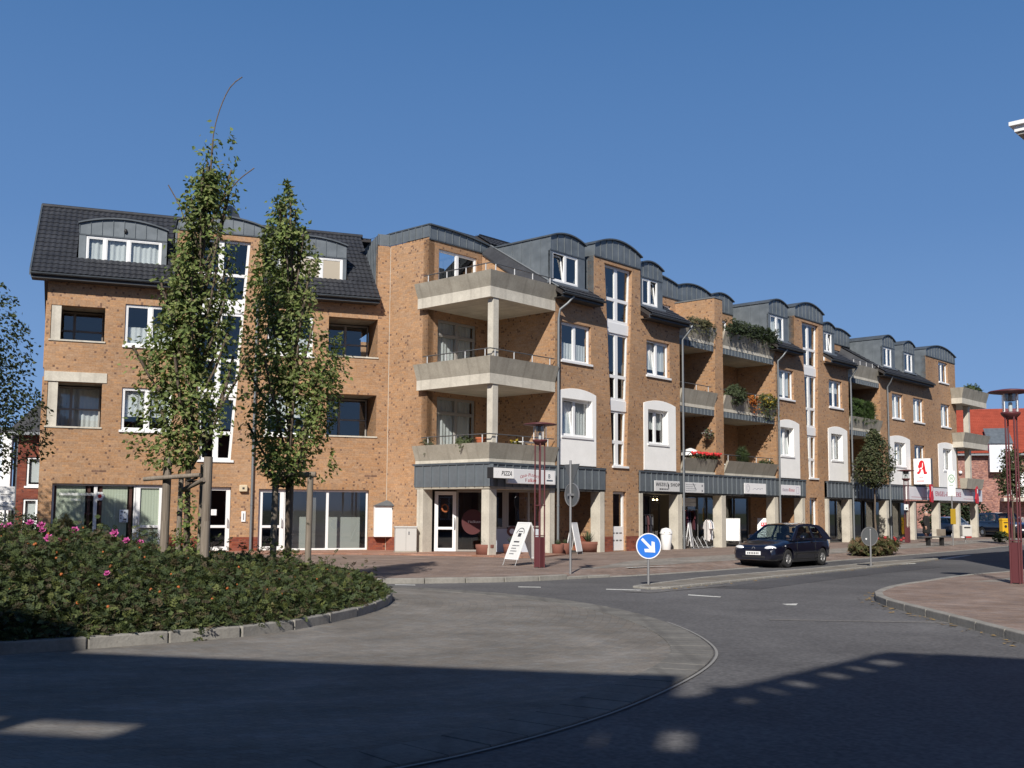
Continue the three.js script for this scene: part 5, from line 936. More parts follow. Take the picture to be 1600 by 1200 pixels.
{
  const z = .12;
  plate('lightbox_sign', 'white illuminated box reading PIZZA on the corner of the zinc band', 'shop sign', canvasTex(512, 160, (x, w, h) => { x.fillStyle = '#f6f5f1'; x.fillRect(0, 0, w, h); x.fillStyle = '#15161c'; x.font = 'italic bold 100px sans-serif'; x.textBaseline = 'middle'; x.fillText('PIZZA', 190, h / 2 + 4); x.fillStyle = '#c9c9c9'; for (const [a, b] of [[60, 60], [84, 92], [110, 60], [70, 112]]) x.fillRect(a, b, 14, 10); }), -.6, .5, 2.77, 3.16, .6, { d: .3, side: M.black });
  plate('shop_sign', 'long white pizzeria sign with red arched lettering beside the PIZZA box', 'shop sign', canvasTex(1024, 192, (x, w, h) => {
    x.fillStyle = '#dcdcdc'; x.fillRect(0, 0, w, h); x.fillStyle = '#a3303c'; x.font = 'italic bold 58px serif';
    const s = 'Casa-Pizzeria', R = 620; x.save(); x.translate(470, 690); [...s].forEach((c, i) => { const a = (i - (s.length - 1) / 2) * .056; x.save(); x.rotate(a); x.fillText(c, -14, -R + 20); x.restore(); }); x.restore();
    x.font = 'italic bold 64px serif'; x.fillStyle = '#7d1420'; x.fillText('V', 350, 168); x.fillStyle = '#b02f30'; x.fillText('ulkan', 412, 168);
    x.fillStyle = '#f0efec'; x.fillRect(800, 14, 200, h - 28); x.fillStyle = '#2f4257'; x.font = 'bold 84px sans-serif'; x.fillText('B', 860, 108); x.fillRect(826, 130, 140, 20);
  }), .55, 3.28, 2.62, 3.16, .24, { d: .1, side: M.signWhite });
  plate('shop_sign', 'white sign with bold black WEZEL SHOP lettering left of the rainwater pipe', 'shop sign', canvasTex(512, 160, (x, w, h) => { x.fillStyle = '#cfcfcd'; x.fillRect(0, 0, w, h); x.fillStyle = '#17181a'; x.font = 'bold 76px sans-serif'; x.fillText('WEZEL', 14, 82); x.fillText('SHOP', 318, 82); x.beginPath(); x.moveTo(250, 10); x.lineTo(290, 60); x.lineTo(282, 110); x.lineTo(300, 128); x.lineTo(272, 118); x.lineTo(262, 66); x.fill(); lines(x, 90, 118, 330, 1, 40, '#4a4a4c', .6); }), 10.12, 12.06, 2.52, 2.98, z);
  plate('shop_sign', 'pale notice sign with small grey lines right of the rainwater pipe', 'shop sign', canvasTex(512, 160, (x, w, h) => { x.fillStyle = '#d3d4d3'; x.fillRect(0, 0, w, h); lines(x, 30, 24, 340, 4, 34, '#8a8c90', .4); x.fillStyle = '#50525a'; x.fillRect(446, 26, 26, 34); x.fillRect(446, 112, 26, 34); x.strokeStyle = '#3c4048'; x.lineWidth = 14; x.beginPath(); x.moveTo(210, 0); x.lineTo(300, 120); x.stroke(); }), 12.45, 14.1, 2.5, 2.96, z);
  plate('shop_sign', 'white sign with a thin round drawing and scrawled grey script', 'shop sign', canvasTex(512, 160, (x, w, h) => { x.fillStyle = '#ecebea'; x.fillRect(0, 0, w, h); x.strokeStyle = '#8d8f98'; x.lineWidth = 5; x.beginPath(); x.ellipse(80, 76, 40, 58, 0, 0, 7); x.stroke(); x.beginPath(); x.ellipse(84, 76, 24, 36, 0, 0, 7); x.stroke(); for (let i = 0; i < 3; i++) { x.beginPath(); x.moveTo(190 + i * 90, 104 - i * 4); x.quadraticCurveTo(230 + i * 90, 60, 268 + i * 80, 84 - i * 6); x.quadraticCurveTo(290 + i * 70, 100, 330 + i * 50, 70); x.stroke(); } }), 17.74, 19.88, 2.54, 3.06, z);
  plate('shop_sign', 'white sign with pinkish script lettering above the passing car', 'shop sign', canvasTex(512, 140, (x, w, h) => { x.fillStyle = '#e6e4e6'; x.fillRect(0, 0, w, h); x.fillStyle = '#8f8290'; x.font = 'italic bold 66px serif'; x.fillText('Sano', 24, 90); x.fillStyle = '#bb5f6a'; x.fillText('Rosa', 190, 90); x.strokeStyle = '#a59ab4'; x.lineWidth = 6; x.strokeRect(404, 24, 60, 92); }), 21.42, 23.57, 2.54, 3.06, z);
  const aLogo = (x, cx, cy, s) => { x.save(); x.translate(cx, cy); x.scale(s, s); x.fillStyle = '#c3121f'; x.beginPath(); x.moveTo(-46, -30); x.bezierCurveTo(-40, -74, 20, -80, 34, -40); x.lineTo(54, 44); x.lineTo(74, 40); x.lineTo(66, 66); x.lineTo(24, 66); x.lineTo(10, 20); x.lineTo(-14, 22); x.bezierCurveTo(-20, 50, -40, 70, -70, 66); x.lineTo(-78, 46); x.bezierCurveTo(-52, 44, -44, 30, -38, 8); x.bezierCurveTo(-64, 10, -64, -16, -46, -30); x.fill(); x.fillStyle = '#f3efee'; x.beginPath(); x.moveTo(-30, 2); x.bezierCurveTo(-6, 10, 4, -4, 2, -40); x.lineTo(12, -44); x.bezierCurveTo(18, 0, 2, 20, -28, 16); x.fill(); x.restore(); };
  plate('pharmacy_sign', 'tall white box sign with a red curved letter A over small red lines', 'pharmacy sign', canvasTex(384, 256 * 1.1 | 0, (x, w, h) => { x.fillStyle = '#f7f5f4'; x.fillRect(0, 0, w, h); x.save(); x.scale(1.35, 1); aLogo(x, 142, 96, 1.15); x.restore(); lines(x, 120, 198, 140, 1, 24, '#d06a70', .5); lines(x, 70, 240, 260, 1, 24, '#cf4a55', .55); }), 38.48, 39.58, 3.48, 5.12, .65, { d: .3, side: M.signBack, turn: -Math.PI / 2 });
  plate('pharmacy_sign', 'long white fascia with red outlined letters ENGEL-APOTHEKE over the passage', 'pharmacy sign', canvasTex(2048, 150, (x, w, h) => { x.fillStyle = '#d9d7da'; x.fillRect(0, 0, w, h); x.fillStyle = '#a8404e'; x.font = 'bold 84px sans-serif'; x.textBaseline = 'middle'; x.fillText('ENGEL-APOTHEKE', 700, 70); x.fillRect(100, 118, 560, 5); x.fillRect(1480, 118, 440, 5); }), 37.75, 51.6, 2.52, 3.34, .15, { d: .1 });
  for (const [s, lab] of [[40.75, 'red letter-A blade sign hanging from the fascia beside the tall white box sign'], [49.3, 'red letter-A blade sign at the far end of the fascia']]) {
    const o = thing('blade_sign', lab, 'pharmacy sign', W3(s, 2.95, .5), 48.05 * Math.PI / 180);
    part('blade', slab([[-.05, -.55], [.3, -.62], [.42, -.3], [.3, .1], [.34, .5], [.1, .72], [-.16, .5], [-.06, .1], [-.2, -.25]].map(([a, b]) => [a, b]), [], .1, .05, .02), M.signRed, o);
    part('mark', slab([[.04, .12], [.2, .2], [.2, .42], [.06, .46]], [], .01, .058), M.signWhite, o); part('arm', bar([0, .3, 0], [0, .3, -.4], .02, 6), M.steel, o);
  }
}
// agency lettering on the window, and notices
const pA = (u, y, d) => { const c = Math.cos(.48188), s = Math.sin(.48188), lx = .05 + u * c - d * s, lz = -5.8 + u * s + d * c; return W3(lx, y, lz); };
const ROT_A = (48.05 - 27.61) * Math.PI / 180;
function flat(name, label, cat, tex, at, turn, w, h, o = {}) {
  const p = thing(name, label, cat, at, turn); part('sheet', rbox(-w / 2, w / 2, -h / 2, h / 2, -.006, 0, .002), M.signWhite, p);
  if (tex) { const g = new THREE.PlaneGeometry(w - .01, h - .01); g.translate(0, 0, .002); part('print', g, face(tex), p); }
  return p;
}
{
  const letters = thing('window_lettering', 'small white lettering with a red and white flower emblem on the agency window', 'lettering', pA(-11.4, 2.08, -.12), ROT_A), r = rng(9), g = [];
  for (let i = 0; i < 26; i++) g.push(box(-.5 + i * .045, -.5 + i * .045 + .026, .0 - r() * .01, .075 + r() * .02, 0, .004)); for (let i = 0; i < 8; i++) g.push(box(-.12 + i * .042, -.12 + i * .042 + .026, -.19, -.12, 0, .004));
  part('letters', merge(g), M.signWhite, letters).userData.kind = 'stuff';
  const e = []; for (let i = 0; i < 6; i++) { const c = disc(.06, .006, 14); c.translate(.84 + Math.cos(i * 1.047) * .1, -.02 + Math.sin(i * 1.047) * .11, 0); e.push(c); } part('emblem', merge(e), M.signWhite, letters); part('emblem_heart', (() => { const c = disc(.07, .006, 14); c.translate(.84, -.02, .004); return c; })(), M.signRed, letters);
  flat('notice', 'white opening-hours notice on the agency window beside the brown strip', 'notice', canvasTex(128, 160, (x, w, h) => { x.fillStyle = '#dfe6ea'; x.fillRect(0, 0, w, h); x.fillStyle = '#2c3440'; for (const [a, b, c, d] of [[16, 20, 34, 14], [70, 26, 20, 20], [14, 66, 18, 18], [14, 100, 18, 18], [60, 116, 48, 20], [40, 146, 70, 8]]) x.fillRect(a, b, c, d); }), pA(-9.72, 1.35, -.13), ROT_A, .3, .46);
  flat('notice', 'faint grey notice behind the glass of the agency door', 'notice', canvasTex(128, 128, (x, w, h) => { x.fillStyle = '#c3c8b6'; x.fillRect(0, 0, w, h); lines(x, 16, 16, 100, 5, 22, '#dfe3da', .4); }), pA(-8.83, 1.4, -.25), ROT_A, .3, .3);
  flat('notice', 'white paper notice on the glass of the middle entrance door', 'notice', canvasTex(64, 64, (x, w, h) => { x.fillStyle = '#eee'; x.fillRect(0, 0, w, h); lines(x, 8, 10, 46, 5, 10, '#999', .3); }), pA(-6.55, 1.5, -.14), ROT_A, .2, .22);
  const o = thing('wall_lamp', 'square cream wall lamp with a dark centre above the entrance panel', 'wall lamp', pA(-5.52, 2.41, .01), ROT_A);
  part('housing', rbox(-.15, .15, -.13, .13, 0, .14, .03, 2), M.cream ??= std({ color: lin(.6, .5, .34), roughness: .5 }), o); part('lens', rbox(-.04, .04, -.04, .04, .13, .15, .008), M.darkFrame, o);
  const i = thing('intercom_panel', 'narrow white intercom panel on the brick right of the entrance door', 'intercom', pA(-5.48, 1.35, .01), ROT_A); part('plate', rbox(-.08, .08, -.2, .2, 0, .04, .01), M.signWhite, i); part('buttons', rbox(-.02, .02, -.12, .12, .04, .05, .004), M.steel, i);
  const b = thing('meter_cabinet', 'white wall cabinet with a small grey hipped roof between shop window and pizzeria', 'cabinet', pA(.0, .58, .18), ROT_A - .1);
  part('body', rbox(-.5, .5, 0, 1.22, -.18, .16, .015), M.signWhite, b); part('roof', (() => { const g = new THREE.ConeGeometry(.74, .22, 4); g.rotateY(Math.PI / 4); g.scale(1, 1, .5); g.translate(0, 1.33, 0); return uvm(g); })(), M.zinc, b); part('lock', rbox(.18, .4, 1.08, 1.13, .16, .2, .01), M.black, b);
  const c = thing('utility_cabinet', 'pale grey street distribution cabinet standing beside the first concrete column', 'cabinet', W(-3.98, 40.05), ROT_A - .15);
  part('body', rbox(-.4, .4, .1, .98, -.2, .2, .015), M.cabGrey ??= std({ color: lin(.5, .49, .46), roughness: .7 }), c); part('lid', rbox(-.43, .43, .97, 1.03, -.23, .23, .015), M.cabGrey, c); part('base', rbox(-.42, .42, -.05, .1, -.21, .21, .01), M.concrete, c); part('door_gap', rbox(-.003, .003, .14, .95, .2, .204, .001), M.darkFrame, c); part('lock', rbox(.08, .13, .72, .84, .2, .22, .006), M.steel, c);
}
// posted board at the far left
{
  const o = thing('notice_board', 'white double notice plate on a thin post at the far left', 'sign', W(-17.4, 36.5), .3); part('post', bar([0, -.1, 0], [0, 2.35, 0], .03, 8), M.steel, o);
  for (const [y, h] of [[2.1, .5], [1.68, .3]]) { const p = part('plate', rbox(-.28, .28, y - h / 2, y + h / 2, .03, .045, .005), M.signWhite, o); part('text', rbox(-.18, .18, y - .04, y - .01, .045, .048, .001), M.steel, p); }
}
// folding boards
function aboard(label, x, f, turn, w, h, tex, o = {}) {
  const b = thing('sandwich_board', label, 'sandwich board', W(x, f), turn), lean = o.lean ?? .22, L = h / Math.cos(lean);
  const leaf = (s) => { const fr = slab(rect(-w / 2, w / 2, (o.leg ?? .12), L), [rect(-w / 2 + .035, w / 2 - .035, (o.leg ?? .12) + .035, L - .035)], .03, .015); fr.rotateX(-s * lean); fr.translate(0, 0, s * Math.sin(lean) * L); return uvm(fr); };
  const A = part('frame', leaf(1), o.frame ?? M.signWhite, b); part('frame', leaf(-1), o.frame ?? M.signWhite, b);
  for (const s of [1, -1]) { const g = slab(rect(-w / 2 + .03, w / 2 - .03, (o.leg ?? .12) + .03, L - .03), [], .012, .006); g.rotateX(-s * lean); g.translate(0, 0, s * Math.sin(lean) * L); part('panel', uvm(g), M.signWhite, b); for (const q of [-1, 1]) part('leg', bar([q * (w / 2 - .02), .0, s * Math.sin(lean) * L], [q * (w / 2 - .02), (o.leg ?? .12) * Math.cos(lean) + .02, s * (Math.sin(lean) * (L - (o.leg ?? .12)))], .012, 6), M.steel, b); }
  const pg = new THREE.PlaneGeometry(w - .08, L - (o.leg ?? .12) - .08); pg.translate(0, (L + (o.leg ?? .12)) / 2, .011); pg.rotateX(-lean); pg.translate(0, 0, Math.sin(lean) * L); part('print', pg, face(tex), b);
  return b;
}
aboard('white framed menu sandwich board leaning beside the red lamp post at the pizzeria', .4, 32.0, -.95, .66, 1.28, canvasTex(192, 384, (x, w, h) => { x.fillStyle = '#d6d7d4'; x.fillRect(0, 0, w, h); x.strokeStyle = '#3a3b40'; x.lineWidth = 9; x.beginPath(); x.arc(96, 112, 60, Math.PI, 0); x.stroke(); x.fillStyle = '#3a3b40'; x.fillRect(60, 84, 72, 10); x.fillRect(70, 108, 52, 40); x.fillRect(40, 196, 90, 16); lines(x, 36, 240, 124, 4, 30, '#55565a', .4); }), { leg: .2, lean: .42 });
aboard('blank white sandwich board standing before the middle shop columns', 10.55, 51.2, -.35, .95, 1.35, canvasTex(192, 256, (x, w, h) => { x.fillStyle = '#f2f1ef'; x.fillRect(0, 0, w, h); lines(x, 40, 60, 110, 5, 30, '#dccfd2', .25); }), { leg: .28, lean: .2, frame: M.steel });
aboard('white sandwich board with red block lettering seen above the car bonnet', 13.0, 54.2, -.3, .85, 1.35, canvasTex(192, 256, (x, w, h) => { x.fillStyle = '#eeecea'; x.fillRect(0, 0, w, h); x.fillStyle = '#c23040'; x.fillRect(30, 40, 130, 46); x.fillStyle = '#eeecea'; for (let i = 0; i < 4; i++) x.fillRect(44 + i * 30, 52, 14, 12); lines(x, 30, 120, 130, 4, 28, '#9a8f92', .35); }), { leg: .15, lean: .2 });
aboard('narrow white board turned edge-on beside the give-way sign post', 2.42, 40.9, 1.15, .6, 1.2, canvasTex(64, 128, (x, w, h) => { x.fillStyle = '#e9e9e7'; x.fillRect(0, 0, w, h); }), { leg: .1, lean: .2 });
aboard('narrow white board turned edge-on behind the shop rainwater pipe', 8.05, 48.0, 1.25, .7, 1.15, canvasTex(64, 128, (x, w, h) => { x.fillStyle = '#e9e9e7'; x.fillRect(0, 0, w, h); }), { leg: .1, lean: .12 });
// planters with spiky green plants
const spikes = (() => { const a = []; for (let i = 0; i < 40; i++) { const g = leafGeo.clone(); g.scale(.09, .55, .1); g.rotateX(.1 + (i % 5) * .2); g.rotateY(i * 2.4); a.push(g); } return merge(a); })();
function planter(label, x, f, r, h) {
  const o = thing('planter', label, 'planter', W(x, f));
  part('pot', uvm(new THREE.LatheGeometry([[0, 0], [r * .94, 0], [r, h * .7], [r * 1.04, h * .72], [r * 1.04, h], [r * .93, h], [r * .9, h * .85], [0, h * .85]].map((p) => new THREE.Vector2(...p)), 24)), M.terracotta, o);
  const p = part('plant', spikes, std({ color: lin(.06, .085, .035), roughness: .8 }), o); p.position.y = h * .85; p.scale.setScalar(r * 2.1); return o;
}
planter('round terracotta planter left of the corner column', -.93, 38.3, .34, .42); planter('round terracotta planter right of the corner column', .05, 39.4, .34, .4);
planter('terracotta planter with a small shrub at the foot of the brick stair tower', 3.1, 43.1, .46, .42); planter('small terracotta planter in front of the third column', 1.75, 39.8, .22, .4); planter('slim planter with a thin shrub between column and give-way post', 2.05, 40.4, .2, .42);
// things outside the clothes shop
{
  const bin = thing('waste_bin', 'white lidded plastic bin beside the shop column', 'bin', W(6.75, 46.3)); part('body', uvm(new THREE.LatheGeometry([[0, 0], [.2, 0], [.25, .68], [0, .68]].map((p) => new THREE.Vector2(...p)), 20)), M.signWhite, bin); part('lid', uvm(new THREE.LatheGeometry([[.27, .68], [.28, .72], [.2, .9], [0, .95]].map((p) => new THREE.Vector2(...p)), 20)), M.signWhite, bin); part('flap', rbox(-.14, .14, .72, .78, .2, .26, .01), M.cabGrey, bin);
  function rack(label, s, t, cols, y, L, turn = 0) {
    const o = thing('clothes_rack', label, 'clothes rack', W3(s, 0, t), 48.05 * Math.PI / 180 + turn);
    part('rail', merge([bar([-L / 2, y, 0], [L / 2, y, 0], .015, 6), ...[-1, 1].flatMap((k) => [bar([k * L / 2, .05, 0], [k * L / 2, y, 0], .015, 6), bar([k * L / 2, .04, -.25], [k * L / 2, .04, .25], .015, 6)])]), M.steel, o);
    const r = rng(Math.round(s * 10)); cols.forEach((c, i) => { const x = -L / 2 + .12 + i * (L - .2) / cols.length, h = .75 + r() * .3, w = .4 + r() * .12, g = slab([[-w * .2, 0], [-w * .5, -.12], [-w * .62, -.4], [-w * .45, -.42], [-w * .44, -h], [w * .44, -h + r() * .08], [w * .45, -.42], [w * .62, -.4], [w * .5, -.12], [w * .2, 0], [0, -.05]], [], .07, .035, .015); g.rotateY(Math.PI / 2 - .5 - r() * .4); g.translate(x, y - .03, 0); part('garment', uvm(g), std({ color: lin(...c), roughness: .95 }), o); });
    return o;
  }
  rack('rack of dark red and purple clothes in the shop entrance', 14.2, -.9, [[.05, .012, .02], [.06, .02, .03], [.03, .012, .04], [.08, .015, .02], [.05, .02, .05], [.02, .02, .04], [.06, .01, .015], [.03, .01, .03]], 1.75, 1.9);
  rack('rack of dark blue jackets at the left shop window', 10.4, -.7, [[.012, .016, .03], [.02, .022, .035], [.014, .016, .025], [.03, .03, .05], [.012, .012, .02], [.08, .03, .035], [.02, .02, .03]], 1.5, 1.5);
  rack('rack of bright orange and white clothes beside the shop column', 15.0, -.25, [[.75, .72, .7], [.5, .1, .02], [.7, .68, .66], [.2, .15, .12], [.65, .65, .7], [.03, .05, .1], [.72, .72, .74]], 1.3, 1.0, .4);
  const bk = thing('bicycle_stand', 'low bent steel bicycle stand before the shop entrance', 'bicycle stand', W3(13.2, 0, .25), 48.05 * Math.PI / 180); for (let i = 0; i < 4; i++) part('hoop', tube([[i * .4 - .6, 0, .25], [i * .4 - .6, .5, -.05], [i * .4 - .52, .55, -.15], [i * .4 - .4, .02, -.35]], .018, 6), M.steel, bk); part('rail', bar([-.8, .03, .25], [.8, .03, .25], .02, 6), M.steel, bk);
}
// balcony odds and ends
{
  const d = thing('balcony_table', 'white folding table standing on the lowest corner balcony', 'table', W3(2.35, 3.55, -.35), .9); part('tabletop', rbox(-.55, .55, .64, .68, -.25, .25, .01), M.signWhite, d); for (const [a, b] of [[-1, -1], [1, -1], [1, 1], [-1, 1]]) part('leg', bar([a * .5, 0, b * .2], [a * .45, .64, b * .18], .018, 6), M.signWhite, d); 
  const c = thing('balcony_chair', 'white plastic chair on the first-floor balcony right of the brick fin', 'chair', W3(16.8, 3.5, -.5), 1.2); part('seat', rbox(-.24, .24, .4, .44, -.22, .22, .015), M.signWhite, c); part('backrest', rbox(-.24, .24, .44, .86, -.24, -.2, .015), M.signWhite, c); for (const [a, b] of [[-1, -1], [1, -1], [1, 1], [-1, 1]]) part('leg', bar([a * .22, 0, b * .2], [a * .2, .4, b * .18], .018, 6), M.signWhite, c);
  const p = thing('parasol', 'white folded parasol dome behind the red geraniums', 'parasol', W3(13.7, 3.5, -.35)); part('pole', bar([0, 0, 0], [0, .85, 0], .02, 8), M.signWhite, p); part('canopy', uvm(new THREE.LatheGeometry([[.48, .72], [.42, .84], [.26, .98], [.05, 1.06], [0, 1.06]].map((q) => new THREE.Vector2(...q)), 16)), M.signWhite, p);
  const pot = thing('flower_pot', 'orange clay flower pot beside the corner column on the lowest balcony', 'flower pot', W3(-.05, 3.9, -.55)); part('pot', uvm(new THREE.LatheGeometry([[0, 0], [.12, 0], [.17, .32], [.19, .32], [.19, .38], [.15, .38], [.14, .3], [0, .3]].map((q) => new THREE.Vector2(...q)), 18)), std({ color: lin(.42, .12, .05), roughness: .9 }), pot);
  const dish = thing('satellite_dish', 'grey satellite dish standing on the roof of the left wing', 'satellite dish', pA(-6.15, 12.7, -1.2), ROT_A + .9); const g = uvm(new THREE.LatheGeometry([[0, 0], [.2, .02], [.4, .085], [.46, .12], [.47, .12], [.4, .07], [.2, .005], [0, -.015]].map((q) => new THREE.Vector2(...q)), 28)); g.rotateX(Math.PI / 2 - .3); g.translate(0, .42, 0); part('reflector', g, M.rail, dish); part('mast', bar([0, -.4, -.06], [0, .45, -.06], .025, 8), M.steel, dish); part('feed_arm', bar([0, .0, .05], [0, .3, .5], .012, 6), M.steel, dish); part('feed', cyl(.03, .03, .08, 8, .28), M.steel, dish);
  const wd = thing('roof_wall_lamp', 'small dark round lamp on the zinc front of the left dormer', 'wall lamp', pA(-10.05, 12.0, -.52), ROT_A); part('housing', (() => { const s = new THREE.SphereGeometry(.09, 12, 8); s.scale(.7, 1, .7); return uvm(s); })(), M.black, wd); part('bracket', rbox(-.03, .03, -.1, .1, -.06, -.02, .005), M.black, wd);
}
// volcano drawing and lettering on the pizzeria glass
{
  const dp = (u, y, d) => { const c = Math.SQRT1_2; return W3(.35 + u * c - d * c, y, -3.5 + u * c + d * c); }, rot = (48.05 - 45) * Math.PI / 180;
  const o = thing('window_decal', 'dark red oval emblem with white lettering on the pizzeria window', 'decal', dp(1.58, 1.2, .012), rot); part('oval', (() => { const g = disc(.42, .004, 36); g.scale(1, 1.15, 1); return g; })(), std({ color: lin(.07, .012, .012), roughness: .5 }), o);
  const tx = canvasTex(256, 96, (x, w, h) => { x.fillStyle = '#4a1416'; x.fillRect(0, 0, w, h); x.fillStyle = '#d8d4d0'; x.font = 'italic bold 58px serif'; x.fillText('Vulkan', 34, 66); }); const g = new THREE.PlaneGeometry(.62, .2); g.translate(.02, 0, .006); part('lettering', g, face(tx), o);
  const wr = thing('door_wreath', 'orange and red wreath hanging behind the pizzeria door glass', 'wreath', dp(.52, 1.72, -.06), rot), r = rng(3), a = []; for (let i = 0; i < 50; i++) { const l = leafGeo.clone(), an = r() * 6.28; l.scale(.09, .12, .1); l.rotateZ(an); l.translate(Math.cos(an) * .1, Math.sin(an) * .12, r() * .04); a.push(l); } part('leaves', merge(a), std({ color: lin(.3, .09, .03), roughness: .9 }), wr);
  const m = thing('panel_decal', 'red patterned round plate on the pale panel under the pizzeria window', 'decal', dp(3.1, .85, .02), rot); part('disc', disc(.2, .01, 24), std({ color: lin(.16, .06, .05), roughness: .6 }), m); part('mark', disc(.1, .014, 16), M.signWhite, m);
}
// bus stop, bench, post box and small things far right
{
  const o = thing('bus_stop_sign', 'white bus stop sign with a green ring and letter H on a post', 'bus stop sign', W(23.1, 55.6), .35);
  part('post', bar([0, -.1, 0], [0, 2.6, 0], .035, 8), M.steel, o); const w = .52, p = part('plate', rbox(-w / 2, w / 2, 2.55, 3.9, -.02, .02, .01), M.signWhite, o);
  const g = new THREE.PlaneGeometry(w - .02, 1.32); g.translate(0, 3.22, .023); part('print', g, face(canvasTex(160, 400, (x, ww, h) => { x.fillStyle = '#f4f6f2'; x.fillRect(0, 0, ww, h); x.strokeStyle = '#79a98a'; x.lineWidth = 14; x.beginPath(); x.arc(80, 120, 58, 0, 7); x.stroke(); x.fillStyle = '#79a98a'; x.font = 'bold 76px sans-serif'; x.fillText('H', 52, 147); lines(x, 30, 220, 100, 1, 40, '#9db7a6', .4); })), p);
  part('timetable', rbox(-.16, .16, 1.1, 1.9, .03, .08, .01), std({ color: lin(.42, .27, .02), roughness: .6 }), o);
  const b = thing('bench', 'dark bench on two posts before the passage', 'bench', W(21.75, 54.6), .4); part('seat', rbox(-.95, .95, .42, .48, -.22, .22, .015), M.rail, b); for (const k of [-.45, .45]) part('leg', rbox(k - .07, k + .07, -.05, .42, -.1, .1, .01), M.black, b); part('backrest', rbox(.35, .95, .5, .85, -.24, -.2, .015), M.wood, b);
  const box2 = thing('post_box', 'yellow post box on the far pavement', 'post box', W(34.4, 74.2), .2); M.yellow = std({ color: lin(.62, .36, .01), roughness: .5 }); part('body', rbox(-.23, .23, .1, 1.3, -.2, .2, .05, 2), M.yellow, box2); part('hood', rbox(-.25, .25, 1.2, 1.36, -.22, .22, .05, 2), M.yellow, box2); part('slot', rbox(-.15, .15, 1.05, 1.1, .19, .24, .01), M.black, box2); part('emblem', disc(.1, .01, 20), M.black, box2).position.set(0, .8, .205); part('foot', rbox(-.2, .2, -.05, .1, -.18, .18, .01), M.rail, box2);
  const gb = thing('litter_bin', 'grey litter bin beside the bus stop post', 'bin', W(26.3, 61.5)); part('body', rbox(-.28, .28, .35, 1.0, -.22, .22, .04), M.cabGrey, gb); part('post', bar([0, -.05, -.1], [0, .9, -.1], .04, 8), M.steel, gb); part('slot', rbox(-.18, .18, .82, .9, .2, .23, .01), M.black, gb);
  const rb = thing('road_barrier', 'low red and white barrier block between the far columns', 'barrier', W(31.3, 73.8), .4); part('foot', rbox(-.85, .1, -.02, .3, -.15, .15, .03), M.signWhite, rb); part('block', rbox(.1, .72, -.02, .45, -.18, .18, .06, 2), std({ color: lin(.5, .03, .03), roughness: .6 }), rb); part('sleeve', rbox(.28, .52, .45, .9, -.03, .03, .01), M.signWhite, rb);
  const st = thing('lamp_notice', 'small white notice fixed to the distant red lamp post', 'notice', W(22.28, 59.85, 2.0), .3); part('plate', rbox(-.14, .14, -.16, .16, -.01, .01, .004), M.signWhite, st); part('text', rbox(-.04, .06, -.1, -.02, .01, .013, .001), M.black, st);
}

{ // inside the clothes shop: two small lit spots and a white price board
  for (const [s2, lab] of [[12.95, 'left of two small lit spot lamps inside the clothes shop entrance'], [13.25, 'right of two small lit spot lamps inside the clothes shop entrance']]) {
    const o = thing('spot_lamp', lab, 'lamp', W3(s2, 2.2, -1.9), 48.05 * Math.PI / 180); part('bulb', (() => { const g = new THREE.SphereGeometry(.045, 12, 8); return uvm(g); })(), std({ color: 0xffffff, emissive: new THREE.Color(1, .75, .4), emissiveIntensity: 6 }), o); part('stem', bar([0, .04, 0], [0, .22, 0], .01, 6), M.black, o);
    const l = new THREE.PointLight(new THREE.Color(1, .75, .45), 1.2); l.position.set(0, -.06, 0); l.castShadow = true; o.add(l);
  }
  plate('price_board', 'white gridded board hanging inside the clothes shop above the racks', 'board', canvasTex(128, 96, (x, w, h) => { x.fillStyle = '#e4e4e2'; x.fillRect(0, 0, w, h); x.fillStyle = '#8f9294'; x.fillRect(0, 44, w, 7); lines(x, 10, 12, 100, 2, 14, '#b5b7b8', .4); lines(x, 10, 62, 100, 2, 14, '#b5b7b8', .4); }), 14.35, 15.5, 1.9, 2.3, -1.2, { d: .03 });
}
// ------------------------------------------------------------------ cars
function interp(st, x) { let k = 0; while (k < st.length - 2 && x > st[k + 1][0]) k++; const a = st[k], b = st[k + 1], t = clamp((x - a[0]) / (b[0] - a[0])), s = t * t * (3 - 2 * t) * .5 + t * .5; return a.map((v, i) => lerp(v, b[i], s)); }
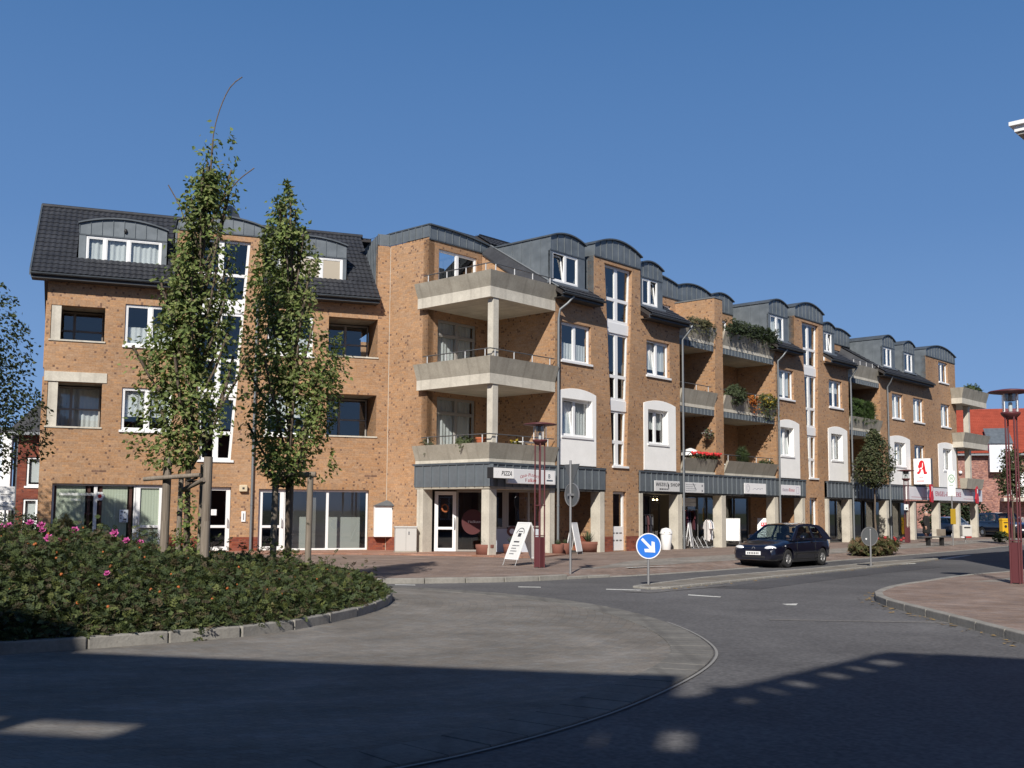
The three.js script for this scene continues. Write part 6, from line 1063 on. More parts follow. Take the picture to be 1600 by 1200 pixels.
// lower body: stations [x, half width, bottom, top, shoulder roundness]
function carLower(st, n = 44) {
  const pos = [], ix = [], x0 = st[0][0], x1 = st[st.length - 1][0], prof = [];
  const M2 = 26;
  for (let i = 0; i <= n; i++) {
    const x = lerp(x0, x1, i / n), [, w, yb, yt] = interp(st, x);
    for (let j = 0; j < M2; j++) {                                   // superellipse section
      const a = j / M2 * 2 * Math.PI, c = Math.cos(a), s = Math.sin(a), e = .3, X = Math.sign(c) * Math.pow(Math.abs(c), e) * w, Y = (yb + yt) / 2 + Math.sign(s) * Math.pow(Math.abs(s), e) * (yt - yb) / 2;
      const tum = 1 - .05 * sstep(.55, 1, (Y - yb) / (yt - yb)) - .05 * sstep(.35, 0, (Y - yb) / (yt - yb)); pos.push(x, Y, X * tum);
    }
  }
  for (let i = 0; i < n; i++) for (let j = 0; j < M2; j++) { const a = i * M2 + j, b = i * M2 + (j + 1) % M2, c = a + M2, d = b + M2; ix.push(a, d, b, a, c, d); }
  const c0 = pos.length / 3; { const s = interp(st, x0); pos.push(x0, (s[2] + s[3]) / 2, 0); } const c1 = c0 + 1; { const s = interp(st, x1); pos.push(x1, (s[2] + s[3]) / 2, 0); }
  for (let j = 0; j < M2; j++) { ix.push(c0, j, (j + 1) % M2); const b = n * M2; ix.push(c1, b + (j + 1) % M2, b + j); }
  const g = new THREE.BufferGeometry(); g.setAttribute('position', new THREE.Float32BufferAttribute(pos, 3)); g.setIndex(ix); g.computeVertexNormals();
  g.setAttribute('uv', new THREE.Float32BufferAttribute(new Float32Array(pos.length / 3 * 2), 2)); return g;
}
const csg = new Evaluator(); csg.attributes = ['position', 'normal', 'uv'];
function car(name, label, at, turn, o) {
  const c = thing(name, label, 'car', at, turn, o.group), paint = o.paint, k = o;
  let body = new Brush(carLower(k.st)); body.updateMatrixWorld();
  for (const x of k.wheels) { const cy = new THREE.CylinderGeometry(k.arch, k.arch, 3, 30); cy.rotateX(Math.PI / 2); const b = new Brush(uvm(cy)); b.position.set(x, k.wr - .0, 0); b.updateMatrixWorld(); body = csg.evaluate(body, b, SUBTRACTION); }
  let bg = body.geometry; bg = toCreasedNormals(bg.index ? bg.toNonIndexed() : bg, .6); for (const q of Object.keys(bg.attributes)) if (!['position', 'normal', 'uv'].includes(q)) bg.deleteAttribute(q); bg.clearGroups();
  part('body', bg, paint, c);
  for (const x of k.wheels) part('wheel_well', (() => { const g = new THREE.CylinderGeometry(k.arch - .005, k.arch - .005, k.hw * 2 - .34, 24, 1); g.rotateX(Math.PI / 2); g.translate(x, k.wr, 0); return uvm(g); })(), M.black, c);
  // cabin sides: outline with window holes, bent to the tumblehome
  const wz = (y) => lerp(k.hw - .045, k.roofW, clamp((y - k.belt) / (k.roof - k.belt)));
  for (const s of [1, -1]) {
    const g = slab(k.side, k.holes, .04, 0); bend(g, (v) => { v.z = s * (wz(v.y) + v.z * 1); if (s < 0) v.z += 0; }); if (s < 0) { const p = g.attributes.position.array; for (let i = 0; i < p.length; i += 9) for (let q = 0; q < 3; q++) { const t = p[i + 3 + q]; p[i + 3 + q] = p[i + 6 + q]; p[i + 6 + q] = t; } g.computeVertexNormals(); }
    part('cabin_side', g, paint, c);
    for (const h of k.holes) { const w = slab(h.map(([x, y]) => [x, y]), [], .004, -.022); bend(w, (v) => { v.z = s * (wz(v.y) + v.z); }); part('side_window', w, k.glass ?? M.carGlass, c); }
    part('door_handle', rbox(k.handle[0] - .09, k.handle[0] + .09, k.handle[1] - .015, k.handle[1] + .02, s * (k.hw - .03) - .02, s * (k.hw - .03) + .025, .01), paint, c);
    part('mirror', (() => { const b = new THREE.SphereGeometry(.1, 12, 8); b.scale(.75, .75, 1.1); b.translate(k.mirror[0], k.mirror[1], s * (k.hw + .09)); return uvm(b); })(), paint, c);
    part('side_moulding', rbox(k.wheels[0] + k.arch + .05, k.wheels[1] - k.arch - .05, .44, .5, s * (k.hw - .012) - .012, s * (k.hw - .012) + .014, .008), M.black, c);
    part('sill', rbox(k.wheels[0] + k.arch - .02, k.wheels[1] - k.arch + .02, .17, .26, s * (k.hw - .09) - .04, s * (k.hw - .09) + .04, .02), M.black, c);
    if (k.seams) for (const x of k.seams) part('door_seam', rbox(x - .004, x + .004, .28, k.belt - .03, s * (k.hw - .012) - .01, s * (k.hw - .012) + .004, .001), M.black, c);
  }
  const strip = (a, b, w0, w1, name2, mat, th = .025) => { const [xa, ya] = a, [xb, yb] = b; part(name2, quad([xa, ya, w0], [xa, ya, -w0], [xb, yb, -w1], [xb, yb, w1]), mat, c); };
  const rf = k.roofLine, pos = [], ix = [];                             // crowned roof skin
  rf.forEach(([x, y, w]) => { for (let j = 0; j <= 8; j++) { const t = j / 4 - 1; pos.push(x, y + .035 * (1 - t * t), t * w); } });
  for (let i = 0; i < rf.length - 1; i++) for (let j = 0; j < 8; j++) { const a = i * 9 + j; ix.push(a, a + 1, a + 10, a, a + 10, a + 9); }
  { const g = new THREE.BufferGeometry(); g.setAttribute('position', new THREE.Float32BufferAttribute(pos, 3)); g.setIndex(ix); g.computeVertexNormals(); part('roof', uvm(g), paint, c); }
  strip(k.ws[0], k.ws[1], wz(k.ws[0][1]) - .02, wz(k.ws[1][1]) - .03, 'windscreen', k.glass ?? M.carGlass); strip(k.rw[0], k.rw[1], wz(k.rw[0][1]) - .02, wz(k.rw[1][1]) - .03, 'rear_window', k.glass ?? M.carGlass);
  // interior
  part('dashboard', rbox(k.ws[0][0] - .55, k.ws[0][0] - .02, k.belt - .25, k.belt - .02, -k.hw + .12, k.hw - .12, .05), M.black, c);
  part('cabin_floor', box(k.rw[0][0] + .1, k.ws[0][0], .28, .34, -k.hw + .1, k.hw - .1), M.black, c);
  if (!k.simple) for (const [x, z] of [[k.seat, .36], [k.seat, -.36], [k.seat - .85, .36], [k.seat - .85, -.36]]) { const s = part('seat', rbox(x - .25, x + .25, .42, .56, z - .25, z + .25, .05), M.seat ??= std({ color: lin(.06, .06, .065), roughness: .95 }), c); const b = rbox(-.06, .06, 0, .62, -.24, .24, .05); b.rotateZ(.2); b.translate(x - .25, .5, z); part('backrest', uvm(b), M.seat, s); const h = rbox(-.05, .05, 0, .16, -.12, .12, .04); h.translate(x - .42, 1.12, z); part('headrest', uvm(h), M.seat, s); }
  if (!k.simple) { const w = new THREE.TorusGeometry(.18, .018, 8, 24); w.rotateY(Math.PI / 2); w.rotateZ(-.4); w.translate(k.seat + .62, .92, -k.side1 * .36); part('steering_wheel', uvm(w), M.black, c); }
  // wheels
  for (const x of k.wheels) for (const s of [1, -1]) {
    const w = new THREE.Group(); w.name = 'wheel'; w.position.set(x, k.wr, s * (k.hw - .13)); c.add(w);
    const tyre = uvm(new THREE.LatheGeometry([[.17, -.09], [k.wr - .06, -.1], [k.wr - .015, -.085], [k.wr, -.05], [k.wr, .05], [k.wr - .015, .085], [k.wr - .06, .1], [.17, .09]].map((p) => new THREE.Vector2(...p)), 32)); tyre.rotateX(Math.PI / 2); part('tyre', tyre, M.rubber, w);
    const spokes = [disc(.2, .03, 28)]; spokes[0].translate(0, 0, s * .045); for (let i = 0; i < 7; i++) { const g = rbox(-.028, .028, .05, .205, s * .06 - .012, s * .06 + .018, .008); g.rotateZ(i * .8976); spokes.push(uvm(g)); } const rg = ringG(.195, .215, .05); rg.translate(0, 0, s * .06); spokes.push(rg); const hb = disc(.055, .05, 16); hb.translate(0, 0, s * .06); spokes.push(hb);
    part('rim', merge(spokes), M.alloy ??= std({ color: lin(.42, .42, .42), roughness: .35, metalness: .7 }), w);
  }
  return c;
}
M.carGlass = phys({ color: lin(.62, .68, .68), roughness: .01, transmission: 1, thickness: 0, ior: 1.5 });
M.lampGlass = phys({ color: lin(.85, .87, .88), roughness: .15, metalness: .2, clearcoat: 1, clearcoatRoughness: .03 });
M.darkBlue = phys({ color: lin(.004, .005, .014), roughness: .28, metalness: .1, clearcoat: 1, clearcoatRoughness: .03 });
M.silver = phys({ color: lin(.28, .30, .33), roughness: .35, metalness: .5, clearcoat: 1 });
M.carGrey = phys({ color: lin(.16, .17, .18), roughness: .35, metalness: .4, clearcoat: 1 });
const hatch = {
  st: [[0, .60, .42, .84], [.05, .72, .32, .90], [.25, .82, .24, .94], [.8, .855, .2, .935], [1.7, .865, .19, .925], [2.6, .865, .19, .915], [3.0, .86, .19, .91], [3.3, .855, .19, .875], [3.7, .835, .2, .80], [3.95, .80, .21, .74], [4.08, .755, .23, .69], [4.15, .66, .27, .60]],
  hw: .865, belt: .9, roof: 1.43, roofW: .59, wr: .305, arch: .355, wheels: [.80, 3.31],
  side: [[.08, .88], [.24, 1.1], [.46, 1.31], [.66, 1.38], [1.4, 1.435], [2.0, 1.415], [2.24, 1.375], [2.7, 1.12], [3.08, .88]],
  holes: [[[.68, .95], [.84, 1.26], [.94, 1.31], [1.34, 1.35], [1.34, .945]], [[1.43, .945], [1.43, 1.355], [2.0, 1.345], [2.2, 1.3], [2.72, .955]]],
  roofLine: [[.44, 1.3, .585], [.66, 1.372, .592], [1.0, 1.41, .592], [1.5, 1.428, .592], [2.0, 1.41, .592], [2.24, 1.37, .592]],
  ws: [[3.08, .9], [2.24, 1.385]], rw: [[.09, .92], [.46, 1.315]], handle: [1.6, .82], mirror: [2.55, .98], seams: [1.4, 2.72], seat: 1.75, side1: 1,
};
{
  const D = 41.95 * Math.PI / 180, dir = [-Math.sin(D), -Math.cos(D)];          // heading of travel in (x, forward)
  const turn = Math.PI + (90 - 41.95) * Math.PI / 180, k = .965;
  const c = car('parked_hatchback', 'dark blue three-door hatchback with bright headlights driving past the shops', [0, 0, 0], turn, { ...hatch, paint: M.darkBlue });
  c.name = 'hatchback_car'; c.scale.setScalar(k);
  // the front wheel nearest the camera stands at (8.85, 34.05)
  const side = [Math.cos(D), -Math.sin(D)], fx = 8.75, ff = 33.9, ox = fx - dir[0] * 3.31 * k - side[0] * .74 * k, of = ff - dir[1] * 3.31 * k - side[1] * .74 * k;
  c.position.set(ox, RY + .002, -of);
  const P = (n, g, m, p = c) => part(n, g, m, p);
  for (const s of [1, -1]) { const hg0 = new THREE.SphereGeometry(1, 20, 14); hg0.scale(.085, .088, .2); const hg = uvm(hg0); hg.rotateY(-s * .3); hg.translate(4.02, .64, s * .56); P('headlight', hg, M.lampGlass); P('fog_light', rbox(4.06, 4.12, .36, .42, s * .55 - .09, s * .55 + .09, .02), M.black); P('indicator', rbox(3.52, 3.58, .70, .735, s * .855 - .01, s * .855 + .012, .008), M.lampGlass); }
  P('grille', rbox(4.0, 4.11, .57, .66, -.4, .4, .02), M.black); P('emblem', (() => { const g = ringG(.04, .056, .015); g.rotateY(Math.PI / 2); g.translate(4.125, .63, 0); return uvm(g); })(), M.alloy); P('lower_grille', rbox(4.06, 4.16, .32, .39, -.42, .42, .015), M.black);
  const np = P('number_plate', rbox(4.135, 4.165, .42, .54, -.27, .27, .008), M.signWhite); P('plate_text', merge([0, 1, 2, 3, 4, 5, 6].map((i) => rbox(4.166, 4.168, .45, .51, -.2 + i * .062, -.165 + i * .062, .0005))), M.black, np);
  P('wiper', bar([3.0, .965, .1], [2.75, 1.11, .55], .008, 5), M.black); P('aerial', bar([.75, 1.42, 0], [.5, 1.6, 0], .006, 5), M.black);
}
// parked cars beyond the passage
car('parked_car', 'silver car parked beyond the last columns of the passage', W(34.0, 84, 0.01), .75, { ...hatch, paint: M.silver, simple: true, seams: null, group: undefined });
car('parked_car', 'grey car parked half hidden behind the yellow post box', W(38.6, 82, 0.01), 1.0, { ...hatch, paint: M.carGrey, simple: true, seams: null });
{
  const v = { ...hatch, st: hatch.st.map(([x, w, b, t]) => [x * 1.08, w * 1.04, b + .1, t + .22]), hw: .9, belt: 1.08, roof: 1.75, roofW: .68, wr: .36, arch: .41, wheels: [.86, 3.55],
    side: [[.1, 1.05], [.22, 1.6], [.4, 1.72], [1.6, 1.76], [2.4, 1.72], [3.1, 1.05]], holes: [[[.42, 1.15], [.5, 1.58], [1.4, 1.64], [1.4, 1.15]], [[1.5, 1.15], [1.5, 1.64], [2.3, 1.62], [2.75, 1.15]]],
    roofLine: [[.3, 1.66, .66], [.5, 1.71, .68], [1.5, 1.74, .68], [2.4, 1.7, .68]], ws: [[3.1, 1.07], [2.4, 1.71]], rw: [[.12, 1.1], [.3, 1.66]], handle: [1.7, 1.0], mirror: [2.6, 1.2] };
  const c = car('parked_van', 'tall dark blue vehicle parked beside the last column with bright front lamps', W(34.9, 78.2, .01), 3.1415 + 1.75, { ...v, paint: M.darkBlue, simple: true, seams: null });
  for (const s of [1, -1]) part('headlight', rbox(4.3, 4.42, .78, .92, s * .58 - .16, s * .58 + .16, .04), M.lampGlass, c); part('number_plate', rbox(4.45, 4.5, .5, .62, -.26, .26, .008), M.signWhite, c);
}
// ------------------------------------------------------------------ people: one continuous body each, clothes over it
function flesh(joints, bones, cell, mat, name, parent, extra = []) {
  const pts = Object.values(joints), lo = [1e9, 1e9, 1e9], hi = [-1e9, -1e9, -1e9];
  for (const j of bones.flatMap(([a, b]) => [joints[a], joints[b]])) for (let k = 0; k < 3; k++) { lo[k] = Math.min(lo[k], j[k] - j[3] - .03); hi[k] = Math.max(hi[k], j[k] + j[3] + .03); }
  const ext = Math.max(hi[0] - lo[0], hi[1] - lo[1], hi[2] - lo[2]), n = Math.min(150, Math.ceil(ext / cell)), mc = new MarchingCubes(n, mat, false, false, 400000); mc.isolation = 0;
  const ctr = [0, 1, 2].map((k) => (lo[k] + hi[k]) / 2), half = ext / 2, f = mc.field, sm = .03;
  const B = bones.map(([a, b]) => [joints[a], joints[b]]);
  for (let z = 0; z < n; z++) for (let y = 0; y < n; y++) for (let x = 0; x < n; x++) {
    const p = [x, y, z].map((v, k) => ctr[k] + (v - n / 2) / (n / 2) * half); let acc = 0;
    for (const [a, b] of B) {
      const dx = b[0] - a[0], dy = b[1] - a[1], dz = b[2] - a[2], L = dx * dx + dy * dy + dz * dz || 1e-9, t = clamp(((p[0] - a[0]) * dx + (p[1] - a[1]) * dy + (p[2] - a[2]) * dz) / L);
      const d = Math.hypot(p[0] - a[0] - dx * t, p[1] - a[1] - dy * t, p[2] - a[2] - dz * t) - lerp(a[3], b[3], t); acc += Math.exp(-clamp(d, -.5, .5) / sm);
    }
    f[x + y * n + z * n * n] = -(-sm * Math.log(acc + 1e-30));
  }
  mc.update(); const c = mc.count, g = new THREE.BufferGeometry();
  const pa = mc.positionArray.slice(0, c * 3); for (let i = 0; i < c; i++) for (let k = 0; k < 3; k++) pa[i * 3 + k] = pa[i * 3 + k] * half + ctr[k];
  g.setAttribute('position', new THREE.BufferAttribute(new Float32Array(pa), 3)); g.setAttribute('normal', new THREE.BufferAttribute(new Float32Array(mc.normalArray.slice(0, c * 3)), 3)); g.computeVertexNormals();
  return part(name, merge([uvm(g), ...extra]), mat, parent);
}
const skin = std({ color: lin(.42, .25, .18), roughness: .6 });
const fingers = (x, y, z, dy) => [0, 1, 2, 3].map((i) => bar([x, y, z - .03 + i * .02], [x + .004, y + dy * (.075 - Math.abs(i - 1.4) * .012), z - .03 + i * .02], .009, 6, .007)).concat([bar([x, y - dy * .05, z + .035], [x, y + dy * .02, z + .065], .01, 6, .008)]);
{
  const p = thing('person', 'person with grey hair standing in a long dark coat behind the bench', 'person', W(24.3, 62.2), .9);
  const J = { pel: [0, .95, 0, .13], chest: [0, 1.32, 0, .14], neck: [0, 1.5, 0, .06], head: [0, 1.62, .01, .09], top: [0, 1.68, 0, .085], sl: [-.18, 1.42, 0, .07], sr: [.18, 1.42, 0, .07], el: [-.26, 1.15, -.02, .05], er: [.26, 1.15, -.02, .05], wl: [-.27, .9, .05, .035], wr: [.27, .9, .05, .035], hl: [-.27, .82, .06, .035], hr: [.27, .82, .06, .035], tl: [-.09, .9, 0, .09], tr: [.09, .9, 0, .09], kl: [-.1, .5, 0, .06], kr: [.1, .5, .02, .06], al: [-.1, .09, -.02, .04], ar: [.1, .09, 0, .04], fl: [-.12, .04, .12, .035], fr: [.12, .04, .14, .035], nose: [0, 1.6, .1, .018] };
  flesh(J, [['pel', 'chest'], ['chest', 'neck'], ['neck', 'head'], ['head', 'top'], ['head', 'nose'], ['sl', 'sr'], ['sl', 'el'], ['sr', 'er'], ['el', 'wl'], ['er', 'wr'], ['wl', 'hl'], ['wr', 'hr'], ['pel', 'tl'], ['pel', 'tr'], ['tl', 'kl'], ['tr', 'kr'], ['kl', 'al'], ['kr', 'ar'], ['al', 'fl'], ['ar', 'fr']], .015, skin, 'body', p, [...fingers(-.27, .79, .06, -1), ...fingers(.27, .79, .06, -1)]);
  const C = { a: [0, 1.36, 0, .17], b: [0, .62, 0, .22], sl: [-.18, 1.42, 0, .085], sr: [.18, 1.42, 0, .085], el: [-.26, 1.15, -.02, .068], er: [.26, 1.15, -.02, .068], wl: [-.27, .92, .05, .055], wr: [.27, .92, .05, .055], n: [0, 1.48, -.01, .085] };
  flesh(C, [['a', 'b'], ['sl', 'sr'], ['sl', 'el'], ['sr', 'er'], ['el', 'wl'], ['er', 'wr'], ['a', 'n']], .018, std({ color: lin(.014, .013, .013), roughness: .95 }), 'coat', p);
  const T = { a: [-.09, .8, 0, .1], b: [-.1, .1, -.01, .065], c: [.09, .8, 0, .1], d: [.1, .1, .01, .065] }; flesh(T, [['a', 'b'], ['c', 'd']], .018, std({ color: lin(.05, .02, .02), roughness: .95 }), 'trousers', p);
  const Hh = { a: [0, 1.665, -.025, .1], b: [0, 1.7, .02, .085] }; flesh(Hh, [['a', 'b']], .012, std({ color: lin(.35, .34, .33), roughness: .9 }), 'hair', p);
  for (const [x, f] of [[-.12, .1], [.12, .12]]) part('shoe', rbox(x - .045, x + .045, 0, .09, -.06, f + .08, .03, 2), M.black, p);
  part('eyes', merge([-1, 1].map((k) => { const s = new THREE.SphereGeometry(.012, 8, 6); s.translate(k * .034, 1.625, .093); return uvm(s); })), M.black, p);
}
{
  const c = scene.getObjectByName('hatchback_car'), p = thing('person', 'driver in dark clothes sitting at the wheel of the dark blue hatchback', 'person', [0, 0, 0]);
  p.position.copy(c.position); p.rotation.copy(c.rotation); p.scale.copy(c.scale);
  const z = -.36;                                                 // left-hand drive seen from the kerb side
  const J = { pel: [1.62, .62, z, .13], chest: [1.5, .98, z, .135], neck: [1.47, 1.13, z, .055], head: [1.49, 1.23, z, .085], top: [1.48, 1.28, z, .08], nose: [1.585, 1.21, z, .016], sl: [1.5, 1.04, z - .17, .06], sr: [1.5, 1.04, z + .17, .06], el: [1.75, .85, z - .22, .045], er: [1.75, .85, z + .22, .045], wl: [2.16, .98, z - .14, .035], wr: [2.16, .98, z + .14, .035], hl: [2.24, 1.0, z - .13, .035], hr: [2.24, 1.0, z + .13, .035], kl: [2.05, .66, z - .1, .07], kr: [2.05, .66, z + .1, .07], fl: [2.35, .4, z - .1, .045], fr: [2.35, .4, z + .1, .045] };
  const arms = [['sl', 'el'], ['sr', 'er'], ['el', 'wl'], ['er', 'wr']];
  flesh(J, [['pel', 'chest'], ['chest', 'neck'], ['neck', 'head'], ['head', 'top'], ['head', 'nose'], ['sl', 'sr'], ...arms, ['wl', 'hl'], ['wr', 'hr'], ['pel', 'kl'], ['pel', 'kr'], ['kl', 'fl'], ['kr', 'fr']], .015, skin, 'body', p, [-1, 1].flatMap((k) => [0, 1, 2, 3, 4].map((i) => bar([2.25, 1.03 - i * .018, z + k * .13], [2.31, 1.03 - i * .018, z + k * .115], .009, 5, .007))));
  const big = Object.fromEntries(Object.entries(J).map(([n, v]) => [n, [v[0], v[1], v[2], v[3] + .016]])); flesh(big, [['pel', 'chest'], ['sl', 'sr'], ...arms], .016, std({ color: lin(.03, .035, .05), roughness: .95 }), 'shirt', p); flesh(big, [['pel', 'kl'], ['pel', 'kr'], ['kl', 'fl'], ['kr', 'fr']], .016, std({ color: lin(.02, .022, .03), roughness: .95 }), 'trousers', p);
  flesh({ a: [1.46, 1.275, z, .09], b: [1.49, 1.295, z, .082] }, [['a', 'b']], .012, std({ color: lin(.03, .02, .014), roughness: .9 }), 'hair', p);
}
// ------------------------------------------------------------------ neighbouring buildings
{
  // left: red brick house and pale building behind the broad tree
  const h = thing('brick_house', 'dark red brick house behind the left end of the apartment building', 'house', W(-26.0, 54.5), .12);
  part('wall', slab(rect(.5, 5.2, -.2, 5.6), [rect(.95, 2.3, 2.75, 4.25), rect(.85, 2.2, .6, 2.1)], .3), std({ map: M.plinth.map, bumpMap: M.plinth.bumpMap, bumpScale: .006, roughness: .9, color: lin(.75, .72, .72) }), h);
  part('wall', box(.5, 5.2, -.2, 5.6, -8, -7.7), M.plinth, h); part('wall', box(5.0, 5.2, -.2, 5.6, -7.7, -.3), M.plinth, h); part('wall', box(.5, .8, -.2, 5.6, -7.7, -.3), M.plinth, h);
  for (const [x0, x1, y0, y1] of [[.95, 2.3, 2.75, 4.25], [.85, 2.2, .6, 2.1]]) { const w = part('window', slab(rect(x0, x1, y0, y1), [rect(x0 + .1, (x0 + x1) / 2 - .06, y0 + .1, y1 - .1), rect((x0 + x1) / 2 + .06, x1 - .1, y0 + .1, y1 - .1)], .08, -.08), M.white, h); part('pane', quad([x0, y0, -.13], [x1, y0, -.13], [x1, y1, -.13], [x0, y1, -.13]), M.glass, w); part('curtain', quad([x0 + .1, y0 + .2, -.3], [x1 - .3, y0 + .2, -.3], [x1 - .3, y1, -.3], [x0 + .1, y1, -.3]), M.curtain, w); part('sill', rbox(x0 - .06, x1 + .06, y0 - .1, y0, -.1, .06, .01), M.white, w); }
  const rf = part('roof', slab([[.1, 5.4], [5.6, 5.4], [5.6, 5.6], [3.6, 7.6], [2.1, 7.6], [.1, 5.6]], [], 8.6, .4), M.tile, h);
  part('gutter', rbox(.1, 5.6, 5.35, 5.5, .4, .52, .02), M.pipe, rf);
  const d = thing('pale_building', 'pale blue-white building corner at the far left edge', 'building', W(-32.8, 60), .1);
  part('wall', slab(rect(-9, 4.2, -.2, 6), [rect(1.2, 2.9, 1.2, 2.3)], .3), std({ color: lin(.62, .68, .8), roughness: .8 }), d); part('corner_post', rbox(3.75, 4.25, -.2, 6, .0, .15, .02), M.white, d); part('side_wall', box(4.25, 4.5, -.2, 6, -6, -.3), M.zincDark, d); part('window', rbox(1.2, 2.9, 1.2, 2.3, -.12, -.08, .01), M.mirrorGlass, d); part('roof', box(-9.2, 4.6, 6, 6.2, -6.3, .3), M.zincDark, d);
}
{
  // right: house with a wide red tiled roof
  const h = thing('red_roof_house', 'pinkish brick house with a wide red tiled roof beyond the passage', 'house', W(61.5, 118), -.28);
  const e = { z0: .5, y0: 8.55, z1: -7.5, y1: 14.3 }, wins = [[-8.6, -6.9, 5.6, 8.2], [-1.6, .4, .4, 2.2]];
  part('wall', slab(rect(-17, 17, -.2, 8.7), [rect(-3.2, 16, -.1, 3.0)], .35), M.houseBrick, h); part('wall', box(-17, -16.7, -.2, 8.7, -14, -.36), M.houseBrick, h); part('wall', box(16.7, 17, -.2, 8.7, -14, -.36), M.houseBrick, h); part('wall', box(-17, 17, -.2, 8.7, -14.4, -14), M.houseBrick, h); part('wall', box(-16.6, 16.6, -.1, 3, -6, -5.8), M.roomDark, h);
  const g = new THREE.BufferGeometry(); const A = [-17.6, 8.5, .6], B = [17.6, 8.5, .6], C = [10.5, 14.2, -7], D = [-17.6, 14.2, -7], E = [17.6, 8.5, -14.6], F = [-17.6, 8.5, -14.6];
  g.setAttribute('position', new THREE.Float32BufferAttribute([...A, ...B, ...C, ...A, ...C, ...D, ...B, ...E, ...C, ...D, ...C, ...E, ...D, ...E, ...F, ...A, ...D, ...F], 3)); g.computeVertexNormals(); const rf = part('roof', uvm(g), M.redTile, h);
  tiles('roof_tiles', rf, -17.5, 10, 0, 1, { z0: .66, y0: 8.56, z1: -7, y1: 14.26 }, M.redTile);
  part('gutter', rbox(-17.6, 17.6, 8.28, 8.5, .55, .75, .03), M.pipe, rf); for (const x of [-12.6, -11.3]) part('roof_vent', cyl(.2, .2, .6, 8, 13.4), M.signWhite, rf).position.z = -6.2;
  const b = part('bay_window', rbox(-7.6, -5.2, 6.4, 9.6, -.3, 1.0, .04), M.white, h); part('pane', quad([-7.35, 6.7, 1.01], [-5.45, 6.7, 1.01], [-5.45, 9.3, 1.01], [-7.35, 9.3, 1.01]), std({ color: lin(.6, .63, .68), roughness: .4 }), b); part('bay_roof', slab([[-.4, 9.6], [1.2, 9.6], [-2.4, 11.6]].map(([z, y]) => [z, y]), [], 2.6), M.zinc, b).rotation.y = -Math.PI / 2; b.children[1].position.set(-7.7, 0, 0);
  const k = part('balcony', rbox(-6.5, 15, 3.1, 3.5, 0, 2.4, .03), M.concreteLight, h); for (let i = 0; i < 6; i++) part('balcony_panel', rbox(-6.4 + i * 3.55, -2.95 + i * 3.55, 3.7, 4.9, 2.3, 2.36, .01), M.cabGrey, k); part('wall_lamp', (() => { const s = new THREE.SphereGeometry(.2, 10, 8); s.translate(-10.6, 6.4, .2); return uvm(s); })(), M.white, h);
  part('balcony_door', rbox(-5.2, -2.6, 3.6, 6.4, -.05, .03, .01), M.white, h);
  const v = thing('low_building', 'long low dark building far behind the street to the right', 'building', W(110, 150), -.5); part('wall', slab(rect(-30, 30, -.2, 5), [rect(-20, -16, 1, 3)], 8), M.houseBrick, v); part('roof', box(-31, 31, 5, 5.4, -9, 1), M.redTile, v); part('window', rbox(-20, -16, 1, 3, -1, -.9, .01), M.mirrorGlass, v);
  plant('street_hedge', 'dark green bush seen through the passage behind the columns', 'bush', W(40.5, 97), [3.4, 1.9, 1.4], 2600, DARKG, { leaf: .35, turn: 0 });
}
{
  // building at the right edge: only the corner of its white eave shows; it shades the road beyond
  const b = thing('corner_building', 'building at the right edge showing only its white two-step eave corner', 'building', [12.55, 0, -26.0], 48.05 * Math.PI / 180);
  part('roof', merge([box(0, 46, 11.42, 11.52, 0, 24)]), M.white, b); part('fascia', box(.1, 45.9, 11.27, 11.418, .1, 23.9), M.white, b); part('soffit', box(.16, 45.8, 11.2, 11.268, .16, 23.8), M.greyFrame, b);
  part('wall', box(1.2, 45, -.1, 11.2, 1.2, 23), M.houseBrick, b);
  for (const z of [3, 8, 13, 18]) for (const y of [1, 4.4, 7.8]) { const w = part('window', slab(rect(-1, 1, 0, 1.6), [rect(-.9, -.06, .1, 1.5), rect(.06, .9, .1, 1.5)], .08), M.white, b); w.rotation.y = -Math.PI / 2; w.position.set(1.16, y, z); part('pane', quad([-1, 0, -.04], [1, 0, -.04], [1, 1.6, -.04], [-1, 1.6, -.04]), M.mirrorGlass, w); }
}
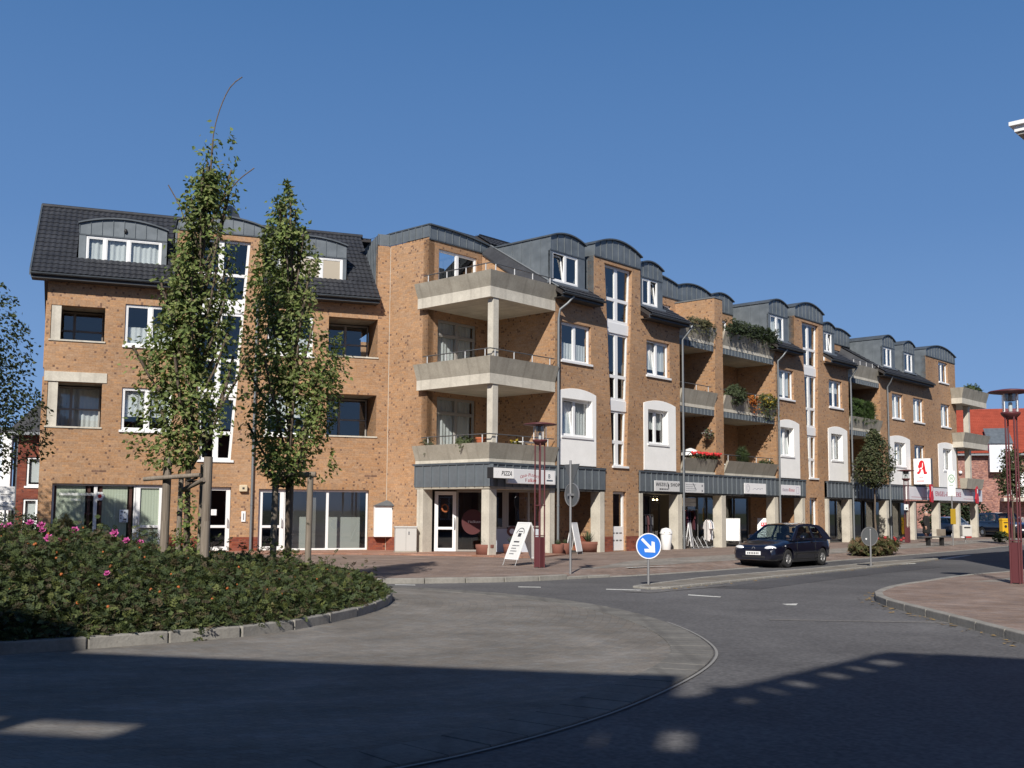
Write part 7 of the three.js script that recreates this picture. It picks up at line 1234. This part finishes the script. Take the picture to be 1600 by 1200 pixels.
{
  // the block behind the photographer: its roof and the open roof-terrace frame throw the shadow over the foreground
  const b = thing('terrace_block', 'tall block behind the viewer whose roof terrace throws the foreground shadow', 'building', [0, 0, 0], 0), A = 101.6 * Math.PI / 180;
  const org = [-2.0, -5.23], X = [Math.sin(A), Math.cos(A)], N = [Math.sin(A - Math.PI / 2), Math.cos(A - Math.PI / 2)];
  b.position.set(org[0], 0, -org[1]); b.rotation.y = Math.PI / 2 - A;
  const local = (x, f) => { const dx = x - org[0], df = f - org[1]; return [dx * X[0] + df * X[1], -(dx * N[0] + df * N[1])]; };   // along, behind the edge (z of the group points to the scene: negative = behind)
  const P = (x, f) => { const [u, v] = local(x, f); return [u, v]; };
  const ue = local(1.78 - 3.39, 11.2 - 16.66)[0], hole1 = local(1.02 - 3.39, 8.25 - 16.66), hole2 = local(-3.65 - 3.39, 8.62 - 16.66);
  const slabXZ = (pts, holes, y0, y1) => { const g = new THREE.ExtrudeGeometry(shapeOf(pts.map(([u, v]) => [u, -v]), holes.map((h) => h.map(([u, v]) => [u, -v]))), { depth: y1 - y0, bevelEnabled: false }); g.rotateX(-Math.PI / 2); g.translate(0, y0, 0); return uvm(g); };
  const hr = (c, a, d) => [[c[0] - a, c[1] - d], [c[0] + a, c[1] - d], [c[0] + a, c[1] + d], [c[0] - a, c[1] + d]];
  const jog = local(-5.35 - 3.39, 12.8 - 16.66)[0];
  part('roof', slabXZ([[jog - 30, -.85], [jog, -.85], [jog + .25, 0], [ue, 0], [ue, 16], [jog - 30, 16]], [hr(hole1, .34, .52), hr(hole2, .7, .3)], 11.85, 12.0), M.concrete, b);
  part('wall', box(jog - 29, ue + 18, -.2, 8.6, 19.5, 19.8), M.plinth, b); part('wall', box(jog - 29, ue + 18, -.2, 8.6, .5, .8), M.plinth, b);
  part('terrace_floor', box(jog - 29, ue + 18, 8.3, 8.6, .81, 19.49), M.concrete, b); part('upper_wall', box(jog - 29, ue, 8.6, 11.84, 15.3, 15.6), M.plinth, b);
  for (let i = 0; i < 8; i++) part('column', box(jog - 26 + i * 5.6, jog - 25.7 + i * 5.6, 8.6, 11.84, .3, .6), M.concrete, b);
  for (let i = 0; i < 14; i++) for (const y of [.9, 4.6]) { const x = jog - 26 + i * 3.4, w = part('window', slab(rect(x, x + 1.7, y, y + 1.9), [rect(x + .1, x + .8, y + .1, y + 1.8), rect(x + .9, x + 1.6, y + .1, y + 1.8)], .08), M.white, b); w.rotation.y = Math.PI; w.position.set(x * 2 + 1.7, 0, .44); part('pane', quad([x, y, -.03], [x + 1.7, y, -.03], [x + 1.7, y + 1.9, -.03], [x, y + 1.9, -.03]), M.mirrorGlass, w); }
  // open timber grid beyond the roof's end, turned like the street front
  const q = local(4.77 - 3.39, 13.45 - 16.66), d = A - 41.95 * Math.PI / 180, dirB = [Math.cos(d + Math.PI), Math.sin(d + Math.PI)];
  const back = (() => { const a = local(0, 0), c = local(-Math.sin(.7322), -Math.cos(.7322)); return [c[0] - a[0], c[1] - a[1]]; })(), rightD = (() => { const a = local(0, 0), c = local(Math.sin(2.303), Math.cos(2.303)); return [c[0] - a[0], c[1] - a[1]]; })();
  const at = (s, t) => [q[0] + back[0] * s + rightD[0] * t, q[1] + back[1] * s + rightD[1] * t];
  const beam = (s0, t0, s1, t1, w) => { const a = at(s0, t0), c = at(s1, t1), L = Math.hypot(c[0] - a[0], c[1] - a[1]), nx = -(c[1] - a[1]) / L * w / 2, ny = (c[0] - a[0]) / L * w / 2; return slabXZ([[a[0] + nx, a[1] + ny], [c[0] + nx, c[1] + ny], [c[0] - nx, c[1] - ny], [a[0] - nx, a[1] - ny]], [], 11.86, 11.99); };
  part('pergola_beam', beam(0, 0, 5, 0, .16), M.darkWood, b);
  [[.25, .5], [1.15, .3], [1.75, .34], [2.5, .42], [3.2, .3], [3.75, .4], [4.4, .3]].forEach(([k, w]) => part('pergola_slat', beam(k, -.05, k + .3, .7, w), M.darkWood, b));
  const far = at(0, .8), e = at(0, 14), w2 = at(4.7, .58), w3 = at(4.7, -.05), w4 = at(16, -.05), wz = at(16, 14);
  const fr = [q[0] + 14 * Math.cos(.2), q[1] + 14 * Math.sin(.2)];
  part('roof', slabXZ([at(-.1, .58), [at(-.1, .58)[0] + 14, at(-.1, .58)[1] + 3.1], [at(-.1, .58)[0] + 14, 16], w4, w3, w2], [hr(hole1, .34, .5)], 12.02, 12.15), M.concrete, b);
  part('pergola_beam', slabXZ([at(-.05, 0), [at(-.05, 0)[0] + 3, at(-.05, 0)[1] + .66], [at(-.05, 0)[0] + 3, at(-.05, 0)[1] + .92], at(.0, .3)], [], 11.87, 11.98), M.darkWood, b);
}
renderer.render(scene, camera);
